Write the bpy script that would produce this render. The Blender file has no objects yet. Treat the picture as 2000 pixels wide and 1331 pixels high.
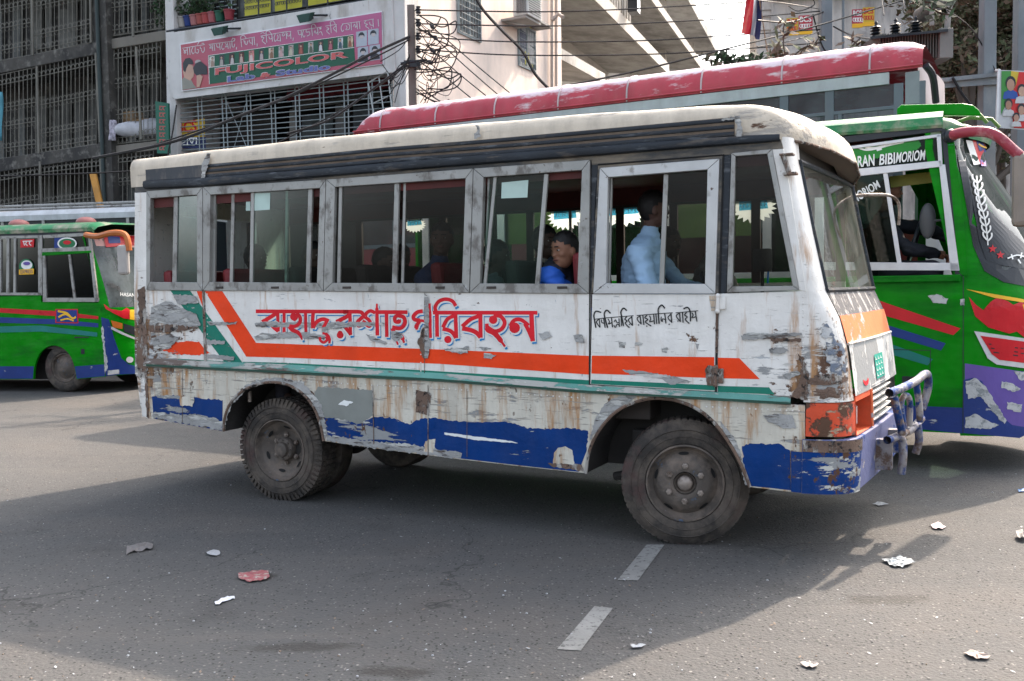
import bpy, bmesh, math, random
from mathutils import Vector, Matrix, noise
R_ = math.radians
SC = bpy.context.scene
COL = SC.collection
rnd = random.Random(7)

# ------------------------------------------------------------------ camera
CAM_H = 1.66; FPX = 1850.0
PITCH = math.atan((665.5-565)/FPX); ROLL = -0.015
cf = Vector((0, math.cos(PITCH), -math.sin(PITCH))); cr0 = Vector((1, 0, 0)); cu0 = cr0.cross(cf)
CR = cr0*math.cos(ROLL)+cu0*math.sin(ROLL); CU = -cr0*math.sin(ROLL)+cu0*math.cos(ROLL)
cd = bpy.data.cameras.new('camera'); cam = bpy.data.objects.new('camera', cd); COL.objects.link(cam)
cam.matrix_world = Matrix(((CR.x, CU.x, -cf.x, 0), (CR.y, CU.y, -cf.y, 0), (CR.z, CU.z, -cf.z, CAM_H), (0, 0, 0, 1)))
cd.sensor_width = 36; cd.lens = 36*FPX/2000; cd.clip_start = .05; cd.clip_end = 3000
cd.dof.use_dof = True; cd.dof.focus_distance = 6.6; cd.dof.aperture_fstop = 9
SC.camera = cam
# ------------------------------------------------------------------ light
SUN_AZ = Vector((.65, .76, 0)).normalized(); SUN_EL = R_(43)
w = bpy.data.worlds.new('World'); SC.world = w; w.use_nodes = True
nt = w.node_tree; bg = nt.nodes['Background']
sky = nt.nodes.new('ShaderNodeTexSky'); sky.sky_type = 'NISHITA'; sky.sun_disc = False
sky.sun_elevation = SUN_EL; sky.sun_rotation = math.atan2(SUN_AZ.x, SUN_AZ.y)
sky.air_density = 1.0; sky.dust_density = 6.0; sky.ozone_density = 1.0; sky.altitude = 0
hsv = nt.nodes.new('ShaderNodeHueSaturation'); hsv.inputs['Saturation'].default_value = .55   # dust-laden city air, nearly colourless
nt.links.new(sky.outputs[0], hsv.inputs['Color']); nt.links.new(hsv.outputs[0], bg.inputs[0]); bg.inputs[1].default_value = 0.15
sl = bpy.data.lights.new('sun', 'SUN'); sl.energy = 2.0; sl.angle = R_(0.8); sl.color = (1, .83, .68)
so = bpy.data.objects.new('sun', sl); COL.objects.link(so)
sd = SUN_AZ*math.cos(SUN_EL)+Vector((0, 0, math.sin(SUN_EL)))
so.rotation_euler = sd.to_track_quat('Z', 'Y').to_euler(); so.location = sd*30
SC.view_settings.view_transform = 'Standard'; SC.view_settings.look = 'None'
SC.view_settings.exposure = 2.1; SC.view_settings.gamma = 1
SC.view_settings.use_curve_mapping = False

# ------------------------------------------------------------------ helpers: from picture measurements to places
def ray(px, py): return cf+CR*((px-1000)/FPX)-CU*((py-665.5)/FPX)
C0 = Vector((0, 0, CAM_H))
def at(px, py, Y):
    d = ray(px, py); return C0+d*(Y/d.y)
def gnd(px, py, z=0):
    d = ray(px, py); return C0+d*((z-CAM_H)/d.z)
class Fr:
    def __init__(s, O, yaw):
        s.O = Vector(O); s.a = R_(yaw); s.u = Vector((math.cos(s.a), -math.sin(s.a), 0)); s.n = Vector((math.sin(s.a), math.cos(s.a), 0))
    def p(s, px, py, y=0):
        d = ray(px, py); t = (s.O+s.n*y-C0).dot(s.n)/d.dot(s.n); q = C0+d*t-s.O
        return (q.dot(s.u), y, q.z)
    def xz(s, px, py, y=0):
        a = s.p(px, py, y); return (a[0], a[2])
    def onx(s, px, py, x):
        d = ray(px, py); t = (s.O+s.u*x-C0).dot(s.u)/d.dot(s.u); q = C0+d*t-s.O
        return (x, q.dot(s.n), q.z)
    def w(s, l): return s.O+s.u*l[0]+s.n*l[1]+Vector((0, 0, l[2]))

# ------------------------------------------------------------------ objects
def tag(o, label=None, cat=None, group=None, kind=None):
    if label: o['label'] = label
    if cat: o['category'] = cat
    if group: o['group'] = group
    if kind: o['kind'] = kind
    return o
def empty(name, loc=(0, 0, 0), rz=0, label=None, cat=None, group=None):
    o = bpy.data.objects.new(name, None); COL.objects.link(o); o.location = loc; o.rotation_euler = (0, 0, rz)
    o.empty_display_size = .1
    return tag(o, label, cat, group)
def children(o): return [c for c in bpy.data.objects if c.parent == o]
def copy_tree(o, parent=None):
    c = o.copy(); COL.objects.link(c)
    if parent: c.parent = parent
    for ch in children(o): copy_tree(ch, c)
    return c
class MB:
    def __init__(s): s.v = []; s.f = []; s.m = []; s.cur = 0
    def add(s, vs, fs):
        b = len(s.v); s.v += [tuple(x) for x in vs]; s.f += [tuple(i+b for i in f) for f in fs]; s.m += [s.cur]*len(fs); return s
    def box(s, x0, x1, y0, y1, z0, z1):
        return s.add([(x, y, z) for x in (x0, x1) for y in (y0, y1) for z in (z0, z1)],
                     [(0, 1, 3, 2), (4, 6, 7, 5), (0, 4, 5, 1), (2, 3, 7, 6), (0, 2, 6, 4), (1, 5, 7, 3)])
    def hexa(s, a, b):   # two quads a (near) and b (far)
        return s.add(list(a)+list(b), [(3, 2, 1, 0), (4, 5, 6, 7), (0, 1, 5, 4), (1, 2, 6, 5), (2, 3, 7, 6), (3, 0, 4, 7)])
    def prism(s, pts, y0, y1, axis='y'):   # polygon in xz extruded along y
        n = len(pts)
        A = sum(pts[i][0]*pts[(i+1) % n][1]-pts[(i+1) % n][0]*pts[i][1] for i in range(n))
        if A < 0: pts = pts[::-1]
        if axis == 'y': vs = [(x, y0, z) for x, z in pts]+[(x, y1, z) for x, z in pts]
        elif axis == 'x': vs = [(y0, x, z) for x, z in pts]+[(y1, x, z) for x, z in pts]
        else: vs = [(x, z, y0) for x, z in pts]+[(x, z, y1) for x, z in pts]
        fs = [tuple(range(n)), tuple(range(2*n-1, n-1, -1))]+[(i, i+n, (i+1) % n+n, (i+1) % n) for i in range(n)]
        return s.add(vs, fs)
    def tube(s, pts, r, seg=8, cap=True):
        pts = [Vector(p) for p in pts]; n = len(pts); rings = []; up = None
        for i, p in enumerate(pts):
            d = (pts[min(i+1, n-1)]-pts[max(i-1, 0)]).normalized()
            if up is None: up = Vector((0, 0, 1)) if abs(d.z) < .9 else Vector((1, 0, 0))
            a = d.cross(up); 
            if a.length < 1e-4: a = d.orthogonal()
            a.normalize(); b = a.cross(d).normalized(); up = b
            rr = r[i] if isinstance(r, (list, tuple)) else r
            rings += [p+(a*math.cos(2*math.pi*k/seg)+b*math.sin(2*math.pi*k/seg))*rr for k in range(seg)]
        fs = [(i*seg+k, i*seg+(k+1) % seg, (i+1)*seg+(k+1) % seg, (i+1)*seg+k) for i in range(n-1) for k in range(seg)]
        if cap: fs += [tuple(range(seg))[::-1], tuple(range((n-1)*seg, n*seg))]
        return s.add(rings, fs)
    def lathe(s, prof, seg=32, ax='y', c=(0, 0, 0)):   # prof: (r, h)
        vs = []
        for r, h in prof:
            for k in range(seg):
                a = 2*math.pi*k/seg; x, z = r*math.cos(a), r*math.sin(a)
                vs.append((c[0]+x, c[1]+h, c[2]+z) if ax == 'y' else (c[0]+x, c[1]+z, c[2]+h))
        n = len(prof)
        return s.add(vs, [(i*seg+k, i*seg+(k+1) % seg, (i+1)*seg+(k+1) % seg, (i+1)*seg+k) for i in range(n-1) for k in range(seg)])
    def grid(s, rows):
        n = len(rows[0]); vs = [p for r in rows for p in r]
        return s.add(vs, [(i*n+j, i*n+j+1, (i+1)*n+j+1, (i+1)*n+j) for i in range(len(rows)-1) for j in range(n-1)])
    def poly(s, pts): return s.add(pts, [tuple(range(len(pts)))])
    def ball(s, c, r, seg=12, rings=8, sc=(1, 1, 1)):
        prof = []
        vs = []; 
        for i in range(rings+1):
            t = math.pi*i/rings
            for k in range(seg):
                a = 2*math.pi*k/seg
                vs.append((c[0]+r*sc[0]*math.sin(t)*math.cos(a), c[1]+r*sc[1]*math.sin(t)*math.sin(a), c[2]+r*sc[2]*math.cos(t)))
        return s.add(vs, [(i*seg+k, (i+1)*seg+k, (i+1)*seg+(k+1) % seg, i*seg+(k+1) % seg) for i in range(rings) for k in range(seg)])
    def build(s, name, mats, parent=None, smooth=False, bevel=0, solid=0, label=None, recalc=True):
        me = bpy.data.meshes.new(name); me.from_pydata(s.v, [], s.f); 
        if not isinstance(mats, (list, tuple)): mats = [mats]
        for m in mats: me.materials.append(m)
        me.polygons.foreach_set('material_index', s.m)
        if recalc:
            bm = bmesh.new(); bm.from_mesh(me); bmesh.ops.remove_doubles(bm, verts=bm.verts, dist=1e-6) if smooth else None
            bmesh.ops.recalc_face_normals(bm, faces=bm.faces); bm.to_mesh(me); bm.free()
        if smooth:
            me.shade_smooth()
            if smooth != 2:
                me.set_sharp_from_angle(angle=R_(40))
        o = bpy.data.objects.new(name, me); COL.objects.link(o)
        if parent: o.parent = parent
        if bevel:
            b = o.modifiers.new('bevel', 'BEVEL'); b.width = bevel; b.segments = 2; b.limit_method = 'ANGLE'; b.angle_limit = R_(50)
        if solid:
            b = o.modifiers.new('solid', 'SOLIDIFY'); b.thickness = solid; b.offset = 0
        if label: o['label'] = label
        if name in STUFFP: o['kind'] = 'stuff'
        return o
STUFFP = {'rivet_row', 'panel_seam', 'cooling_fin', 'roof_joint', 'bars', 'vent_slat', 'window_latch', 'tyre_ridge', 'hand_hole', 'wheel_nut', 'plate_characters', 'painted_lettering', 'grille', 'front_grille', 'window_grille', 'foliage', 'crown', 'bengali_line', 'banner_print', 'sticker_print', 'headlight_slat', 'vine_decal', 'coil', 'inner_lettering', 'loop_print'}
def catmull(pts, n=6):
    if len(pts) < 3: return pts
    P = [pts[0]]+list(pts)+[pts[-1]]; out = []
    for i in range(1, len(P)-2):
        for k in range(n):
            t = k/n; q = []
            for d in range(len(P[0])):
                a, b, c, e = P[i-1][d], P[i][d], P[i+1][d], P[i+2][d]
                q.append(.5*((2*b)+(-a+c)*t+(2*a-5*b+4*c-e)*t*t+(-a+3*b-3*c+e)*t**3))
            out.append(tuple(q))
    out.append(tuple(pts[-1])); return out
def stroke2d(pts, wd, smooth=True):
    """brush stroke in a picture plane -> list of polygons"""
    if len(pts) == 1:
        x, y = pts[0]; return [[(x+wd/2*math.cos(a*math.pi/6), y+wd/2*math.sin(a*math.pi/6)) for a in range(12)]]
    P = catmull(pts) if smooth and len(pts) > 2 else list(pts)
    L = []; Rr = []
    for i, p in enumerate(P):
        a = P[max(i-1, 0)]; b = P[min(i+1, len(P)-1)]
        dx, dy = b[0]-a[0], b[1]-a[1]; l = math.hypot(dx, dy) or 1
        ww = wd[i*len(wd)//len(P)] if isinstance(wd, (list, tuple)) else wd
        nx, ny = -dy/l*ww/2, dx/l*ww/2
        L.append((p[0]+nx, p[1]+ny)); Rr.append((p[0]-nx, p[1]-ny))
    return [[L[i], L[i+1], Rr[i+1], Rr[i]] for i in range(len(P)-1)]
def letters(mb, fr, strokes, y, org=(0, 0), sc=1.0, extra=0, off=(0, 0), mul=1):
    """brush strokes laid on the plane y of frame fr, each a hair in front of the last"""
    for i, (pts, wd) in enumerate(strokes):
        ww = [q*mul+extra*sc for q in wd] if isinstance(wd, (list, tuple)) else wd*mul+extra*sc
        for poly in stroke2d(pts, ww):
            mb.poly([fr.p(org[0]+a/sc+off[0], org[1]+b/sc+off[1], y-i*.00012) for a, b in poly])
_tc = {}
def text_mesh(s, size=1, bold=0.0):
    k = (s, bold)
    if k not in _tc:
        c = bpy.data.curves.new('t', 'FONT'); c.body = s; c.size = size; c.offset = bold; c.resolution_u = 3
        o = bpy.data.objects.new('t', c); COL.objects.link(o)
        dg = bpy.context.evaluated_depsgraph_get(); me = bpy.data.meshes.new_from_object(o.evaluated_get(dg))
        vs = [tuple(v.co) for v in me.vertices]; fs = [tuple(p.vertices) for p in me.polygons]
        bpy.data.objects.remove(o); bpy.data.meshes.remove(me); bpy.data.curves.remove(c)
        x0 = min(v[0] for v in vs); x1 = max(v[0] for v in vs); y0 = min(v[1] for v in vs); y1 = max(v[1] for v in vs)
        _tc[k] = ([((v[0]-x0)/(x1-x0), (v[1]-y0)/(y1-y0)) for v in vs], fs)
    return _tc[k]
def put_text(mb, s, quad, bold=0.0):
    """quad: 3-D corners TL, TR, BR, BL"""
    vs, fs = text_mesh(s, bold=bold); TL, TR, BR, BL = [Vector(q) for q in quad]
    mb.add([(BL.lerp(BR, a)).lerp(TL.lerp(TR, a), b) for a, b in vs], fs)
def fpx(fr, pts, y=0): return [fr.p(a, b, y) for a, b in pts]

# ------------------------------------------------------------------ materials
def new_mat(name):
    m = bpy.data.materials.new(name); m.use_nodes = True; return m, m.node_tree, m.node_tree.nodes['Principled BSDF']
def N(nt, t, **k):
    n = nt.nodes.new(t)
    for a, b in k.items(): setattr(n, a, b)
    return n
def mth(nt, op, a, b=None, clamp=False):
    n = N(nt, 'ShaderNodeMath', operation=op, use_clamp=clamp)
    for i, v in enumerate((a, b)):
        if v is None: continue
        if isinstance(v, (int, float)): n.inputs[i].default_value = v
        else: nt.links.new(v, n.inputs[i])
    return n.outputs[0]
def mapr(nt, v, a, b, c=0, d=1):
    n = N(nt, 'ShaderNodeMapRange'); nt.links.new(v, n.inputs[0])
    for i, x in enumerate((a, b, c, d)): n.inputs[i+1].default_value = x
    return n.outputs[0]
def mixc(nt, f, a, b):
    n = N(nt, 'ShaderNodeMix', data_type='RGBA')
    for s, v in ((n.inputs[0], f), (n.inputs[6], a), (n.inputs[7], b)):
        if isinstance(v, tuple): s.default_value = (*v[:3], 1)
        elif isinstance(v, (int, float)): s.default_value = v
        else: nt.links.new(v, s)
    return n.outputs[2]
def noise_(nt, co, scale, detail=6, stretch=None, rough=.6, off=0):
    mp = N(nt, 'ShaderNodeMapping'); nt.links.new(co, mp.inputs[0]); mp.inputs[3].default_value = stretch or (1, 1, 1)
    mp.inputs[1].default_value = (off, off*.7, off*1.3)
    n = N(nt, 'ShaderNodeTexNoise'); nt.links.new(mp.outputs[0], n.inputs['Vector'])
    n.inputs['Scale'].default_value = scale; n.inputs['Detail'].default_value = detail; n.inputs['Roughness'].default_value = rough
    return n.outputs[0]
def wear(name, base, layers=(), regions=(), var=.12, rough=.5, bump=.15, bscale=30, metal=0, wob=0, spec=.3, dirt=0, vscale=2.5, world=False):
    """base colour, clouded a little, with layers of (colour, scale, threshold, softness, stretch, region gain, seed) showing through
    in ragged patches; regions (cx,cy,cz, rx,ry,rz) are where wear is heavier"""
    m, nt, b = new_mat(name)
    tc = N(nt, 'ShaderNodeTexCoord'); co = tc.outputs['Object']
    reg = None
    for (cx, cy, cz, rx, ry, rz, amp) in regions:
        mp = N(nt, 'ShaderNodeVectorMath', operation='SUBTRACT'); nt.links.new(co, mp.inputs[0]); mp.inputs[1].default_value = (cx, cy, cz)
        m2 = N(nt, 'ShaderNodeVectorMath', operation='MULTIPLY'); nt.links.new(mp.outputs[0], m2.inputs[0]); m2.inputs[1].default_value = (1/rx, 1/ry, 1/rz)
        ln = N(nt, 'ShaderNodeVectorMath', operation='LENGTH'); nt.links.new(m2.outputs[0], ln.inputs[0])
        v = mapr(nt, ln.outputs['Value'], 1, .35, 0, amp)
        reg = v if reg is None else mth(nt, 'MAXIMUM', reg, v)
    big = noise_(nt, co, vscale, 5)
    c = mixc(nt, mapr(nt, big, .35, .65), tuple(x*(1-var) for x in base), tuple(min(1, x*(1+var)) for x in base))
    rg = None; hsum = noise_(nt, co, bscale, 6)
    for (colr, sc, th, soft, st, gain, seed) in layers:
        n = noise_(nt, co, sc, 8, st, .65, seed)
        if reg is not None and gain: n = mth(nt, 'ADD', n, mth(nt, 'MULTIPLY', reg, gain))
        if soft < .03: c = mixc(nt, mapr(nt, n, th-.022, th-.004, 0, .45), c, (.10, .075, .06))  # dark brown rim round hard-edged patches, a painted shadow outline
        k = mapr(nt, n, th-soft, th+soft)
        c = mixc(nt, k, c, colr)
        rg = k if rg is None else mth(nt, 'MAXIMUM', rg, k)
    if dirt:
        n = noise_(nt, co, 6, 8, (1, 1, .25), .7, 5); c = mixc(nt, mapr(nt, n, .42, .75, 0, dirt), c, (.16, .14, .115))
    nt.links.new(c, b.inputs['Base Color'])
    if rg is not None: nt.links.new(mapr(nt, rg, 0, 1, rough, min(1, rough+.3)), b.inputs['Roughness'])
    else: nt.links.new(mapr(nt, big, .3, .7, rough*.85, min(1, rough*1.15)), b.inputs['Roughness'])
    b.inputs['Metallic'].default_value = metal; b.inputs['Specular IOR Level'].default_value = spec
    h = hsum
    if rg is not None: h = mth(nt, 'SUBTRACT', h, mth(nt, 'MULTIPLY', rg, .8))
    bp = N(nt, 'ShaderNodeBump'); bp.inputs['Strength'].default_value = bump; bp.inputs['Distance'].default_value = .01
    nt.links.new(h, bp.inputs['Height']); last = bp.outputs[0]
    if wob:
        b2 = N(nt, 'ShaderNodeBump'); b2.inputs['Strength'].default_value = 1; b2.inputs['Distance'].default_value = wob
        nt.links.new(noise_(nt, co, 3.2, 2, (1, 1, 1.6), .4, 3), b2.inputs['Height']); nt.links.new(last, b2.inputs['Normal']); last = b2.outputs[0]
    nt.links.new(last, b.inputs['Normal'])
    return m
def plain(name, c, rough=.6, metal=0, var=.1, bump=.1, bscale=40, spec=.3, dirt=0, vscale=3):
    return wear(name, c, (), (), var, rough, bump, bscale, metal, 0, spec, dirt, vscale)
def glass(name, tint=(.75, .82, .80), dust=.12, dustc=(.30, .29, .26), refl=1.0, rough=.03, speck=.0):
    m, nt, b = new_mat(name); nt.nodes.remove(b); out = nt.nodes['Material Output']
    tr = N(nt, 'ShaderNodeBsdfTransparent'); tr.inputs[0].default_value = (*tint, 1)
    gl = N(nt, 'ShaderNodeBsdfGlossy'); gl.inputs['Roughness'].default_value = rough; gl.inputs[0].default_value = (.95, .97, .97, 1)
    fr = N(nt, 'ShaderNodeFresnel'); fr.inputs[0].default_value = 1.5
    mx = N(nt, 'ShaderNodeMixShader'); f = mth(nt, 'MULTIPLY', fr.outputs[0], .30*refl, True); nt.links.new(f, mx.inputs[0])
    nt.links.new(tr.outputs[0], mx.inputs[1]); nt.links.new(gl.outputs[0], mx.inputs[2])
    df = N(nt, 'ShaderNodeBsdfDiffuse'); df.inputs[0].default_value = (*dustc, 1)  # diffuse layer: dust, and on some panes painted reflection
    co = N(nt, 'ShaderNodeTexCoord').outputs['Object']
    n = noise_(nt, co, 3.5, 8, (1, 1, .8), .65, 2); k = mapr(nt, n, .3, .75, dust*.15, dust*1.1)
    if speck:
        n2 = noise_(nt, co, 60, 3, None, .5, 9); k = mth(nt, 'MAXIMUM', k, mapr(nt, n2, .74, .76, 0, speck))
    m2 = N(nt, 'ShaderNodeMixShader'); nt.links.new(k, m2.inputs[0]); nt.links.new(mx.outputs[0], m2.inputs[1]); nt.links.new(df.outputs[0], m2.inputs[2])
    nt.links.new(m2.outputs[0], out.inputs[0]); return m

W = None
H3 = (.32, 1, 1.5)      # streaks along the body
V3 = (1, 1, .12)        # streaks running down
REG = [(-1.35, 0, 1.2, .75, 1, .7, 1), (4.15, .1, 1.15, .55, .6, .42, 1), (4.2, 0, .55, .42, 1, .35, 1), (.85, 0, .62, .55, 1, .2, .8), (.3, 0, .75, .9, 1, .35, .65), (3.75, 0, 1.30, .4, .5, .2, .35), (2.3, 0, .9, .5, .5, .2, .4)]
GREY = (.27, .28, .28); RUST = (.10, .052, .032); DARK = (.035, .033, .032)
M = {}
M['bus_white'] = wear('aged_white_paint', (.72, .705, .665), [(GREY, 8, .69, .008, H3, .16, 0), ((.42, .44, .45), 14, .69, .01, H3, .12, 4), (RUST, 12, .70, .015, (.8, 1, 1), .165, 11), ((.40, .22, .10), 13, .66, .09, V3, .10, 21), (DARK, 42, .69, .012, (.12, 1, 2.6), .06, 7), ((.50, .49, .46), 30, .66, .02, (.15, 1, 2.2), .05, 17), ((.08, .30, .42), 14, .735, .01, (1, 1, .2), .0, 13)], REG, var=.04, rough=.42, bump=.35, wob=.02, dirt=.2)
M['bus_lower'] = wear('aged_cream_paint', (.60, .57, .485), [(GREY, 6, .64, .008, H3, .10, 1), (RUST, 11, .655, .02, (1.0, 1, .6), .10, 3), ((.40, .20, .07), 14, .575, .09, V3, .06, 6), ((.07, .33, .47), 13, .70, .01, (1, 1, .2), 0, 13), (DARK, 42, .67, .012, (.12, 1, 2.6), .06, 7), ((.34, .32, .28), 26, .63, .02, (.15, 1, 2.2), .05, 17)], REG, var=.06, rough=.5, bump=.45, wob=.02, dirt=.4)
M['blue'] = wear('chipped_blue_paint', (.001, .034, .165), [(GREY, 8, .648, .006, H3, .13, 2), ((.50, .50, .46), 11, .68, .006, H3, .12, 8), (RUST, 11, .69, .015, (1, 1, .7), .11, 3)], REG, var=.15, rough=.45, bump=.35, wob=.015, dirt=.08, spec=.12)
M['orange'] = wear('chipped_orange_paint', (.78, .058, .012), [((.52, .52, .49), 9, .69, .006, H3, .14, 0), (GREY, 9, .69, .01, H3, .10, 4)], REG, var=.1, rough=.42, bump=.3, wob=.015, dirt=.06, spec=.12)
M['green'] = wear('chipped_green_paint', (.01, .18, .125), [((.52, .52, .49), 5, .64, .006, H3, .12, 0), (GREY, 9, .66, .01, H3, .14, 4), (RUST, 10, .70, .01, H3, .1, 5)], REG, var=.1, rough=.45, bump=.3, dirt=.15, spec=.15)
M['mould'] = wear('worn_green_moulding', (.10, .27, .23), [((.36, .36, .33), 8, .52, .02, H3, .1, 3), ((.13, .10, .085), 9, .60, .03, H3, .1, 6), ((.5, .5, .46), 20, .62, .02, H3, 0, 9)], REG, var=.15, rough=.5, bump=.4)
M['red_letter'] = wear('red_sign_paint', (.60, .018, .028), [((.75, .45, .40), 10, .70, .02, H3, 0, 2), (GREY, 9, .70, .01, H3, .1, 4)], REG, var=.18, rough=.4, bump=.2, spec=.12)
M['blue_letter'] = plain('light_blue_sign_paint', (.01, .22, .50), .4)
M['white_letter'] = plain('white_sign_paint', (.70, .71, .69), .4)
M['black_letter'] = plain('black_sign_paint', (.012, .014, .016), .4)
M['putty'] = wear('scraped_grey_filler', (.33, .33, .32), [((.50, .50, .47), 12, .55, .03, H3, 0, 1), ((.12, .10, .09), 16, .6, .03, H3, 0, 5), (RUST, 20, .69, .02, None, 0, 8)], (), var=.2, rough=.8, bump=.9, bscale=45)
M['rust'] = wear('rusted_seam', (.15, .10, .075), [((.36, .34, .31), 14, .56, .03, (1, 1, .4), 0, 1), (DARK, 20, .60, .03, None, 0, 5)], (), var=.3, rough=.85, bump=.9, bscale=60)
M['olive'] = wear('grey_olive_primer', (.22, .235, .215), [((.45, .46, .43), 9, .68, .01, H3, 0, 2), (RUST, 9, .72, .02, V3, 0, 6)], (), var=.12, rough=.6, bump=.3, dirt=.2)
M['roof'] = wear('dusty_cream_roof', (.58, .505, .40), [((.36, .33, .29), 9, .655, .05, H3, .12, 4), (RUST, 13, .715, .02, H3, .08, 7), (DARK, 25, .725, .02, H3, .03, 9)], [(3.9, .2, 2.6, .7, .5, .3, 1)], var=.07, rough=.6, bump=.35, wob=.02, dirt=.45)
M['rubber_black'] = wear('dusty_black_rib', (.014, .019, .026), [((.15, .125, .10), 9, .66, .10, H3, 0, 4), ((.10, .11, .12), 16, .62, .06, H3, 0, 8)], (), var=.3, rough=.45, bump=.3)
M['band'] = wear('dark_dusty_band', (.055, .056, .056), [((.20, .17, .13), 6, .55, .10, H3, 0, 4), (GREY, 9, .66, .02, H3, 0, 2)], (), var=.25, rough=.6, bump=.3)
M['alu'] = wear('weathered_aluminium', (.30, .30, .285), [((.17, .16, .145), 8, .58, .06, (1, 1, .7), 0, 2), ((.13, .10, .08), 22, .69, .02, None, 0, 5), ((.45, .46, .46), 12, .68, .03, None, 0, 7)], (), var=.12, rough=.42, bump=.2, metal=.35, dirt=.15)
M['alu_bright'] = wear('bright_aluminium', (.46, .465, .46), [((.32, .31, .29), 8, .62, .04, (1, 1, .7), 0, 2), ((.13, .10, .08), 22, .70, .02, None, 0, 5)], (), var=.1, rough=.38, bump=.2, metal=.3)
M['glass_clear'] = glass('dusty_window_glass', (.70, .76, .73), .06, speck=.35)
M['glass_green'] = glass('greenish_window_glass', (.46, .62, .55), .10, (.12, .19, .16), speck=.35)  # greenish diffuse layer stands in for the panes' green-grey reflection
M['glass_teal'] = glass('teal_film_glass', (.22, .42, .38), .40, (.05, .13, .115), speck=.3)
M['glass_dark'] = glass('smoked_window_glass', (.48, .49, .47), .07, (.13, .12, .105), speck=.4)
M['glass_wind'] = glass('windscreen_glass', (.70, .80, .74), .18, (.46, .45, .39), refl=2.4, speck=.2)
M['glass_tint'] = glass('blue_tinted_glass', (.10, .16, .22), .05, (.10, .14, .18))
M['glass_far'] = glass('pale_far_glass', (.82, .88, .84), .06, (.35, .36, .33))
M['tyre'] = wear('dusty_tyre_rubber', (.038, .034, .031), [((.105, .088, .073), 6, .52, .10, None, 0, 2), ((.075, .05, .045), 4, .6, .06, None, 0, 6)], (), var=.25, rough=.85, bump=.5, bscale=60, spec=.25)
M['rim'] = wear('grimy_steel_rim', (.10, .086, .075), [((.21, .17, .14), 7, .55, .10, None, 0, 2), ((.10, .14, .20), 9, .66, .03, None, 0, 6), ((.26, .24, .23), 26, .70, .02, None, 0, 9)], (), var=.25, rough=.62, bump=.5, metal=.35)
M['steel'] = wear('bare_grimy_steel', (.28, .24, .21), [((.12, .09, .07), 9, .55, .06, None, 0, 2)], (), var=.2, rough=.5, metal=.6, bump=.4)
M['under'] = plain('grimy_underside', (.035, .032, .030), .85, var=.3, bump=.4)
M['dark_in'] = plain('dark_interior', (.05, .042, .038), .8, var=.2)
M['maroon'] = plain('maroon_lining', (.085, .022, .02), .7, var=.2)
M['seat_red'] = plain('worn_red_vinyl', (.16, .018, .022), .5, var=.25, bump=.3)
M['seat_dark'] = plain('dark_seat_cloth', (.028, .024, .022), .8, var=.3, bump=.3)
M['seat_white'] = plain('white_seat_trim', (.45, .42, .38), .7)
M['black_gap'] = plain('black_rubber', (.012, .012, .012), .7)
M['chrome'] = plain('dull_chrome', (.55, .55, .55), .25, .9, var=.15)
M['orange_dk'] = wear('rust_eaten_orange', (.60, .075, .028), [(RUST, 7, .565, .02, None, .05, 3), ((.40, .32, .22), 11, .62, .02, H3, .05, 5), (DARK, 12, .64, .02, None, 0, 7)], [(4.08, 0, .9, .35, .4, .5, 1)], rough=.5, bump=.6)
M['orange_lt'] = wear('faded_orange', (.78, .20, .08), [((.46, .46, .46), 6, .60, .008, None, 0, 3)], (), rough=.45, bump=.3)
M['bar'] = wear('chipped_blue_pipe', (.005, .04, .16), [((.30, .28, .27), 7, .53, .03, None, 0, 3), ((.15, .11, .085), 10, .56, .04, None, 0, 5)], (), var=.2, rough=.4, bump=.4, metal=.2)
M['bar_bare'] = wear('bare_bumper_pipe', (.24, .23, .24), [((.02, .05, .17), 7, .54, .05, None, 0, 3), ((.13, .09, .07), 9, .58, .05, None, 0, 6)], (), rough=.4, bump=.4, metal=.5)
M['lilac'] = wear('faded_blue_bumper', (.10, .115, .23), [((.008, .045, .19), 4, .56, .01, None, 0, 3), ((.40, .36, .33), 9, .64, .02, None, 0, 5), (RUST, 10, .68, .02, None, 0, 7)], (), rough=.5, bump=.4)
M['teal'] = plain('teal_plate', (.01, .30, .22), .5)
M['plate_white'] = plain('white_paint_marks', (.72, .74, .72), .5)
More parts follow.
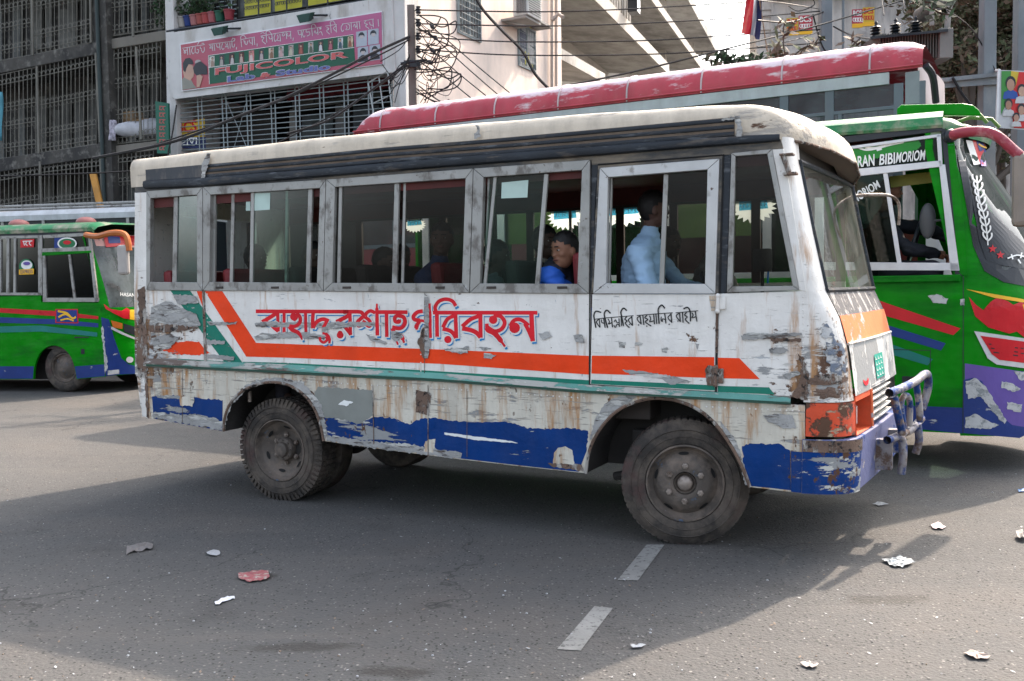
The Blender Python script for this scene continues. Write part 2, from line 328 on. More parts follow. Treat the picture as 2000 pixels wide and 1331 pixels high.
# ------------------------------------------------------------------ ground
def asphalt():
    m, nt, b = new_mat('asphalt'); co = N(nt, 'ShaderNodeTexCoord').outputs['Object']
    big = noise_(nt, co, .25, 6); c = mixc(nt, mapr(nt, big, .3, .7), (.064, .066, .066), (.086, .083, .079))
    mid = noise_(nt, co, 2.2, 8, (1, 1, 1), .7, 4); c = mixc(nt, mapr(nt, mid, .55, .78, 0, .55), c, (.038, .036, .034))
    dst = noise_(nt, co, .7, 7, None, .65, 9); c = mixc(nt, mapr(nt, dst, .48, .72, 0, .5), c, (.105, .092, .080))
    v = N(nt, 'ShaderNodeTexVoronoi'); nt.links.new(co, v.inputs['Vector']); v.inputs['Scale'].default_value = 58; v.inputs['Randomness'].default_value = 1
    sep = N(nt, 'ShaderNodeSeparateColor'); nt.links.new(v.outputs['Color'], sep.inputs[0])
    st = mapr(nt, sep.outputs[0], .84, .95, 0, .95); near = mapr(nt, v.outputs['Distance'], .45, .25, 0, 1)
    c = mixc(nt, mth(nt, 'MULTIPLY', st, near), c, (.17, .16, .15))
    dk = mapr(nt, sep.outputs[1], .76, .88, 0, .95); c = mixc(nt, mth(nt, 'MULTIPLY', dk, near), c, (.010, .010, .010))
    v2 = N(nt, 'ShaderNodeTexVoronoi'); nt.links.new(co, v2.inputs['Vector']); v2.inputs['Scale'].default_value = 24
    s2 = N(nt, 'ShaderNodeSeparateColor'); nt.links.new(v2.outputs['Color'], s2.inputs[0])
    k2 = mth(nt, 'MULTIPLY', mapr(nt, s2.outputs[0], .93, .96), mapr(nt, v2.outputs['Distance'], .2, .12))
    c = mixc(nt, mth(nt, 'MULTIPLY', k2, .7), c, (.30, .28, .26))
    vc = N(nt, 'ShaderNodeTexVoronoi', feature='DISTANCE_TO_EDGE'); dm = N(nt, 'ShaderNodeVectorMath', operation='ADD'); nz = N(nt, 'ShaderNodeTexNoise'); nz.inputs['Scale'].default_value = 2.5; nz.inputs['Detail'].default_value = 6; nt.links.new(co, nz.inputs['Vector'])
    ns_ = N(nt, 'ShaderNodeVectorMath', operation='SCALE'); nt.links.new(nz.outputs['Color'], ns_.inputs[0]); ns_.inputs['Scale'].default_value = .9; nt.links.new(co, dm.inputs[0]); nt.links.new(ns_.outputs[0], dm.inputs[1]); nt.links.new(dm.outputs[0], vc.inputs['Vector']); vc.inputs['Scale'].default_value = .42
    crk = mth(nt, 'MULTIPLY', mapr(nt, vc.outputs['Distance'], .006, .002, 0, .6), mapr(nt, noise_(nt, co, .5, 4, None, .6, 31), .48, .56)); c = mixc(nt, crk, c, (.018, .018, .018))
    trk = noise_(nt, co, 1.0, 6, (.22, 1.6, 1), .6, 17); c = mixc(nt, mapr(nt, trk, .52, .75, 0, .40), c, (.046, .046, .047)); trk2 = noise_(nt, co, 1.3, 7, (.3, 1.5, 1), .65, 23); c = mixc(nt, mapr(nt, trk2, .56, .74, 0, .40), c, (.12, .11, .098))
    # oil stains
    for (x, y, rx, ry, a) in ((-.95, 4.35, .45, .10, .6), (-.45, 4.05, .35, .12, .7), (-1.5, 5.45, .16, .10, .7), (1.95, 4.9, .35, .12, .45), (-2.9, 5.0, .5, .3, .25)):
        mp = N(nt, 'ShaderNodeVectorMath', operation='SUBTRACT'); nt.links.new(co, mp.inputs[0]); mp.inputs[1].default_value = (x, y, 0)
        m2 = N(nt, 'ShaderNodeVectorMath', operation='MULTIPLY'); nt.links.new(mp.outputs[0], m2.inputs[0]); m2.inputs[1].default_value = (1/rx, 1/ry, 1)
        ln = N(nt, 'ShaderNodeVectorMath', operation='LENGTH'); nt.links.new(m2.outputs[0], ln.inputs[0])
        k = mth(nt, 'SUBTRACT', mapr(nt, ln.outputs['Value'], 1.2, 0, 0, 1.2), mapr(nt, mid, .35, .65)); c = mixc(nt, mapr(nt, k, 0, .4, 0, a), c, (.026, .023, .020))
    nt.links.new(c, b.inputs['Base Color']); b.inputs['Roughness'].default_value = .88; b.inputs['Specular IOR Level'].default_value = .3
    h = mth(nt, 'ADD', noise_(nt, co, 90, 4, None, .7), mth(nt, 'MULTIPLY', v.outputs['Distance'], -.9))
    bp = N(nt, 'ShaderNodeBump'); bp.inputs['Strength'].default_value = .8; bp.inputs['Distance'].default_value = .006
    nt.links.new(h, bp.inputs['Height']); nt.links.new(bp.outputs[0], b.inputs['Normal']); return m
M['asphalt'] = asphalt()
g = MB(); S = 400
g.add([(-S, -S, 0), (S, -S, 0), (S, S, 0), (-S, S, 0)], [(0, 1, 2, 3)])
tag(g.build('road', M['asphalt']), 'grey worn asphalt road with loose grit and oil stains', kind='structure')
M['mark'] = wear('worn_road_paint', (.20, .20, .19), [((.075, .074, .072), 30, .60, .06, None, 0, 3), ((.075, .074, .072), 6, .66, .05, None, 0, 5)], var=.15, rough=.8, bump=.4)
for q, lb in (([(1263, 1064), (1298, 1064), (1246, 1134), (1206, 1133)], 'lane'), ([(1161, 1184), (1197, 1188), (1134, 1271), (1088, 1268)], 'lane')):
    mk = MB(); mk.poly([gnd(a, b, .004) for a, b in q]); tag(mk.build('lane_marking', M['mark']), kind='structure')

# ------------------------------------------------------------------ the white minibus
B = Fr((-1.87, 7.38, 0), 26)
bus = empty('minibus', B.O, -B.a, 'battered white minibus with red Bengali lettering and peeling orange, green and blue stripes', 'minibus')
WB = 1.96      # body width
def P(a, b, y=0): return B.p(a, b, y)
def plate(name, pts, mat, y0=0, y1=.03, parent=bus, bevel=.004, **k):
    return MB().prism([B.xz(*p) for p in pts], y0, y1).build(name, mat, parent, bevel=bevel, **k)
def sheet(name, pts, mat, y, parent=bus, **k):
    return MB().poly([P(a, b, y) for a, b in pts]).build(name, mat, parent, **k)
def jag(pts, amp=1.5, step=4, closed=True, seed=1):
    r = random.Random(seed); out = []; n = len(pts)
    for i in range(n if closed else n-1):
        a, b = pts[i], pts[(i+1) % n]; L = math.hypot(b[0]-a[0], b[1]-a[1]); k = max(1, int(L/step))
        for j in range(k):
            t = j/k; e = amp if j else amp*.3
            out.append((a[0]+(b[0]-a[0])*t+r.uniform(-e, e), a[1]+(b[1]-a[1])*t+r.uniform(-e, e)))
    if not closed: out.append(pts[-1])
    return out
# lower skirt panels with the wheel arches cut out (moulding line above, skirt line below)
def mo(x): return 706+(x-285)*(777-706)/(1532-285)+ -3*math.sin((x-285)/1247*math.pi)*-1   # line under the moulding
mline = [(285, 716), (560, 731), (858, 746), (1150, 768), (1500, 788), (1572, 792)]
arch1 = [(437, 843), (438, 822), (444, 800), (456, 780), (476, 763), (500, 752), (525, 747), (552, 749), (577, 759), (600, 778), (617, 805), (627, 835), (632, 862)]
arch2 = [(1144, 925), (1150, 885), (1162, 855), (1180, 828), (1204, 804), (1235, 788), (1270, 779), (1305, 780), (1340, 789), (1372, 806), (1400, 832), (1424, 865), (1446, 905), (1465, 952)]
a1 = catmull(arch1, 4); a2 = catmull(arch2, 4)
skirt = [(287, 716)]+[(288, 817)]+[(437, 843)]+a1[1:]+[(760, 880), (900, 898), (1020, 912)]+a2+[(1572, 965), (1572, 792)]+mline[::-1][1:-1]
plate('lower_panel', skirt, M['bus_lower'], 0, .025)
# rolled lips round the wheel arches
for a in (a1, a2):
    lb = MB(); lb.tube([P(x, y, -.006) for x, y in a], .011, 6); lb.build('arch_lip', M['rust'], bus, smooth=True)
    ins = MB()
    r0 = [P(x, y, .0) for x, y in a]; r1 = [P(x, y, .42) for x, y in a]
    r1 = [(p[0], .42, p[2]) for p in r0]; ins.grid([r0, r1]); ins.poly([(p[0], .42, p[2]) for p in r0]); ins.build('wheel_well', M['under'], bus)
# blue band painted along the bottom, in four stretches with ragged upper edges
def band(pts, top, seed, mat='blue', y=-.0015, amp=1.6):
    t = jag(top, amp, 4, False, seed); return sheet('painted_band', t+pts, M[mat], y)
band([(434, 842), (300, 818)], [(297, 775), (330, 772), (435, 782)], 3)
band([(1130, 922), (1020, 910), (900, 896), (760, 877), (640, 860)], [(632, 815), (660, 818), (700, 828), (730, 815), (770, 817), (800, 829), (822, 818), (850, 816), (880, 822), (930, 825), (985, 823), (1040, 838), (1085, 838), (1110, 836), (1148, 842), (1146, 880)], 5)
band([(1545, 958), (1500, 953), (1468, 950)], [(1452, 905), (1450, 872), (1465, 866), (1500, 868), (1520, 866), (1543, 880)], 8)
# raw-metal and filler patches
def patch(pts, mat='putty', y=-.003, amp=1.6, seed=1, parent=bus, step=4):
    return sheet('scraped_patch', jag(pts, amp, step, True, seed), M[mat], y, parent)
patch([(620, 756), (728, 762), (728, 812), (700, 830), (655, 818), (640, 845), (628, 830), (612, 780)], 'olive', -.0008, 1.2, 2)
patch([(812, 762), (842, 768), (838, 812), (812, 806)], 'rust', -.0022, 1, 4)
patch([(816, 822), (850, 826), (848, 840), (816, 836)], 'blue', -.0028, .4, 4)
patch([(1080, 907), (1082, 885), (1090, 875), (1104, 872), (1118, 880), (1122, 908)], 'bus_lower', -.0025, .5, 9)
patch([(1070, 905), (1136, 908), (1142, 922), (1078, 912)], 'rust', -.0036, 1.5, 10)
patch([(1575, 700), (1530, 640), (1450, 690), (1480, 705), (1520, 720), (1560, 735)], 'putty', -.0035, 3, 12) if 0 else None
patch([(445, 790), (470, 760), (500, 742), (540, 738), (590, 745), (628, 790), (640, 850), (634, 862), (626, 830), (612, 795), (590, 768), (555, 750), (520, 747), (480, 762), (452, 792), (438, 835), (432, 838)], 'putty', -.0030, 2.2, 15)
patch([(1180, 790), (1215, 770), (1250, 772), (1222, 790), (1185, 818), (1165, 845), (1152, 860), (1160, 825)], 'putty', -.0030, 2, 16)
patch([(1405, 822), (1430, 850), (1445, 878), (1452, 905), (1463, 948), (1456, 948), (1442, 900), (1420, 862)], 'putty', -.0030, 1.5, 17)
patch([(300, 806), (350, 808), (400, 812), (434, 822), (434, 842), (360, 828), (300, 818)], 'putty', -.0034, 3, 18)
patch([(640, 850), (720, 862), (800, 868), (900, 884), (900, 896), (760, 880), (640, 862)], 'putty', -.0034, 2.5, 19)
patch([(868, 845), (1000, 862), (1012, 866), (930, 860), (868, 849)], 'plate_white', -.0036, .6, 21)
patch([(830, 862), (850, 858), (846, 884), (828, 882)], 'bus_lower', -.0036, 2, 22)
patch([(660, 790), (672, 782), (690, 786), (676, 794)], 'plate_white', -.0038, 1.5, 23)
# main side panel between moulding and windows (with the seam strip at the rear)
topl = [(1570, 569), (1395, 575), (1153, 574), (919, 572), (632, 569), (287, 567)]
def bottom_line(x):
    pts = [(285, 702), (560, 714), (858, 731), (1150, 753), (1500, 771), (1572, 776)]
    for i in range(5):
        if x <= pts[i+1][0]: t = (x-pts[i][0])/(pts[i+1][0]-pts[i][0]); return pts[i][1]+t*(pts[i+1][1]-pts[i][1])
    return 776
mid = [(287, 704), (560, 716), (858, 733), (1150, 756)]
plate('rear_side_panel', [(287, 567), (632, 569), (919, 572), (1153, 574), (1151, 756), (858, 733), (560, 716), (287, 704)], M['bus_white'], 0, .025)
plate('front_side_panel', [(1404, 574), (1570, 569), (1573, 776), (1500, 773), (1400, 767)], M['bus_white'], 0, .025)
door = plate('door', [(1157, 575), (1399, 575), (1396, 765), (1153, 751)], M['bus_white'], -.004, .022)
plate('door_sill', [(1150, 750), (1400, 765), (1400, 771), (1150, 757)], M['black_gap'], .004, .02)
# moulding strip
mt = [(285, 700), (560, 712), (858, 729), (1150, 752), (1400, 766), (1500, 772), (1545, 775)]; mb_ = [(1545, 792), (1500, 789), (1400, 783), (1150, 769), (858, 746), (560, 731), (285, 717)]
ml = MB()
for i in range(len(mt)-1):
    a, b_ = mt[i], mt[i+1]; c, d = mb_[len(mb_)-2-i], mb_[len(mb_)-1-i]
    A, Bq, Cq, D = P(*a), P(*b_), P(*c), P(*d)
    prof = lambda t, bt: [(t[0], -.002, t[2]), (t[0], -.022, t[2]-.028), (t[0], -.030, t[2]-.036), (bt[0], -.028, bt[2]+.012), (bt[0], -.002, bt[2])]
    ml.grid([prof(A, D), prof(Bq, Cq)])
ml.build('moulding', M['mould'], bus, smooth=False)
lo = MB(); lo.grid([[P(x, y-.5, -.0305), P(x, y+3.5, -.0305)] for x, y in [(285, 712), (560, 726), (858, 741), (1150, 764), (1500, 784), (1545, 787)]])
lo.build('moulding_shadow_line', plain('dark_green_shadow_line', (.02, .065, .045), .6), bus)  # flat strip, the moulding's shadow line put in as dark green
# painted stripes
ys = -.0015
sheet('orange_stripe', [(400, 569), (434, 569), (500, 670), (858, 683), (1150, 695.5), (1150, 732), (858, 711), (558, 699), (481, 697)], M['orange'], ys)
sheet('orange_stripe', [(1156, 695), (1395, 698), (1395, 739), (1155, 730)], M['orange'], -.0055, door)
sheet('orange_stripe', [(1402, 699), (1444, 700), (1484, 741), (1402, 739)], M['orange'], ys)
sheet('orange_stripe', [(384, 569), (396, 569), (396, 600)], M['orange'], ys)
patch([(300, 690), (335, 680), (330, 668), (388, 667), (396, 678), (410, 690), (386, 694)], 'orange', ys, 1.6, 31)
sheet('green_stripe', [(332, 567), (371, 568), (476, 712), (440, 710)], M['green'], ys-.0004)
sheet('green_stripe', [(476, 710.5), (560, 714), (858, 731), (1150, 753), (1150, 743), (960, 732), (800, 722), (560, 709), (474, 707)], M['green'], ys)
sheet('green_stripe', [(300, 703), (440, 709), (437, 706), (330, 700)], M['green'], ys)
sheet('green_stripe', [(1155, 742), (1396, 753), (1396, 763), (1154, 750)], M['green'], -.0055, door)
sheet('green_stripe', [(1402, 754), (1502, 757), (1513, 771), (1402, 766)], M['green'], ys)
# scrapes
SCR = [([(497, 632), (520, 628), (560, 630), (600, 629), (640, 631), (700, 629), (756, 632), (758, 636), (640, 641), (560, 640), (500, 639)], 'putty'),
       ([(496, 658), (512, 650), (530, 653), (560, 648), (600, 650), (636, 655), (634, 662), (560, 660), (500, 664)], 'putty'),
       ([(714, 653), (732, 660), (754, 668), (752, 674), (722, 664)], 'putty'),
       ([(630, 632), (660, 628), (690, 634), (672, 641), (632, 644)], 'putty'), ([(628, 640), (640, 640), (640, 650), (630, 652)], 'putty'),
       ([(764, 647), (785, 650), (788, 658), (772, 668), (764, 660)], 'putty'),
       ([(866, 681), (900, 680), (915, 676), (914, 690), (900, 692), (870, 686)], 'putty'), ([(935, 678), (960, 680), (945, 686)], 'putty'), ([(945, 690), (970, 694), (960, 702), (944, 700)], 'putty'),
       ([(404, 628), (440, 630), (464, 628), (460, 634), (410, 636)], 'putty'), ([(404, 664), (440, 666), (438, 672), (404, 674)], 'putty'), ([(405, 692), (440, 695), (458, 697), (456, 704), (405, 700)], 'putty'),
       ([(295, 600), (330, 588), (350, 600), (385, 615), (392, 636), (350, 640), (310, 630), (292, 640)], 'putty'), ([(335, 575), (380, 578), (388, 592), (350, 596)], 'putty'),
       ([(290, 636), (340, 634), (390, 640), (350, 648), (292, 650)], 'rust'), ([(296, 660), (330, 652), (350, 660), (330, 682), (300, 680)], 'putty'),
       ([(1050, 652), (1072, 648), (1080, 658), (1060, 664)], 'putty'), ([(1120, 655), (1135, 653), (1142, 670), (1125, 668)], 'putty'),
       ([(1444, 650), (1470, 645), (1520, 650), (1568, 655), (1570, 680), (1520, 682), (1455, 668)], 'putty') if 0 else ([(1446, 656), (1462, 650), (1500, 652), (1566, 650), (1566, 656), (1500, 662), (1450, 665)], 'putty'),
       ([(1502, 682), (1530, 678), (1540, 686), (1520, 694), (1504, 690)], 'putty'), ([(1526, 732), (1556, 724), (1566, 730), (1540, 742)], 'putty'), ([(1500, 660), (1566, 662), (1564, 668), (1510, 668)], 'rust'),
       ([(1490, 812), (1520, 808), (1548, 812), (1556, 836), (1530, 838), (1500, 824)], 'putty'),
       ([(350, 772), (380, 772), (376, 795), (352, 792)], 'bus_lower'), ([(1010, 705), (1150, 708), (1150, 712), (1010, 708)], 'orange') if 0 else ([(740, 875), (760, 872), (765, 880)], 'putty'),
       ([(1010, 790), (1120, 792), (1122, 800), (1010, 796)], 'blue_letter')]
for i, (q, mm) in enumerate(SCR):
    if mm == 'blue_letter': continue
    patch(q, mm, -.0075-.0002*i if q[0][1] < 720 else -.0042-.0001*i, 1.5, 40+i)
for q in ([(1208, 669), (1222, 668), (1220, 680), (1209, 679)], [(1240, 668), (1256, 670), (1250, 677), (1240, 675)], [(1292, 681), (1304, 678), (1302, 690), (1293, 688)], [(1357, 670), (1366, 672), (1362, 684)], [(1215, 722), (1260, 726), (1320, 736), (1350, 746), (1310, 752), (1290, 740), (1230, 732)]):
    patch(q, 'putty', -.0062, 1.2, int(q[0][0]), door)
# vertical seam strip at the joint and rusty edge strips
patch([(829, 574), (836, 580), (838, 620), (836, 650), (840, 670), (836, 700), (829, 700)], 'putty', -.0115, 1.1, 91)
patch([(826, 640), (829, 640), (829, 700), (826, 700), (815, 668), (822, 650)], 'rust', -.0117, 1.2, 92)
sm = MB()
for a, b_ in (((398, 570), (401, 708)), ((1574-3, 570), (1574-1, 776)), ((1152.5, 575), (1150.5, 755)), ((436, 572), (436, 572.5))):
    pass
for (xa, ya, xb, yb, ww) in ((397, 568, 401, 706, 5), (829, 572, 829, 731, 1.2), (728, 752, 730, 868, 1.6), (836, 752, 836, 893, 1.6), (912, 760, 912, 893, 1), (356, 722, 356, 826, 1), (1548, 880, 1550, 958, 8), (1590, 885, 1592, 960, 7)):
    sm.poly([P(xa-ww/2, ya, -.0062), P(xa+ww/2, ya, -.0062), P(xb+ww/2, yb, -.0062), P(xb-ww/2, yb, -.0062)])
sm.build('panel_seam', M['rust'], bus)
rv = MB()
for (xa, ya, xb, yb, n) in ((290, 728, 820, 758, 46), (842, 758, 1140, 778, 26), (1380, 795, 1560, 803, 16), (405, 575, 405, 700, 9), (822, 580, 822, 725, 10), (1568, 580, 1570, 775, 16), (292, 575, 292, 700, 10)):
    for i in range(n):
        t = i/(n-1); rv.ball(P(xa+(xb-xa)*t, ya+(yb-ya)*t, -.001), .006, 6, 4, (1, .5, 1))
rv.build('rivet_row', M['bus_white'], bus, smooth=True)

# sign writing --------------------------------------------------------------
A_ = ((490, 580), 10.53); B_ = ((670, 575), 10.53); C_ = ((820, 570), 8.0)
RED = [
 (A_, [([(100, 300), (2010, 306)], 80), ([(520, 340), (400, 420), (230, 520)], 85), ([(230, 520), (380, 555), (480, 640), (565, 710)], 80), ([(550, 330), (560, 715)], 72), ([(682, 330), (682, 745)], 66),
       ([(890, 330), (850, 420), (930, 470)], 95), ([(900, 420)], 150), ([(930, 340), (1010, 420), (1000, 540), (900, 610), (790, 600)], 78), ([(790, 610), (850, 680), (960, 730), (1020, 800), (1052, 885)], [90, 90, 85, 80, 60, 40]),
       ([(1122, 330), (1130, 680), (1132, 720)], 66), ([(1280, 330), (1270, 480), (1275, 650)], 78), ([(1275, 640), (1350, 520), (1480, 460), (1600, 500)], 82), ([(1560, 480), (1530, 560), (1490, 640), (1500, 720)], 70), ([(1470, 750), (1560, 780), (1610, 860), (1615, 960)], [50, 70, 70, 50]), ([(1420, 830), (1430, 900), (1500, 940), (1570, 880), (1540, 820)], 58), ([(1835, 790)], 150), ([(1835, 750)], 110)]),
 (B_, [([(0, 362), (330, 362), (400, 400), (440, 440)], 82), ([(130, 420), (60, 470), (-140, 570)], 85), ([(-140, 575), (-40, 600), (60, 700), (165, 830)], 82), ([(140, 400), (152, 840)], 74), ([(440, 440), (380, 490), (300, 570), (320, 650), (400, 610), (450, 540)], 80), ([(450, 470), (540, 540), (560, 620), (530, 660), (450, 600)], 76), ([(450, 450), (490, 380), (570, 345), (660, 385)], 76), ([(695, 195), (695, 330), (700, 600), (705, 850)], [40, 72, 78, 78]),
       ([(720, 368), (1325, 370)], 82), ([(893, 400), (900, 880)], 76), ([(1160, 420), (1070, 470), (1075, 560), (1150, 570), (1150, 520)], 80), ([(1140, 440), (1250, 480), (1270, 600), (1180, 700), (1010, 680)], 85), ([(1020, 700), (1060, 860), (1130, 1040)], [90, 60, 40]), ([(1160, 830), (1210, 880), (1255, 1000)], [70, 90, 50]),
       ([(1640, 350), (1530, 370), (1450, 450), (1470, 520), (1580, 540)], 84), ([(1570, 560), (1510, 660), (1520, 730)], [80, 95, 60]), ([(1580, 540), (1700, 560), (1790, 600)], 60), ([(1780, 190), (1785, 420), (1800, 900)], [50, 70, 60])]),
 (C_, [([(180, 328), (1835, 330)], 62), ([(255, 320), (240, 240), (300, 150), (410, 118), (510, 150), (560, 225)], 60), ([(265, 310), (270, 705)], 62), ([(540, 375), (430, 430), (360, 560)], 62), ([(355, 580), (440, 600), (510, 640), (565, 725)], 66), ([(556, 350), (570, 725)], 62), ([(437, 748)], 122), ([(930, 380), (790, 435), (660, 545)], 66), ([(660, 575), (790, 600), (880, 640), (950, 715)], 74), ([(945, 350), (950, 720)], 66),
       ([(1145, 440)], 140), ([(1150, 370), (1260, 385), (1325, 480), (1280, 580), (1170, 620), (1060, 560)], 66), ([(1045, 500), (1060, 590), (1150, 640), (1230, 720), (1330, 860)], [60, 90, 90, 85, 80, 40]),
       ([(1480, 565)], 180), ([(1410, 540), (1470, 450), (1580, 440), (1700, 530)], 62), ([(1640, 500), (1700, 610), (1770, 770)], 66), ([(1742, 340), (1762, 775)], 74)])]
lr = MB(); lr.cur = 0
for (org, sc), st in RED:   # blue shadow strokes, white outline, red body
    lr.cur = 0; letters(lr, B, st, -.0026, org, sc, 0, (3.6, 5.0), 1.0)
for (org, sc), st in RED:
    lr.cur = 1; letters(lr, B, st, -.0048, org, sc, 2.6, (1.2, 1.6), 1.0)
for (org, sc), st in RED:
    lr.cur = 2; letters(lr, B, st, -.0068, org, sc, 0, (0, 0), .95)
lr.build('painted_lettering', [M['blue_letter'], M['white_letter'], M['red_letter']], bus, recalc=False)
BLK = [([(120, 440), (95, 300), (85, 230), (120, 160), (210, 180)], 24), ([(85, 297), (300, 272), (760, 235)], 14), ([(185, 285), (130, 335), (150, 380), (188, 435)], 18), ([(178, 285), (190, 435)], 18),
       ([(215, 300), (222, 350), (270, 365)], 18), ([(250, 270), (278, 440)], 20), ([(320, 440), (280, 300), (262, 200), (305, 143), (370, 195)], 24), ([(325, 290), (350, 335), (335, 375), (395, 350)], 18), ([(385, 265), (402, 432)], 20),
       ([(430, 340), (455, 305), (478, 350), (515, 350)], 16), ([(425, 395), (450, 435), (480, 380), (515, 400)], 16), ([(512, 280), (520, 425)], 18), ([(548, 260), (555, 410)], 18), ([(590, 410), (560, 260), (545, 170), (590, 108), (645, 150)], 24),
       ([(645, 250), (612, 295), (650, 325), (620, 365), (690, 440)], 20), ([(725, 260), (672, 310), (738, 400)], 18), ([(730, 245), (742, 405)], 20), ([(690, 385)], 22),
       ([(815, 232), (1130, 205), (1425, 185)], 14), ([(865, 240), (820, 290), (888, 378)], 18), ([(870, 235), (890, 382)], 20), ([(845, 392)], 24), ([(918, 230), (935, 390)], 20), ([(990, 228), (952, 268), (1002, 300), (962, 342), (1060, 412)], 20), ([(985, 412)], 24),
       ([(1030, 235), (1052, 290), (1035, 335), (1108, 322)], 18), ([(1102, 215), (1115, 380)], 20), ([(1140, 212), (1155, 375)], 18), ([(1195, 372), (1182, 220), (1183, 115), (1240, 55), (1292, 112)], 24), ([(1232, 250), (1228, 310), (1250, 335), (1250, 290), (1300, 300)], 16), ([(1290, 200), (1310, 365)], 20),
       ([(1395, 210), (1345, 268), (1408, 348)], 18), ([(1395, 190), (1410, 355)], 20), ([(1365, 382)], 24), ([(1475, 187), (1700, 165), (1858, 150)], 14), ([(1540, 190), (1485, 240), (1552, 330)], 18), ([(1540, 180), (1556, 340)], 20), ([(1515, 325)], 24), ([(1590, 175), (1602, 352)], 20),
       ([(1662, 180), (1628, 222), (1672, 258), (1640, 298), (1708, 370)], 20), ([(1727, 332), (1722, 170), (1680, 95), (1608, 120)], 24), ([(1748, 180), (1772, 225), (1752, 268), (1822, 252)], 18), ([(1808, 160), (1838, 335)], 20)]
lr = MB(); letters(lr, B, BLK, -.0064, (1150, 590), 8.7); lr.build('painted_lettering', M['black_letter'], door, recalc=False)

# windows ---------------------------------------------------------------------
def fbar(mb, a, b_, c, d, y0, y1):
    mb.prism([B.xz(*q) for q in (a, b_, c, d)], y0, y1)
def window(outer, inner, panes, stiles, mat='alu', parent=bus, y0=-.014, y1=.03, name='window_frame'):
    """outer/inner: TL TR BR BL in the picture; four mitred bars, sliding panes with stiles"""
    f = MB(); cx = sum(p[0] for p in outer)/4; cy = sum(p[1] for p in outer)/4
    for i in range(4):
        j = (i+1) % 4; A, Bq, Cq, D = outer[i], outer[j], inner[j], inner[i]
        e = .35; sh = lambda p, q: (p[0]+(q[0]-p[0])*e/max(1, math.hypot(q[0]-p[0], q[1]-p[1])), p[1]+(q[1]-p[1])*e/max(1, math.hypot(q[0]-p[0], q[1]-p[1])))
        fbar(f, sh(A, Bq), sh(Bq, A), sh(Cq, D), sh(D, Cq), y0, y1)
    fr = f.build(name, M[mat], parent, bevel=.003)
    for k, (pts, y, gm) in enumerate(panes):
        MB().poly([P(a, b_, y) for a, b_ in pts]).build('pane', M[gm], fr)
    for k, (pts, y) in enumerate(stiles):
        MB().prism([B.xz(*q) for q in pts], y-.010, y+.010).build('stile', M['alu'], fr, bevel=.002)
    return fr
def stile(xt, yt, xb, yb, w_, y): return ([(xt-w_/2, yt), (xt+w_/2, yt), (xb+w_/2, yb), (xb-w_/2, yb)], y)
window([(288, 374), (397.5, 366.5), (397.5, 561), (288, 567)] if 0 else [(288, 374), (397.5, 366.5), (397.5, 568), (288, 567)], [(296, 388), (387, 381), (387, 552), (295, 551)],
       [([(340, 380), (389, 380), (389, 553), (340, 553)], .022, 'glass_teal')], [stile(341, 383, 338, 552, 8, .022)])
window([(398.5, 366), (638, 351.5), (633, 569), (398.5, 568)], [(413, 381), (627, 368), (621, 553), (411, 551)],
       [([(450, 374), (554, 370), (554, 553), (450, 553)], .04, 'glass_clear'), ([(490, 372), (604, 366), (602, 554), (489, 554)], .016, 'glass_green')],
       [stile(450, 376, 446, 553, 6, .04), stile(492, 374, 489, 553, 6, .016), stile(555, 370, 553, 553, 5, .04), stile(605, 368, 600, 553, 8, .016), stile(415, 380, 413, 552, 5, .03)])
window([(639, 351.5), (925.5, 330), (918, 572), (634, 569)], [(656, 366), (911, 349), (904, 554), (651, 553)],
       [([(656, 364), (774, 356), (772, 554), (655, 554)], .016, 'glass_dark'), ([(770, 356), (912, 347), (906, 555), (768, 555)], .04, 'glass_dark')],
       [stile(774, 358, 769, 554, 9, .016), stile(786, 357, 781, 554, 5, .04), stile(664, 364, 660, 553, 6, .016)])
window([(926.5, 330), (1153.5, 313), (1151, 574), (919.5, 572)], [(946, 347), (1138, 333), (1129, 555), (939, 554)],
       [([(957, 346), (1064, 338), (1050, 556), (942, 556)], .016, 'glass_green')], [stile(966, 346, 946, 555, 6, .016), stile(1066, 340, 1048, 556, 8, .016), stile(951, 347, 944, 555, 4, .035)])
dw = window([(1173, 329), (1406, 311), (1398, 574), (1160, 574)], [(1189, 347), (1383, 332), (1378, 555), (1185, 554)],
       [([(1296, 336), (1385, 330), (1380, 556), (1290, 556)], .03, 'glass_dark')], [stile(1299, 340, 1290, 555, 9, .03), stile(1192, 346, 1187, 554, 3, .03)], 'alu_bright', door, -.016)
window([(1429, 300), (1508, 292), (1561, 567), (1420, 572)], [(1437, 306), (1499, 301), (1549, 559), (1431, 560)],
       [([(1436, 305), (1500, 300), (1551, 560), (1430, 561)], .012, 'glass_dark')], [], 'alu', bus, -.010)
# latches on the sills
lt = MB()
for x in (432, 540, 680, 862, 962, 1100):
    lt.box(P(x, 572)[0]-.035, P(x, 572)[0]+.035, -.022, -.012, P(x, 562)[2]-.008, P(x, 562)[2]+.008)
lt.build('window_latch', M['dark_in'], bus)
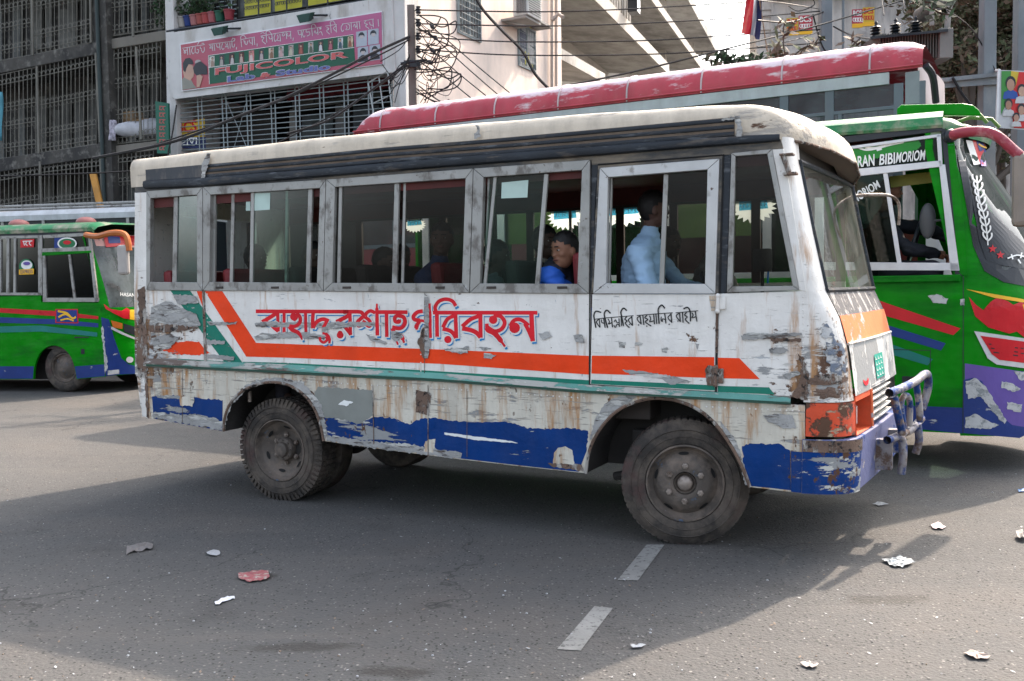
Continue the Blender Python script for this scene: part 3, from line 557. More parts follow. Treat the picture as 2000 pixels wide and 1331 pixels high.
# dark band above the windows, door surround and pillars
plate('window_header', [(263, 366), (600, 344), (926, 318), (1130, 303), (1525, 272), (1530, 292), (1508, 293), (1429, 301), (1428, 303), (1413, 303), (1168, 322), (1156, 323), (1155, 314), (926, 331), (640, 352), (398, 367), (288, 375), (264, 377)], M['band'], -.002, .03)
plate('door_surround', [(1155, 322), (1168, 321), (1162, 400), (1158, 574), (1152, 574)], M['rubber_black'], .0, .03)
plate('door_surround', [(1408, 305), (1428, 302), (1419, 572), (1402, 574)], M['rubber_black'], .0, .03)
MB().tube([P(1168, 322, -.004), P(1413, 303, -.004), P(1405, 574, -.004)], .006, 6).build('door_seal', M['black_gap'], bus, smooth=True)
sheet('door_gap', [(1150.6, 574), (1153.4, 574), (1152.6, 752), (1150, 752)], M['black_gap'], -.0062)
sheet('door_gap', [(1398.5, 574), (1402.5, 574), (1400.5, 766), (1396.5, 766)], M['black_gap'], -.0062)
plate('door_header', [(1168, 323), (1412, 304), (1408, 318), (1172, 336)], M['band'], -.003, .02, door)
plate('door_stile', [(1168, 323), (1175, 323), (1162, 574), (1155, 574)], M['band'], -.0045, .02, door)
plate('door_stile', [(1403, 306), (1412, 304), (1404, 574), (1397, 574)], M['band'], -.0045, .02, door)
# hinges and their rust
for (x, y0, y1) in ((1409, 578, 608), (1405, 718, 752)):
    hb = MB(); c0 = P(x-7, y0, -.02); c1 = P(x-8, y1, -.02)
    hb.tube([c0, c1], .012, 10); hb.ball(c0, .016, 8, 6); hb.ball(c1, .016, 8, 6)
    a0 = P(x-5, y0+2, 0); a1_ = P(x+9, y1-3, 0); hb.box(a0[0], a1_[0], -.014, -.002, a1_[2], a0[2])
    hg = hb.build('hinge', M['bus_white'] if y0 < 600 else M['rust'], bus, smooth=True, bevel=.004)
    patch([(x-28, y0+4), (x-22, y0-4), (x-10, y0-2), (x-9, y1+2), (x-24, y1+1)] if y0 > 600 else [(x-24, y0), (x-8, y0), (x-8, y1), (x-20, y1)], 'rust' if y0 > 600 else 'bus_lower', -.0088, .8, x)
patch([(1398, 610), (1403, 610), (1402, 690), (1397, 690)], 'rust', -.0063, .6, 88)
# rear corner strip, rear wall
plate('rear_corner_post', [(264, 377), (288, 376), (287, 716), (288, 818), (281, 812), (274, 790), (268, 738), (264, 730), (262, 560)], M['bus_white'], -.003, .04)
patch([(268, 566), (284, 560), (286, 640), (288, 700), (287, 740), (270, 738), (266, 700), (272, 640)], 'rust', -.0055, 2, 95)
patch([(282, 736), (287, 736), (291, 817), (286, 815)], 'rust', -.006, 1, 97)
xr = P(264, 560)[0]
MB().box(xr-.01, xr+.03, .03, WB-.03, .62, 1.69).build('rear_wall', M['bus_white'], bus)
rw = MB(); rw.box(xr, xr+.03, .03, .45, 1.69, 2.52); rw.box(xr, xr+.03, 1.5, WB-.03, 1.69, 2.52); rw.box(xr, xr+.03, .45, 1.5, 2.35, 2.52)
rw.build('rear_pillar', M['bus_white'], bus)
MB().poly([(xr+.01, .45, 1.69), (xr+.01, 1.5, 1.69), (xr+.01, 1.5, 2.35), (xr+.01, .45, 2.35)]).build('rear_pane', M['glass_far'], bus)

# roof --------------------------------------------------------------------------
gl = [(264, 366), (600, 343), (926, 318), (1130, 303), (1435, 279), (1525, 271)]
top = [(268, 310), (600, 270.5), (926, 240), (1130, 223), (1380, 205.5), (1440, 204)]
xs = [P(*q)[0] for q in gl]; zg = [P(*q)[2] for q in gl]; xt = [P(*q)[0] for q in top]; zt = [P(*q)[2] for q in top]
def ip(x, X, Z):
    if x <= X[0]: return Z[0]
    for i in range(len(X)-1):
        if x <= X[i+1]: return Z[i]+(Z[i+1]-Z[i])*(x-X[i])/(X[i+1]-X[i])
    return Z[-1]
rows = []; x0 = xr; xe = 3.62
for k in range(0, 49):
    x = x0+(xe-x0)*k/48; zg_ = ip(x, xs, zg)-.0; z1 = ip(x, xt, zt)-.025
    wv = .006*noise.noise(Vector((x*2.1, 3, 1)))
    pr = [(-.004, zg_), (-.008, z1-.05), (.004, z1-.012), (.03, z1+.02), (.08, z1+.034), (.18, z1+.046), (.45, z1+.066), (WB/2, z1+.08)]
    row = [(x, y, z+wv) for y, z in pr]; rows.append(row+[(x, WB-y, z) for _, y, z in row[::-1][1:]])
rf = MB(); rf.grid(rows); rf.poly(rows[0]); 
# forward cap: drops and narrows to the visor lip
def lip(t):  # across the bus, t 0..1 -> visor lip position
    y = .10+t*(WB-.2); x = 3.934+.12*t+.20*math.sin(math.pi*t)**.8; z = 2.525-.115*math.sin(math.pi*min(1, t*1.0))*0-.12*t**1.2+.0
    return Vector((x, y, z))
last = rows[-1]; n = len(last); cap = []
for k in range(0, 13):
    s = k/12; row = []
    for j, q in enumerate(last):
        q = Vector(q); t = max(0, min(1, (q.y-0)/(WB))); e = lip(t)
        if j == 0: e = Vector((3.86, .0, 2.50))
        if j == 1: e = Vector((3.88, .01, 2.52))
        if j == n-1: e = Vector((3.98, WB, 2.40))
        x = q.x+(e.x-q.x)*math.sin(s*math.pi/2)**1.0
        z = e.z+(q.z-e.z)*math.cos(s*math.pi/2)**1.0 if j > 1 else q.z+(e.z-q.z)*s**1.3
        yy = q.y+(e.y-q.y)*s**2
        row.append((x, yy, z))
    cap.append(row)
rf.grid(cap)
rf.build('roof', M['roof'], bus, smooth=2)
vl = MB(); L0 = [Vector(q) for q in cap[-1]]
vl.grid([[q for q in L0[2:-2]], [q+Vector((-.14, 0, -.015)) for q in L0[2:-2]]]); vl.build('visor_soffit', plain('shaded_brown_soffit', (.12, .095, .075), .8), bus, smooth=True)  # shadow under the visor is put into the dark brown colour
vt = MB(); vt.tube([q+Vector((.0, 0, -.004)) for q in L0[2:-2]], .009, 6); vt.build('visor_lip', M['rust'], bus, smooth=True)
# ribs along the roof side
def rib(name, lines, r0, mat, sx=None, depth=-.012):
    mb = MB()
    for (pts_t, pts_b) in lines:
        rws = []
        for (a, b_), (c, d) in zip(pts_t, pts_b):
            T = P(a, b_); Bt = P(c, d); h = T[2]-Bt[2]
            rws.append([(T[0], -.008, T[2]), (T[0], -.008-r0*.8, T[2]-h*.15), (T[0], -.008-r0, T[2]-h*.5), (T[0], -.008-r0*.8, T[2]-h*.85), (T[0], -.008, Bt[2])])
        mb.grid(rws)
    return mb.build(name, mat, bus, smooth=True)
def ln(x0, y0, pts): return pts
T1 = [(398, 322), (600, 303.5), (755, 288), (926, 274.5), (1000, 268), (1200, 250), (1435, 229)]
def off(pts, f): return [(x, y+(f*(19+ (x-398)/1037*8)/24)) for x, y in pts]
rib('roof_rib', [(off(T1, 1), off(T1, 9))], .012, M['rubber_black'])
rib('roof_rib', [(off(T1, 13), off(T1, 21))], .012, M['rubber_black'])
rib('roof_rib', [(off(T1, 25), off(T1, 34))], .014, M['rubber_black'])
gt = [(285, 353), (398, 345), (600, 330), (926, 299), (1130, 284), (1435, 262), (1525, 262)]
gt = [(285, 353), (398, 346), (600, 331), (926, 303), (1130, 288), (1380, 269), (1525, 262)]
gb = [(263, 372), (398, 366), (600, 349), (926, 323), (1130, 308), (1380, 288), (1525, 277)]
rib('gutter', [(gt, gb)], .03, M['rubber_black'])
bk = MB(); bk.grid([[P(a, b_, -.0105), P(a, b_+ (31+(a-398)/1037*13), -.0105)] for a, b_ in T1]); bk.build('rib_backing', plain('brown_grime_strip', (.13, .10, .075), .8, var=.3), bus)
sheet('dark_patch', [(284, 332), (398, 322), (398, 346), (285, 354)], wear('grey_black_patch', (.05, .055, .062), [((.14, .13, .12), 8, .55, .08, (1, 1, .4), 0, 2)], (), rough=.6), -.0095)
for q in ([(396, 318), (404, 300), (412, 300), (404, 330), (398, 350), (392, 350)], [(925, 262), (932, 255), (928, 245), (934, 246), (938, 268), (926, 272)], [(1434, 226), (1446, 226), (1450, 255), (1446, 276), (1438, 274), (1440, 250)], [(1405, 240-5), (1440, 226), (1446, 232), (1410, 241-5)]):
    patch(q, 'putty', -.032, 1.8, int(q[0][0]))

# interior shell, far side -----------------------------------------------------------
FL = .78
MB().box(xr+.04, 3.95, .44, WB-.44, FL-.06, FL).build('floor', M['dark_in'], bus)
MB().box(xr+.04, 3.6, .035, WB-.035, 2.50, 2.52).build('ceiling', M['maroon'], bus)
ih = MB(); ih.box(xr+.04, 3.84, .031, .045, 2.38, 2.50); ih.box(xr+.04, 3.84, WB-.045, WB-.031, 2.36, 2.50); ih.build('inner_header', M['maroon'], bus)
MB().box(xr, 4.02, WB-.03, WB, .55, 1.68).build('far_side_panel', M['bus_white'], bus)
ff = MB(); px_ = [xr, -.55, .4, 1.3, 2.15, 2.62, 3.3, 3.95]
for x in px_: ff.box(x, x+.07, WB-.035, WB-.005, 1.68, 2.36)
ff.box(xr, 4.0, WB-.036, WB-.004, 2.34, 2.53); ff.build('far_window_frame', plain('dark_brown_frame', (.045, .032, .028), .7), bus)
for a, b_ in zip(px_[:-1], px_[1:]):
    mid_ = (a+b_)/2
    MB().box(mid_-.012, mid_+.012, WB-.03, WB-.012, 1.68, 2.34).build('far_stile', M['alu'], bus)
    MB().poly([(a+.07, WB-.02, 1.68), (b_, WB-.02, 1.68), (b_, WB-.02, 2.34), (a+.07, WB-.02, 2.34)]).build('far_pane', M['glass_far'], bus)
# spiky white route stickers on the far panes
def translucent(nm, c):
    m, nt, b = new_mat(nm); t_ = N(nt, 'ShaderNodeBsdfTranslucent'); t_.inputs[0].default_value = (*c, 1); mx = N(nt, 'ShaderNodeMixShader'); mx.inputs[0].default_value = .6; b.inputs['Base Color'].default_value = (*c, 1)
    nt.links.new(b.outputs[0], mx.inputs[1]); nt.links.new(t_.outputs[0], mx.inputs[2]); nt.links.new(mx.outputs[0], nt.nodes['Material Output'].inputs[0]); return m
st_m = translucent('sticker_white', (.85, .88, .88)); sb_m = translucent('sticker_blue', (.10, .50, .75))
for (px, py, rx, ry) in ((1104, 424, 30, 24), (1216, 416, 40, 24), (810, 440, 22, 15), (1472, 405, 32, 26)):
    c = B.p(px, py, WB-.024); s_ = MB(); k = 40; ppm = FPX/9.3
    s_.poly([(c[0]+math.cos(2*math.pi*i/k)*rx/ppm*1.15*(1 if i % 2 else .78), WB-.024, c[2]+math.sin(2*math.pi*i/k)*ry/ppm*(1 if i % 2 else .74)) for i in range(k)])
    s_.cur = 1; ww, hh = rx/ppm*.72, ry/ppm*.34
    r = random.Random(px)
    s_.poly([(c[0]-ww, WB-.0265, c[2]-hh+.02), (c[0]+ww, WB-.0265, c[2]-hh*.8+.02), (c[0]+ww*.9, WB-.0265, c[2]+hh+.02), (c[0]-ww, WB-.0265, c[2]+hh*.9+.02)])
    s_.cur = 0; x = c[0]-ww*.85
    while x < c[0]+ww*.8:
        s_.poly([(x, WB-.029, c[2]), (x+.014, WB-.029, c[2]), (x+.014, WB-.029, c[2]+.028), (x, WB-.029, c[2]+.028)]); s_.poly([(x-.006, WB-.0295, c[2]+.03), (x+.022, WB-.0295, c[2]+.03), (x+.022, WB-.0295, c[2]+.036), (x-.006, WB-.0295, c[2]+.036)]); x += r.uniform(.026, .034)
    s_.build('window_sticker', [st_m, sb_m], bus, recalc=False)
# paper notices on the near panes
for (q, y) in (([(980, 357), (1032, 352), (1030, 386), (979, 388)], .0135), ([(496, 378), (528, 377), (527, 410), (496, 412)], .0135), ([(481, 380), (489, 380), (489, 412), (480, 412)], .037)):
    sheet('paper_notice', q, plain('pale_notice_paper', (.42, .55, .50), .7), y)
# seats
def seat(x, y, red=False):
    m_ = M['seat_red'] if red else M['seat_dark']
    b_ = MB(); b_.box(x-.02, x+.42, y, y+.84, FL+.33, FL+.47); s_ = b_.build('seat_cushion', m_, bus, bevel=.03)
    b_ = MB(); b_.hexa([(x-.10, y, FL+.42), (x, y, FL+.42), (x-.06, y+0, FL+1.08), (x-.16, y+0, FL+1.08)], [(x-.10, y+.84, FL+.42), (x, y+.84, FL+.42), (x-.06, y+.84, FL+1.08), (x-.16, y+.84, FL+1.08)])
    b = b_.build('seat_back', m_, bus, bevel=.035)
    b_ = MB(); b_.tube([(x+.05, y+.06, FL), (x+.05, y+.06, FL+.35)], .018, 6); b_.tube([(x+.05, y+.78, FL), (x+.05, y+.78, FL+.35)], .018, 6); b_.build('seat_leg', M['steel'], bus, smooth=True)
    if red:
        w_ = MB(); w_.poly([(x+.012, y+.25, FL+.75), (x+.004, y+.42, FL+.92), (x+.012, y+.60, FL+.75), (x+.02, y+.42, FL+.6)]); w_.build('seat_trim', M['seat_white'], bus)
for i, x in enumerate((-1.05, -.4, .25, .9, 1.55, 2.15)):
    seat(x, .06, i in (0, 1, 4)); seat(x, 1.04, i in (2, 3))
b_ = MB(); b_.box(2.62, 3.08, .14, .66, FL+.35, FL+.52); b_.build('driver_seat_cushion', M['seat_red'], bus, bevel=.03)
b_ = MB(); b_.hexa([(2.50, .14, FL+.5), (2.62, .14, FL+.5), (2.56, .14, FL+1.12), (2.46, .14, FL+1.12)], [(2.50, .66, FL+.5), (2.62, .66, FL+.5), (2.56, .66, FL+1.12), (2.46, .66, FL+1.12)]); b_.build('driver_seat_back', M['seat_red'], bus, bevel=.035)
b_ = MB(); b_.box(2.66, 3.0, .18, .62, FL, FL+.36); b_.build('driver_seat_base', M['dark_in'], bus, bevel=.01)
# dashboard, steering wheel, fan-like lamp
b_ = MB(); b_.hexa([(3.62, .05, 1.05), (4.08, .05, 1.05), (4.05, .05, 1.60), (3.68, .05, 1.50)], [(3.70, WB-.05, 1.05), (4.2, WB-.05, 1.05), (4.16, WB-.05, 1.60), (3.76, WB-.05, 1.50)]); b_.build('dashboard', plain('dusty_dashboard', (.16, .15, .135), .7), bus, bevel=.02)
sw = MB(); cx, cy, cz = 3.42, .44, 1.60; tilt = R_(38); ring = []
for k in range(29):
    a = 2*math.pi*k/28; u_, v_ = .21*math.cos(a), .21*math.sin(a); ring.append((cx-v_*math.sin(tilt), cy+u_, cz+v_*math.cos(tilt)*.9))
sw.tube(ring, .015, 8, False); swo = sw.build('steering_wheel', M['rubber_black'], bus, smooth=True)
s2 = MB(); s2.tube([(cx-.0, cy, cz-.0), (cx+.25, cy, cz-.3), (cx+.35, cy, 1.05)], .022, 8)
for a in (0, 2.1, 4.2): s2.tube([(cx, cy, cz), (cx-.2*math.sin(a)*math.sin(tilt), cy+.2*math.cos(a), cz+.2*math.sin(a)*math.cos(tilt)*.9)], .01, 6)
s2.build('steering_column', M['rubber_black'], bus, smooth=True)
b_ = MB(); c = P(1489, 508, .35); b_.tube([(c[0], .35, c[2]-.22), (c[0], .35, c[2]-.07)], .012, 6); b_.lathe([(.0, -.075), (.055, -.075), (.062, -.05), (.062, .05), (.055, .07), (0, .07)], 16, 'z', (c[0], .35, c[2])); b_.build('dashboard_lamp', M['under'], bus, smooth=True)
b_ = MB(); c = P(1500, 545, .35); b_.tube([(c[0], .34, c[2]-.03), (c[0]+.004, .34, c[2]+.06)], .006, 6); b_.build('blue_pen', plain('blue_plastic', (.01, .2, .6), .4), bus)
# engine cover (pale box seen through the front quarter pane)
b_ = MB(); b_.box(3.45, 3.80, .75, 1.35, FL, 1.66); b_.build('engine_cover', plain('pale_vinyl_cover', (.42, .42, .38), .6), bus, bevel=.05)

# nose -----------------------------------------------------------------------------
TAB = [(.42, 4.0, 4.27, .20), (.74, 4.005, 4.28, .20), (.95, 4.01, 4.275, .20), (1.28, 4.01, 4.235, .19), (1.46, 4.01, 4.19, .18), (1.62, 4.0, 4.115, .15), (2.0, 3.93, 4.035, .14), (2.47, 3.83, 3.945, .14)]
def tabz(z):
    if z <= TAB[0][0]: return TAB[0][1:]
    for a, b_ in zip(TAB, TAB[1:]):
        if z <= b_[0]:
            t = (z-a[0])/(b_[0]-a[0]); return tuple(a[i]+(b_[i]-a[i])*t for i in (1, 2, 3))
    return TAB[-1][1:]
FD = .12
NC, NF = 8, 16
def nose(s, z, push=0.0):
    """s: 0..1 near corner, 1..2 front, 2..3 far corner"""
    xa, xb, yb = tabz(z)
    xb += push
    if s <= 1:
        t = s; x = (1-t)**2*xa+2*t*(1-t)*(xb-.02)+t*t*xb; y = (1-t)**2*0+2*t*(1-t)*0.0+t*t*yb; return Vector((x, y-.0, z))
    if s <= 2:
        t = s-1; y = yb+(WB-2*yb)*t; x = xb+FD*t+.015*math.sin(math.pi*t); return Vector((x, y, z))
    t = 3-s; x = (1-t)**2*(xa+FD)+2*t*(1-t)*(xb-.02+FD)+t*t*(xb+FD); y = WB-t*t*yb; return Vector((x, y, z))
def npatch(name, s0, s1, z0, z1, mat, push=0, nz=6, ns=12, parent=bus, pushf=None):
    rws = []
    for i in range(nz+1):
        z = z0+(z1-z0)*i/nz
        rws.append([nose(s0+(s1-s0)*j/ns, z, push)+Vector((0, 0, 0)) for j in range(ns+1)])
    return MB().grid(rws).build(name, mat, parent, smooth=2)
npatch('corner_panel', 0, 1, .96, 1.62, M['bus_white'], 0, 8, 10)
npatch('corner_panel', 2, 3, .42, 1.62, M['bus_white'], 0, 8, 10)
npatch('front_pillar', 0, 1.02, 1.62, 2.54, M['bus_white'], 0, 8, 8)
npatch('front_pillar', 1.98, 3, 1.62, 2.54, M['bus_white'], 0, 8, 8)
npatch('cowl_panel', 1, 2, 1.47, 1.615, wear('peeled_charcoal_cowl', (.075, .075, .08), [((.34, .33, .32), 9, .54, .02, (1, 1, .5), 0, 3), ((.5, .5, .48), 16, .64, .02, (1, 1, .4), 0, 5)], (), rough=.7, bump=.8), .004, 3, 20)
npatch('orange_band', 1, 2, 1.30, 1.47, M['orange_lt'], .007, 3, 20)
fpm = wear('white_front_panel_paint', (.58, .58, .56), [((.24, .25, .25), 5, .53, .008, (1, 1, .6), .1, 3), ((.52, .52, .51), 8, .64, .01, None, 0, 7), (RUST, 14, .71, .02, None, 0, 5)], [(4.3, .7, 1.12, .5, .5, .3, .6)], var=.05, rough=.42, bump=.4, dirt=.15)
npatch('front_panel', 1, 2, .985, 1.30, fpm, .012, 5, 20)
# ledge over the front panel
lg = MB(); lg.tube([nose(1+t/20, 1.30, .012) for t in range(0, 21)], .009, 6); lg.build('front_ledge', M['bus_white'], bus, smooth=True)
lg = MB(); lg.tube([nose(1+t/20, 1.625, .004)+Vector((.0, 0, 0)) for t in range(0, 21)], .017, 6); lg.build('windscreen_seal', M['rubber_black'], bus, smooth=True)
lg = MB(); lg.tube([nose(1+t/20, 2.40-.03*t/20*0, .004) for t in range(0, 21)], .017, 6); lg.tube([nose(1.01, z, .004) for z in (1.62, 1.8, 2.0, 2.2, 2.4)], .012, 6); lg.tube([nose(1.99, z, .004) for z in (1.62, 1.8, 2.0, 2.2, 2.4)], .015, 6); lg.build('windscreen_seal', M['rubber_black'], bus, smooth=True)
npatch('windscreen', 1.01, 1.99, 1.63, 2.40, M['glass_wind'], .0, 6, 20)
npatch('windscreen_header', 1, 2, 2.40, 2.50, plain('dark_header', (.05, .045, .04), .8), -.02, 2, 20)
# vertical hairline seam and corner rust
patch([(1558, 690), (1572, 700), (1580, 740), (1578, 782), (1545, 776), (1560, 750), (1566, 720)], 'rust', -.0065, 2.5, 71)
cr_ = MB()
for (s0, s1, z0, z1, sd) in ((.12, .62, .985, 1.05, 1), (.05, .75, 1.06, 1.13, 2), (.35, .85, 1.12, 1.34, 3), (.3, .6, 1.34, 1.42, 4)):
    r = random.Random(sd); ring = []
    for k in range(26):
        a = 2*math.pi*k/26; rr = 1+r.uniform(-.25, .25); s = (s0+s1)/2+(s1-s0)/2*math.cos(a)*rr; z = (z0+z1)/2+(z1-z0)/2*math.sin(a)*rr; ring.append((s, z))
    cs, cz_ = (s0+s1)/2, (z0+z1)/2; cr_.cur = 0 if sd < 3 else 1
    inner = [nose(max(.02, (a+cs)/2), (b_+cz_)/2)+Vector((.004, -.006, 0)) for a, b_ in ring]; outer = [nose(max(.02, a), b_)+Vector((.003, -.004, 0)) for a, b_ in ring]
    cr_.grid([outer+[outer[0]], inner+[inner[0]]]); cr_.poly(inner)
cr_.build('scraped_patch', [M['rust'], wear('blue_grey_scrape', (.15, .18, .23), [((.45, .46, .46), 12, .52, .03, H3, 0, 1), (RUST, 12, .62, .03, H3, 0, 4)], (), rough=.8, bump=.8)], bus, recalc=False)
# red lip-like marks and teal plate on the front panel
mk = MB()
for t in range(9):
    a = math.pi*(1+t/8); 
arc = [nose(1.20+.05*math.cos(math.pi+math.pi*t/8), 1.055+.035*math.sin(math.pi+math.pi*t/8), .016) for t in range(9)]
arc2 = [nose(1.20+.05*math.cos(math.pi+math.pi*t/8)*.75, 1.065+.018*math.sin(math.pi+math.pi*t/8), .016) for t in range(9)]
mk.grid([arc, arc2]); mk.build('painted_mark', M['red_letter'], bus, recalc=False)
tp = MB(); tp.grid([[nose(s, z, .017) for s in (1.42, 1.52, 1.62)] for z in (1.03, 1.19)]); tpo = tp.build('number_plate', M['teal'], bus, recalc=False)
tp = MB()
for i in range(4):
    for j in range(3):
        z = 1.045+i*.036; s = 1.435+j*.06; tp.grid([[nose(s, z, .0185), nose(s+.035, z, .0185)], [nose(s, z+.006, .0185), nose(s+.035, z+.006, .0185)]]); tp.grid([[nose(s, z, .0185), nose(s+.008, z, .0185)], [nose(s, z+.022, .0185), nose(s+.008, z+.022, .0185)]])
tp.build('plate_characters', M['plate_white'], tpo, recalc=False)
# headlamp housing
npatch('headlamp_corner', .03, 1, .755, .955, M['orange_dk'], .004, 6, 10)
hb = MB()
def NS(s, z, push=0): return nose(s, z, push)
z0, z1 = .745, .955
for s in (1.0, 1.28):
    hb.poly([NS(s, z0, .01), NS(s, z1+.02, .01), NS(s, z1+.02, -.22), NS(s, z0, -.22)])
hb.grid([[NS(1+i*.07, z0, .01) for i in range(5)], [NS(1+i*.07, z0, -.22) for i in range(5)]])
hb.grid([[NS(1+i*.07, z0, -.22) for i in range(5)], [NS(1+i*.07, z1+.02, -.22) for i in range(5)]])
hb.grid([[NS(1+i*.07, z1+.02, -.22) for i in range(5)], [NS(1+i*.07, z1+.04, .01) for i in range(5)]])
hb.grid([[NS(1+i*.07, z1-.005, .008) for i in range(5)], [NS(1+i*.07, z1+.045, .008) for i in range(5)]])
hb.build('headlamp_housing', plain('orange_housing_paint', (.62, .10, .035), .5, var=.2, bump=.3), bus, recalc=False)
fl = MB(); fl.tube([NS(1.285, z0, .012), NS(1.285, z1+.03, .012)], .011, 6); fl.build('housing_edge', M['orange_lt'], bus, smooth=True)
lm = MB(); c = nose(1.07, .85, -.05); lm.box(c.x-.06, c.x+.03, c.y-.035, c.y+.075, c.z-.065, c.z+.065); lm.build('headlight', M['steel'], bus, bevel=.012)
lm = MB(); lm.box(c.x+.031, c.x+.036, c.y-.026, c.y+.066, c.z-.055, c.z+.055); lm.build('headlight_lens', plain('clear_lamp_lens', (.5, .5, .48), .15), bus, bevel=.004)
# far headlamp + grille
gr = MB()
for i in range(6):
    z = .76+i*.045
    gr.grid([[nose(1.30+.12*k, z, .0) for k in range(5)], [nose(1.30+.12*k, z+.02, .015) for k in range(5)], [nose(1.30+.12*k, z+.022, -.02) for k in range(5)]])
gr.build('grille_slat', M['bus_white'], bus, recalc=False)
gb_ = MB(); gb_.grid([[nose(1.28+.06*k, .74, -.08) for k in range(13)], [nose(1.28+.06*k, 1.0, -.08) for k in range(13)]]); gb_.build('grille_back', M['black_gap'], bus, recalc=False)
# bumper
bm_ = MB(); rws = []
for z, ps in ((.41, .0), (.42, .035), (.70, .035), (.735, .03), (.74, -.02)):
    rws.append([Vector((nose(s, z, ps).x, nose(s, z, ps).y-(.012 if s < 1 else 0), z)) for s in [i/6 for i in range(0, 19)]])
bm_.grid(rws); bmp = bm_.build('bumper', M['lilac'], bus, smooth=True)
cpb = MB(); cpb.grid([[Vector((nose(s, z, .038).x+.003, nose(s, z, .038).y-.016, z)) for s in [i/8 for i in range(0, 9)]] for z in (.415, .5, .6, .72)]); cpb.build('bumper_corner', M['blue'], bus, smooth=2)
sheet('bumper_side', [(1545, 882), (1573, 884), (1573, 964), (1545, 961)], M['blue'], -.0105)
cl = MB(); cl.grid([[Vector((nose(s, z, .042).x+.004, nose(s, z, .042).y-.019, z)) for s in [i/8 for i in range(0, 9)]] for z in (.665, .70, .735)]); cl.build('scraped_patch', M['rust'], bus, smooth=2)
# bull bar of welded pipes
bb = empty('bull_bar'); bb.parent = bus
r = .036
def PP(px, py, y): return P(px, py, y)
tl = [PP(1737, 768, .50), PP(1765, 757, .72), PP(1790, 744, .98), PP(1806, 731, 1.22), PP(1812, 735, 1.36)]
def pipe(name, pts, r=.034, mat='bar', hollow=False, n=5):
    mb = MB(); q = catmull([tuple(p) for p in pts], n); r = r*.76; mb.tube(q, r, 14, not hollow)
    if hollow:
        d = (Vector(q[0])-Vector(q[1])).normalized(); qq = [Vector(q[0])+d*.001, Vector(q[0])-d*.08]
        mb.tube([Vector(q[0])-d*.001, Vector(q[0])-d*.1], r*.8, 14, False); mb.poly([Vector(q[0])-d*.09+v for v in [Vector((0, math.cos(a), math.sin(a)))*r*.8 for a in [2*math.pi*k/14 for k in range(14)]]])
    return mb.build(name, M[mat], bb, smooth=True)
pipe('top_rail', tl+[PP(1812, 760, 1.40), PP(1800, 800, 1.36)], .036, 'bar_bare', True)
pipe('lower_rail', [PP(1733, 860, .50), PP(1758, 850, .72), PP(1780, 838, .98), PP(1800, 818, 1.30)], .034, 'bar_bare', True)
pipe('upright', [PP(1746, 775, .60), PP(1755, 815, .62), PP(1763, 848, .66)], .033)
pipe('upright', [PP(1790, 752, 1.0), PP(1795, 790, 1.02), PP(1797, 824, 1.04)], .03)
pipe('loop', [PP(1766, 838, .74), PP(1760, 790, .74), PP(1768, 772, .80), PP(1777, 785, .86), PP(1776, 832, .88)], .026)
pipe('leg', [PP(1752, 852, .66), PP(1762, 860, .70), PP(1764, 890, .70), PP(1760, 926, .70)], .034, 'bar_bare')
pipe('leg', [PP(1792, 828, 1.10), PP(1795, 860, 1.12), PP(1788, 886, 1.12)], .034, 'bar_bare')
bk_ = MB(); a = PP(1722, 850, .5); bk_.box(4.28, a[0]+.05, .66, .74, .46, .66); bk_.build('bracket', M['bar_bare'], bb, bevel=.006); bk_ = MB(); bk_.box(4.30, a[0]+.08, 1.12, 1.20, .50, .66); bk_.build('bracket', M['bar_bare'], bb, bevel=.006)
# mirror arm on the far front corner, and mirror bracket on the near pillar
ma = MB(); ma.tube(catmull([tuple(P(1662, 384, 1.80)), tuple(P(1700, 381, 1.9)), tuple(P(1735, 382, 2.0)), tuple(P(1752, 392, 2.05)), tuple(P(1757, 412, 2.05)), tuple(P(1755, 440, 2.05))], 5), .012, 8)
ma.build('mirror_arm', M['steel'], bus, smooth=True)
mbk = MB(); a = P(1530, 305, -.02); mbk.tube([(a[0], -.03, a[2]), (a[0]+.035, -.035, a[2]-.10)], .016, 10); mbk.box(a[0]-.02, a[0]+.06, -.05, .02, a[2]+.0, a[2]+.012); mbk.box(a[0], a[0]+.08, -.05, .02, a[2]-.115, a[2]-.10); mbk.build('mirror_bracket', M['rust'], bus, bevel=.003)
# near-side filler between side panel and pillar bottom
plate('pillar_base', [(1508, 292), (1530, 290), (1575, 570), (1561, 568)], M['bus_white'], -.0015, .02)
plate('pillar_head', [(1430, 262-0), (1525, 271), (1535, 292), (1508, 292), (1440, 290)], M['band'], .0, .02) if 0 else None
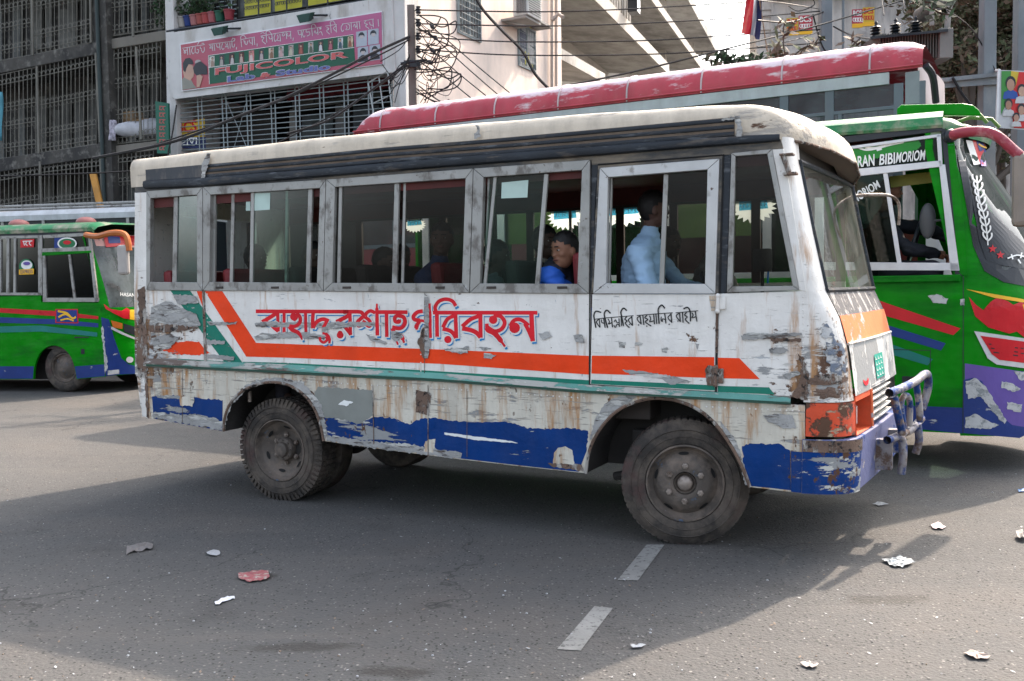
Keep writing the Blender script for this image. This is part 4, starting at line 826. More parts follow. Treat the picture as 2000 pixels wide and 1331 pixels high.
# wheels ---------------------------------------------------------------------------------
def wheel(x, y, z, dish, steer=0, dual=False, R=.405, chunky=False):
    root = empty('wheel', (x, y, z), steer); root.parent = bus
    t = MB(); W_ = .215
    prof = [(.245, .03), (.255, .0), (.285, -.006), (.33, -.008), (.365, .004), (.378, .016), (.392, .02), (R, .035), (R, W_-.03), (.385, W_-.005), (.33, W_+.01), (.26, W_)]
    t.lathe(prof, 64); 
    # tread blocks
    nb = 60
    for k in range(nb):
        a = 2*math.pi*k/nb; da = 2*math.pi/nb*.34
        hh = .016 if chunky else .006
        r0, r1 = R-.012, R+hh*.5; y0, y1 = (.012, .07) if chunky else (.028, .06)
        for (ya, yb) in ((y0, y1), (.085, .13), (.145, .20)):
            q = [(r0, a-da), (r1, a-da), (r1, a+da), (r0, a+da)]
            sk = .25*da*(1 if chunky else 0)
            t.add([(rr*math.cos(aa), yy, rr*math.sin(aa)) for yy in (ya, yb) for rr, aa in q], [(3, 2, 1, 0), (4, 5, 6, 7), (0, 1, 5, 4), (1, 2, 6, 5), (2, 3, 7, 6)])
        if chunky:
            t.add([(rr*math.cos(aa), yy, rr*math.sin(aa)) for yy, rr in ((-.002, .352), (.010, R)) for aa in (a-da*.8, a+da*.8)]+[((.352)*math.cos(aa), .01, .352*math.sin(aa)) for aa in (a-da*.8, a+da*.8)], [(0, 1, 3, 2), (0, 2, 4), (1, 5, 3)])
    t.build('tyre', M['tyre'], root, smooth=True)
    rings = MB(); 
    for rr, yy in ((.345, -.0095), (.30, -.0085)):
        rings.lathe([(rr-.004, yy+.002), (rr, yy-.003), (rr+.004, yy+.002)], 48)
    rings.build('tyre_ridge', M['tyre'], root, smooth=True)
    rm = MB()
    if dish > 0:   # pressed disc pushed outwards (front)
        prof = [(.252, .02), (.248, -.004), (.238, -.006), (.232, .012), (.225, .035), (.205, .05), (.195, .04), (.17, .01), (.14, -.006), (.09, -.010), (.075, -.008), (.07, .01)]
    else:          # deep rear rim
        prof = [(.252, .02), (.248, -.002), (.240, -.004), (.232, .02), (.222, .045), (.215, .055), (.205, .06), (.18, .075), (.15, .10), (.12, .105), (.075, .105)]
    rm.lathe(prof, 48); rmo = rm.build('rim', M['rim'], root, smooth=True)
    hl = MB()
    for k in range(5 if dish > 0 else 6):   # hand holes
        a = 2*math.pi*k/(5 if dish > 0 else 6)+.35; rr = .187 if dish > 0 else .18; yy = .026 if dish > 0 else .071
        c = Vector((rr*math.cos(a), yy, rr*math.sin(a))); tg = Vector((-math.sin(a), 0, math.cos(a))); rd = Vector((math.cos(a), .9 if dish > 0 else -.75, math.sin(a))).normalized()
        nr = tg.cross(rd); nr = nr if nr.y < 0 else -nr
        hl.poly([c+nr*.003+tg*.034*math.cos(b)+rd*.013*math.sin(b) for b in [2*math.pi*j/14 for j in range(14)]])
    hl.build('hand_hole', M['black_gap'], rmo, recalc=False)
    nu = MB(); yn = -.010 if dish > 0 else .10
    for k in range(6 if dish > 0 else 6):
        a = 2*math.pi*k/6+.5; rr = .113; c = (rr*math.cos(a), yn, rr*math.sin(a)); nu.lathe([(0, -.026), (.011, -.026), (.012, -.018), (.020, -.016), (.021, 0)], 6, 'y', c)
    nu.build('wheel_nut', M['steel'], rmo)
    hb_ = MB()
    if dish > 0: hb_.lathe([(.068, .02), (.066, .0), (.05, .03), (.05, .01), (.047, -.012), (.036, -.022), (0, -.026)], 24)
    else: hb_.lathe([(.092, .10), (.092, .06), (.085, .05), (.06, .045), (.055, .02), (.045, .015), (0, .012)], 24); [hb_.ball((.073*math.cos(a), .045, .073*math.sin(a)), .009, 6, 4) for a in [2*math.pi*k/8 for k in range(8)]]
    hb_.build('hub', M['steel'] if dish > 0 else M['rim'], root, smooth=True)
    if dual:
        t2 = MB(); t2.lathe([(q[0], q[1]+.25) for q in prof_in()], 48); t2.build('inner_tyre', M['tyre'], root, smooth=True)
    return root
def prof_in(): return [(.245, .03), (.255, .0), (.33, -.008), (.378, .016), (.405, .035), (.405, .185), (.385, .21), (.26, .215)]
c = B.p(545, 880, .10); wheel(c[0]+.0, .10, .405, -1, 0, True, chunky=True)
c = B.p(1330, 945, .02); fw = wheel(3.27, .05, .405, 1, R_(15), False)
# far-side wheels (mirrored) and running gear
for (x, dl) in ((.04, 1), (3.27, 0)):
    t = MB(); t.lathe([(q[0], WB-.12-q[1]) for q in prof_in()], 40); t.lathe([(.25, WB-.3), (.0, WB-.28)], 24); t.build('far_tyre', M['tyre'], bus, smooth=True)
    bpy.data.objects[-1] if 0 else None
    o = [o for o in bpy.data.objects if o.parent == bus and o.name.startswith('far_tyre')][-1]; o.location = (x, 0, .405)
ch = MB(); ch.box(-1.2, 4.0, .45, .53, .50, .64); ch.box(-1.2, 4.0, 1.43, 1.51, .50, .64)
ch.tube([(.04, .2, .41), (.04, 1.75, .41)], .06, 10); ch.tube([(3.27, .25, .40), (3.27, 1.7, .40)], .045, 10); ch.ball((.04, .98, .41), .17, 14, 10); ch.tube([(.04, .98, .42), (2.4, .98, .5)], .04, 8)
ch.box(1.0, 1.5, .55, .95, .38, .52); ch.tube([(1.6, .7, .42), (2.2, .7, .42)], .09, 10); ch.box(2.85, 2.98, .25, .36, .38, .70); ch.tube([(2.7, .3, .36), (2.95, .3, .42)], .03, 8); ch.box(.45, .8, .35, .6, .42, .5)
ch.build('chassis', M['under'], bus, bevel=.01)
MB().box(-1.3, 3.95, .44, WB-.44, .66, .70).build('underfloor', M['under'], bus)
# ------------------------------------------------------------------ people
SKINM = {}
def skinmat(c): 
    if c not in SKINM: SKINM[c] = plain('brown_skin', c, .55, var=.12, bump=.05)
    return SKINM[c]
M['hair'] = plain('black_hair', (.010, .009, .009), .5, bump=.5, bscale=120)
M['eye_w'] = plain('eye_white', (.26, .23, .21), .6); M['eye_d'] = plain('iris_dark', (.01, .008, .007), .2)
M['lip'] = plain('lip_brown', (.16, .06, .05), .5)
def skinned(verts, edges, radii, root=0, sub=1):
    """tapered limbs between joints, rounded at the joints; fused() melts them into one surface"""
    mb = MB(); rr = [r if isinstance(r, tuple) else (r, r) for r in radii]
    for v, r in zip(verts, rr): mb.ball(v, 1, 14, 10, (r[0], r[1], min(r)))
    for i, j in edges:
        a, b = Vector(verts[i]), Vector(verts[j]); d = b-a
        if d.length < 1e-4: continue
        d.normalize(); K_ = 14; rings = []
        for k in range(5):
            t = k/4; c = a.lerp(b, t); rx = rr[i][0]+(rr[j][0]-rr[i][0])*t; ry = rr[i][1]+(rr[j][1]-rr[i][1])*t
            if abs(d.z) > .75: u_ = Vector((1, 0, 0)); w_ = Vector((0, 1, 0))
            else: w_ = d.cross(Vector((0, 0, 1))).normalized(); u_ = w_.cross(d).normalized()
            rings += [c+u_*rx*math.cos(2*math.pi*q/K_)+w_*ry*math.sin(2*math.pi*q/K_) for q in range(K_)]
        fs = [(k*K_+q, k*K_+(q+1) % K_, (k+1)*K_+(q+1) % K_, (k+1)*K_+q) for k in range(4) for q in range(K_)]+[tuple(range(K_))[::-1], tuple(range(4*K_, 5*K_))]
        mb.add(rings, fs)
    return mb.v, mb.f
def fused(name, parts, vox, mat, parent, wrinkle=0, seed=0):
    mb = MB()
    for v, f in parts: mb.add(v, f)
    me = bpy.data.meshes.new('tmp'); me.from_pydata(mb.v, [], mb.f); o = bpy.data.objects.new('tmp', me); COL.objects.link(o)
    r = o.modifiers.new('r', 'REMESH'); r.mode = 'VOXEL'; r.voxel_size = vox
    s = o.modifiers.new('s', 'SMOOTH'); s.iterations = 2; s.factor = .5
    dg = bpy.context.evaluated_depsgraph_get(); m2 = bpy.data.meshes.new_from_object(o.evaluated_get(dg)); bpy.data.objects.remove(o); bpy.data.meshes.remove(me)
    bm = bmesh.new(); bm.from_mesh(m2); bm.verts.ensure_lookup_table(); seen = set(); best = []
    for v0 in bm.verts:
        if v0.index in seen: continue
        comp = [v0]; seen.add(v0.index); i = 0
        while i < len(comp):
            for e in comp[i].link_edges:
                ov = e.other_vert(comp[i])
                if ov.index not in seen: seen.add(ov.index); comp.append(ov)
            i += 1
        if len(comp) > len(best): best = comp
    bs_ = set(best); bmesh.ops.delete(bm, geom=[v for v in bm.verts if v not in bs_], context='VERTS'); bm.to_mesh(m2); bm.free()
    m2.name = name; m2.materials.clear(); m2.materials.append(mat)
    if wrinkle:
        ns = [v.normal.copy() for v in m2.vertices]
        for v, nn in zip(m2.vertices, ns):
            p = v.co; a = noise.noise(Vector((p.x*9+seed, p.y*9, p.z*22))); b = noise.noise(Vector((p.x*20+seed, p.y*18, p.z*30)))
            v.co = p+nn*wrinkle*(1-abs(a)*3+b*.5)
    m2.shade_smooth(); ob = bpy.data.objects.new(name, m2); COL.objects.link(ob); ob.parent = parent; return ob
def person(label, loc, rz, skin=(.20, .105, .07), top=(.25, .35, .5), legs=(.03, .03, .04), head_yaw=0, head_tilt=0, lean=(0, 0), armL=None, armR=None, hands=False, scale=1, vox=.012, hairf=1.0, head_off=(0, 0, 0), topmat=None, beard=False, group=None):
    root = empty('person', loc, rz, label, 'person', group); root.scale = (scale,)*3
    lx, ly = lean
    def L(x, y, z): k = max(0, z)/.7; return (x+lx*k, y+ly*k, z)
    V = [L(0, 0, .08), L(-.02, 0, .26), L(-.02, 0, .44), L(0, 0, .56), L(.02, 0, .65), L(.035, 0, .72)]
    rad = [(.13, .15), (.115, .14), (.12, .155), (.075, .09), .05, .05]
    E_ = [(0, 1), (1, 2), (2, 3), (3, 4), (4, 5)]
    def chain(start, pts, rs):
        a = start
        for p, r in zip(pts, rs): V.append(p); rad.append(r); E_.append((a, len(V)-1)); a = len(V)-1
        return a
    armL = armL or ((.10, .24, .25), (.30, .16, .16)); armR = armR or ((.10, -.24, .25), (.30, -.16, .16))
    ends = []
    for s, (el, wr) in ((1, armL), (-1, armR)):
        a = chain(3, [L(0, .17*s, .51), el, tuple((Vector(el)+Vector(wr))/2), wr], [.062, .045, .042, .030]); ends.append((a, Vector(el), Vector(wr), s))
    ntop = len(V); etop = len(E_)
    for s in (1, -1):
        chain(0, [(.04, .10*s, .06), (.40, .13*s, .08), (.42, .13*s, -.15), (.40, .13*s, -.34), (.50, .13*s, -.37)], [.095, .068, .058, .042, .038])
    body = skinned(V, E_, rad)
    hx, hy, hz = (Vector(L(.04, 0, .80))+Vector(head_off)); HM = Matrix.Translation((hx, hy, hz)) @ Matrix.Rotation(head_yaw, 4, 'Z') @ Matrix.Rotation(head_tilt, 4, 'Y')
    def H(v): return [tuple(HM @ Vector(q)) for q in v]
    hd = MB(); hd.ball((0, 0, .015), 1, 20, 14, (.096, .077, .105)); hd.ball((.022, 0, -.055), 1, 16, 10, (.066, .058, .062)); hd.ball((.055, 0, -.085), 1, 12, 8, (.030, .032, .026))
    hd.ball((.085, 0, -.012), 1, 10, 8, (.016, .011, .026)); hd.ball((.097, 0, -.026), 1, 10, 8, (.014, .015, .011)); hd.ball((.078, 0, .028), 1, 12, 6, (.020, .052, .010)); hd.ball((.082, 0, -.052), 1, 10, 6, (.012, .026, .010))
    hd.ball((.055, .038, -.022), 1, 8, 6, (.028, .024, .022)); hd.ball((.055, -.038, -.022), 1, 8, 6, (.028, .024, .022))
    for s in (1, -1): hd.ball((-.004, .077*s, -.012), 1, 10, 8, (.020, .012, .032))
    nk = MB(); nk.tube([(hx*.4, hy*.7, .58), (hx-.01, hy, hz-.05)], .052, 12)
    parts = [body, (H(hd.v), hd.f), (nk.v, nk.f)]
    if hands:
        for a, el, wr, s in ends:
            d = (wr-el).normalized(); side = d.cross(Vector((0, 0, 1))).normalized(); dn = side.cross(d).normalized()
            pv = [tuple(wr), tuple(wr+d*.045), tuple(wr+d*.085)]; parts.append(skinned(pv, [(0, 1), (1, 2)], [(.030, .018), (.040, .016), (.040, .014)]))
            for k in range(4):
                o_ = wr+d*.082+side*(k-1.5)*.021; ln_ = (.072, .082, .076, .060)[k]
                fv = [tuple(o_), tuple(o_+d*ln_*.42-dn*.012), tuple(o_+d*ln_*.62-dn*.036), tuple(o_+d*ln_*.60-dn*.060)]
                parts.append(skinned(fv, [(0, 1), (1, 2), (2, 3)], [.0095, .009, .008, .007]))
            o_ = wr+d*.025+side*.03*s; fv = [tuple(o_), tuple(o_+d*.03+side*.03*s-dn*.01), tuple(o_+d*.06+side*.035*s-dn*.025)]; parts.append(skinned(fv, [(0, 1), (1, 2)], [.012, .010, .008]))
    sk = fused('body', parts, .0055 if hands else vox*.8, skinmat(skin), root)
    grow = [((r[0]+.022, r[1]+.02) if isinstance(r, tuple) else r+.016) for r in rad[:ntop]]; grow[4] = .060; grow[5] = .02; grow[3] = (.092, .10)
    Vt = list(V[:ntop]); Vt[5] = Vt[4]; Vt[5] = tuple(Vector(Vt[4])+Vector((0, 0, .001)))
    keep = [i for i in range(ntop) if i != 5]; idx = {v: i for i, v in enumerate(keep)}
    tv, tf = skinned([Vt[i] for i in keep], [(idx[a], idx[b]) for a, b in E_[:etop] if a != 5 and b != 5], [grow[i] for i in keep])
    sh = fused('shirt', [(tv, tf)], vox, topmat or plain('shirt_cloth', top, .8, var=.12, bump=.3), root, .007, rnd.random()*20)
    cv = MB(); c = Vector(V[4]); 
    cv.lathe([(.068, -.03), (.064, .02), (.058, .03), (.060, .0)], 20, 'z', (c.x-.005, c.y, c.z-.035)); cv.build('collar', topmat or sh.data.materials[0], root, smooth=True)
    base = ntop; lv = [V[0]]+V[ntop:ntop+10]; le = []
    for s in range(2):
        b0 = 1+s*5; le += [(0, b0), (b0, b0+1), (b0+1, b0+2), (b0+2, b0+3)]
    use = [0, 1, 2, 3, 4, 6, 7, 8, 9]; mp = {v: i for i, v in enumerate(use)}
    lr_ = [(.148, .165), .112, .086, .074, .058, .112, .086, .074, .058]
    tv, tf = skinned([lv[i] for i in use], [(mp[a], mp[b]) for a, b in le], lr_)
    fused('trousers', [(tv, tf)], .016, plain('trouser_cloth', legs, .85, var=.15), root, .004, 3)
    hm = MB(); bl = MB(); bl.ball((0, 0, 0), 1, 28, 18)
    vs = []
    for v in bl.v:
        d = Vector(v).normalized(); rg = 1.0+.09*noise.noise(d*6+Vector((hy*9, 1, 2)))
        vs.append(Vector((d.x*.100-.005, d.y*.083, d.z*.110+.018))*rg)
    for f in bl.f:
        cc = sum((vs[i] for i in f), Vector())/len(f)
        front = cc.x > .040*hairf+.035*(abs(cc.y) > .055)
        if (cc.z > .052 or (cc.x < .050 and cc.z > .030 and abs(cc.y) > .05) or (cc.x < .022 and cc.z > .012) or (cc.x < -.012 and cc.z > -.035) or (cc.x < -.035 and cc.z > -.085)): hm.poly([tuple(HM @ vs[i]) for i in f])
    ho = hm.build('hair', M['hair'], root, smooth=2)
    if beard:
        bd = MB(); bd.ball((.03, 0, -.078), 1, 16, 10, (.066, .060, .050)); bd.v = [v for v in bd.v]; bm_2 = MB()
        for f in bd.f:
            cc = sum((Vector(bd.v[i]) for i in f), Vector())/len(f)
            if cc.z < -.062: bm_2.poly([tuple(HM @ Vector(bd.v[i])) for i in f])
        bm_2.build('beard', M['hair'], root, smooth=2)
    for s in (1, -1):
        e = MB(); e.ball((.080, .031*s, .006), 1, 10, 8, (.010, .013, .0065)); e.cur = 1; e.ball((.0875, .031*s, .006), .0058, 8, 6); e.v = H(e.v); e.build('eye', [M['eye_w'], M['eye_d']], root, smooth=True)
        e = MB(); e.box(.090, .098, .030*s-.019, .030*s+.019, .026, .033); e.v = H(e.v); e.build('eyebrow', M['hair'], root, bevel=.002)
    e = MB(); e.ball((.089, 0, -.055), 1, 12, 6, (.009, .024, .0065)); e.v = H(e.v); e.build('mouth', M['lip'], root, smooth=True)
    return root
BZ = lambda x, y, z: tuple(B.w((x, y, z)))
person('driver in a pale blue shirt sitting behind the sliding pane of the minibus door', BZ(2.90, .40, 1.36), -B.a, skin=(.085, .045, .034), top=(.30, .45, .62), head_yaw=.45, lean=(.02, 0), armR=((.12, -.25, .24), (.40, -.12, .17)), armL=((.20, .22, .28), (.47, .10, .22)), hands=True, scale=1.03, vox=.010)
person('passenger in a tan shirt low behind the left half of the third window', BZ(.72, .45, 1.08), -B.a, skin=(.07, .04, .03), top=(.22, .16, .10), head_yaw=R_(5), scale=1.0)
person('passenger in a grey shirt behind the slanted pane left of the open fourth window', BZ(1.72, .42, 1.10), -B.a, skin=(.07, .04, .03), top=(.14, .15, .16), head_yaw=R_(15), scale=1.0)
person('passenger in a green shirt on the far seats seen through the second window', BZ(.30, 1.35, 1.15), -B.a, skin=(.07, .04, .03), top=(.06, .18, .10), head_yaw=R_(-30), scale=1.0)
jk, nt_, b_ = new_mat('blue_black_jacket')
co_ = N(nt_, 'ShaderNodeTexCoord').outputs['Object']; sx = N(nt_, 'ShaderNodeSeparateXYZ'); nt_.links.new(co_, sx.inputs[0])
k_ = mth(nt_, 'ADD', sx.outputs[2], mth(nt_, 'MULTIPLY', mth(nt_, 'ABSOLUTE', sx.outputs[1]), -.7))
nt_.links.new(mixc(nt_, mapr(nt_, k_, .34, .345), (.006, .08, .42), (.010, .012, .022)), b_.inputs['Base Color']); b_.inputs['Roughness'].default_value = .7
person('man in a blue and black jacket looking back out of the open minibus window', BZ(2.30, .42, 1.21), -B.a, head_off=(.03, -.05, -.13), skin=(.235, .115, .072), topmat=jk, head_yaw=R_(-118), head_tilt=R_(6), lean=(.02, -.14), scale=1.06, vox=.010, armR=((.16, -.27, .28), (.36, -.2, .2)))
person('dark-haired passenger in profile just behind the man in the blue jacket', BZ(2.02, .62, 1.17), -B.a, skin=(.06, .033, .025), top=(.16, .14, .12), head_yaw=R_(-25), scale=1.04)
person('passenger in a dark jacket behind the smoked pane of the third window', BZ(1.28, .38, 1.20), -B.a, skin=(.10, .055, .04), top=(.03, .05, .12), head_yaw=R_(-70), scale=1.05)
person('passenger seen as a dark outline at the rear sliding pane', BZ(-.62, .5, 1.15), -B.a, skin=(.06, .035, .028), top=(.18, .20, .18), head_yaw=R_(10), scale=1.0)
person('passenger in a maroon top behind the green pane of the second window', BZ(.05, .42, 1.15), -B.a, skin=(.07, .04, .03), top=(.25, .03, .04), head_yaw=R_(-10), scale=1.0)
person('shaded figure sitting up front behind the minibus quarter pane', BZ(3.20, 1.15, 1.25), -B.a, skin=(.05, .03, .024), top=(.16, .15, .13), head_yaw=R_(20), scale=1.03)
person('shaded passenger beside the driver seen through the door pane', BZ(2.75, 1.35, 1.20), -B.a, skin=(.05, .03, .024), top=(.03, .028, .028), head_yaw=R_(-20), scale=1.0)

# ------------------------------------------------------------------ other buses
from mathutils.bvhtree import BVHTree
M['bgreen'] = wear('glossy_bus_green', (.001, .20, .003), [((.42, .46, .42), 9, .715, .01, H3, 0, 3), ((.02, .28, .20), 12, .72, .01, H3, 0, 6), ((.0015, .115, .006), 2.2, .58, .08, H3, 0, 9)], (), var=.12, rough=.30, bump=.12, wob=.02, dirt=.06, spec=.10)
M['groof'] = wear('dusty_green_roof', (.015, .17, .06), [((.33, .30, .24), 5, .58, .12, None, 0, 3)], (), var=.15, rough=.45, bump=.15, dirt=.3)
M['sblue'] = wear('scuffed_navy', (.012, .035, .17), [((.42, .44, .46), 4, .655, .01, H3, 0, 3)], (), var=.1, rough=.35, bump=.2)
M['sred'] = plain('decal_red', (.50, .010, .018), .3); M['steal'] = plain('decal_teal', (.01, .17, .15), .35); M['snavy'] = plain('decal_navy', (.008, .035, .19), .35)
M['purple'] = plain('purple_paint', (.115, .075, .30), .4, var=.08); M['yellow'] = plain('decal_yellow', (.75, .42, .02), .4); M['silver'] = plain('silver_trim', (.55, .56, .58), .35, .3, dirt=.15)
M['fr_black'] = plain('black_trim', (.018, .022, .028), .35); M['filler'] = wear('white_body_filler', (.45, .46, .46), [((.25, .27, .27), 14, .55, .04, None, 0, 2)], (), rough=.8, bump=.5)
M['maroon_p'] = wear('faded_maroon_mirror_arm', (.28, .035, .055), [((.45, .25, .26), 6, .6, .1, None, 0, 2)], (), rough=.4)
M['glass_deep'] = glass('deep_green_glass', (.10, .22, .15), .03, (.05, .09, .06)); M['glass_navy'] = glass('navy_film_glass', (.05, .08, .20), .04, (.04, .06, .10))
G = Fr(at(1880, 847, 8.2)*1, 25); G.O.z = 0
gb = empty('green_bus', G.O, -G.a, 'bright green bus facing right behind the minibus bull bar, flame artwork and purple lower corner', 'bus')
GW = 2.15
def GP(a, b, y=0): return G.p(a, b, y)
def gplate(name, pts, mat, y0=0, y1=.03, parent=None, fr=G, **k): return MB().prism([fr.xz(*p) for p in pts], y0, y1).build(name, mat, parent or gb, **k)
def gsheet(name, pts, mat, y, parent=None, fr=G): return MB().poly([fr.p(a, b, y) for a, b in pts]).build(name, mat, parent or gb)
zb = G.xz(1880, 847)[1]; zs = G.xz(1872, 540)[1]; xr_g = -5.5
lx = G.xz(1600, 540)[0]
zroof = G.xz(1840, 222)[1]; zwin = G.xz(1836, 262)[1]; zmid = G.xz(1838, 320)[1]
MB().box(xr_g, G.xz(1886, 540)[0], 0, .03, zb, zs+.01).build('side_panel', M['bgreen'], gb)
gplate('front_pillar', [(1846, 250), (1862, 262), (1886, 470), (1890, 540), (1875, 540), (1866, 470)], M['bgreen'], 0, .04)
gplate('window_surround', [(1838, 252), (1848, 252), (1872, 530), (1880, 540), (1866, 540), (1858, 470)], M['fr_black'], -.004, .03)
gsheet('bottom_band', [(1500, 822), (1500, 768), (1720, 790), (1880, 797), (1880, 847), (1800, 839)], M['sblue'], -.004)
gsheet('red_stripe', [(1640, 560), (1730, 592), (1876, 642), (1862, 655), (1735, 619), (1640, 590)], M['sred'], -.004)
gsheet('blue_stripe', [(1640, 610), (1742, 638), (1847, 671), (1838, 685), (1742, 656), (1640, 632)], M['snavy'], -.004)
gsheet('teal_stripe', [(1640, 650), (1745, 674), (1822, 702), (1812, 714), (1745, 694), (1640, 670)], M['steal'], -.004)
gsheet('filler_patch', jag([(1812, 578), (1830, 575), (1852, 584), (1848, 594), (1822, 592)], 1.2), M['filler'], -.005)
gsheet('filler_patch', jag([(1875, 585), (1884, 584), (1884, 597), (1876, 597)], .8), M['filler'], -.005)
hl = MB(); 
for q in ([(1730, 682), (1818, 684), (1818, 685.5), (1730, 683.5)], [(1817, 684), (1818.4, 684), (1816, 765), (1814.6, 765)], [(1762, 735), (1790, 736), (1790, 752), (1762, 751)]): hl.poly([GP(a, b, -.005) for a, b in q])
hl.build('hatch_line', M['fr_black'], gb)
sl_ = MB(); sl_.box(xr_g, G.xz(1876, 536)[0], -.035, .0, zs-.045, zs+.015); sl_.build('sill_ledge', M['bgreen'], gb, bevel=.008)
# front driver window pair, with lettered top board
gplate('header_band', [(1500, 290), (1616, 271), (1840, 246), (1842, 256), (1616, 284), (1500, 304)], M['fr_black'], -.01, .02)
f = MB()
for q in ([(1560, 300), (1838, 262), (1838, 268), (1560, 306)], [(1650, 333), (1839, 314), (1841, 326), (1650, 348)], [(1829, 264), (1838, 263), (1841, 322), (1833, 322)], [(1834, 322), (1846, 322), (1874, 528), (1856, 528)], [(1560, 512), (1872, 514), (1874, 529), (1560, 528)], [(1560, 340), (1660, 330), (1660, 348), (1560, 356)]):
    f.prism([G.xz(*p) for p in q], -.014, .02)
gfr = f.build('window_frame', M['silver'], gb, bevel=.003)
gsheet('pane', [(1560, 303), (1832, 266), (1836, 318), (1560, 345)], M['glass_deep'], .012, gfr)
MB().poly([GP(a, b, .014) for a, b in [(1560, 300), (1832, 264), (1836, 320), (1560, 350)]]).build('board_back', plain('dark_board', (.008, .03, .02), .4), gfr)
gr_p = jag([(1600, 318), (1650, 290), (1700, 282), (1760, 272), (1795, 275), (1800, 286), (1780, 300), (1740, 300), (1690, 318), (1660, 330), (1605, 335)], 2, 3)
gsheet('green_flash', gr_p, plain('board_green', (.01, .20, .02), .4), .009, gfr)
t = MB(); put_text(t, 'AH PARAN', [GP(1626, 318-6, .006), GP(1708, 301, .006), GP(1708, 324, .006), GP(1626, 334-2, .006)], .02)
put_text(t, 'BIBI', [GP(1719, 302, .006), GP(1748, 298, .006), GP(1748, 320, .006), GP(1717, 323, .006)], .02)
put_text(t, 'MORIOM', [GP(1752, 298, .006), GP(1808, 292, .006), GP(1806, 313, .006), GP(1749, 319, .006)], .02)
letters(t, G, [([(1672, 287), (1690, 293), (1710, 291), (1740, 283), (1765, 278)], 3.5), ([(1690, 289), (1712, 289), (1738, 280)], 4), ([(1712, 293), (1722, 290)], 6)], .0055)
t.build('board_lettering', M['plate_white'], gfr, recalc=False)
gsheet('pane', [(1560, 352), (1728, 340), (1756, 514), (1560, 513)], M['glass_deep'], .010, gfr)
MB().prism([G.xz(*p) for p in [(1724, 335), (1733, 335), (1761, 515), (1752, 515)]], -.004, .022).build('stile', M['silver'], gfr, bevel=.002)
t = MB(); put_text(t, 'MORIOM', [GP(1662, 380, .005), GP(1713, 352, .005), GP(1720, 366, .005), GP(1670, 398, .005)], .02); t.build('pane_lettering', M['plate_white'], gfr, recalc=False)
gsheet('pane_sticker', [(1737, 345), (1829, 335), (1831, 356), (1740, 367)], plain('olive_sunstrip', (.20, .20, .03), .5), .30, gfr)
# rear side windows (seen through the minibus)
f = MB(); xw = [xr_g+.15+i*.92 for i in range(5)]
f.box(xr_g, lx+.05, -.012, .02, zwin-.02, zwin+.06); f.box(xr_g, lx+.05, -.012, .02, zs, zs+.07)
for x in xw+[lx]: f.box(x-.04, x+.04, -.012, .02, zs+.07, zwin-.02)
gf2 = f.build('window_frame', M['silver'], gb, bevel=.003)
for i in range(5):
    a, b = xw[i]+.04, (xw[i+1] if i < 4 else lx)-.04
    MB().poly([(a, .012, zs+.07), (b, .012, zs+.07), (b, .012, zwin-.02), (a, .012, zwin-.02)]).build('pane', M['glass_far'] if i % 2 else M['glass_deep'], gf2)
    MB().box(a+.02, b-.1, .05, .055, zs+.07+(0 if i % 2 == 0 else .35), zs+.55 if i % 2 == 0 else zwin-.1).build('pane_film', plain('window_film_green' if i % 2 == 0 else 'window_film_olive', (.01, .22, .03) if i % 2 == 0 else (.10, .16, .03), .5), gf2)
rows = []
for k in range(0, 25):
    x = xr_g+(G.xz(1842, 222)[0]-xr_g)*k/24; za = zwin+.05
    zt_ = zroof+(0 if x > lx else -.0)
    pr = [(-.02, za), (-.035, zt_-.10), (-.02, zt_-.03), (.05, zt_+.02), (.25, zt_+.06), (GW/2, zt_+.09)]
    rows.append([(x, y, z) for y, z in pr]+[(x, GW-y, z) for y, z in pr[::-1][1:]])
rfm = MB(); rfm.grid(rows); rfm.poly(rows[0]); rfm.build('roof', M['groof'], gb, smooth=True)
MB().box(xr_g, -.4, GW-.03, GW, zb, zs).build('far_side_panel', M['bgreen'], gb)
for x in xw+[lx, -1.9, -1.1, -.4]: MB().box(x-.04, x+.04, GW-.03, GW, zs, zwin+.1).build('far_pillar', M['bgreen'], gb)
MB().box(xr_g, xr_g+.03, .03, GW-.03, zb, zwin).build('rear_wall', M['bgreen'], gb)
MB().box(xr_g+.03, -.2, .04, GW-.04, zb+.35, zb+.42).build('floor', M['dark_in'], gb)
MB().box(xr_g+.1, -.6, .04, GW-.04, zwin+.0, zwin+.03).build('ceiling', M['maroon'], gb)
# front loft
def gn(s, z):
    t = min(1, max(0, (z-1.45)/1.35)); xa = -.02-.30*t; bul = 1-.15*t
    pts = [(0, 0), (.24, .05), (.48, .20), (.70, .46), (.84, .80), (.88, GW/2)]
    pts = pts+[(x, GW-y) for x, y in pts[::-1][1:]]
    C_ = catmull(pts, 4); u = s*(len(C_)-1); i = min(int(u), len(C_)-2); fr_ = u-i
    x = C_[i][0]+(C_[i+1][0]-C_[i][0])*fr_; y = C_[i][1]+(C_[i+1][1]-C_[i][1])*fr_
    return Vector((xa+x*bul-(.25*t*t)*min(1, y/.4), y, z))
def gnp(name, z0, z1, mat, s0=0, s1=1, n=30, nz=8): return MB().grid([[gn(s0+(s1-s0)*j/n, z0+(z1-z0)*i/nz) for j in range(n+1)] for i in range(nz+1)]).build(name, mat, gb, smooth=2)
gfront = gnp('front_panel', zb-.02, 1.72, M['bgreen'], 0, 1, 30, 10)
gws = gnp('windscreen', 1.72, 2.96, glass('reflecting_windscreen', (.22, .36, .28), .22, (.20, .23, .22), refl=3.5), .13, .87, 30, 10); gnp('front_pillar', 1.72, 2.98, M['bgreen'], 0, .13, 8, 8); gnp('front_pillar', 1.72, 2.98, M['bgreen'], .87, 1, 8, 8)  # pale diffuse layer paints in part of the windscreen's bright reflection
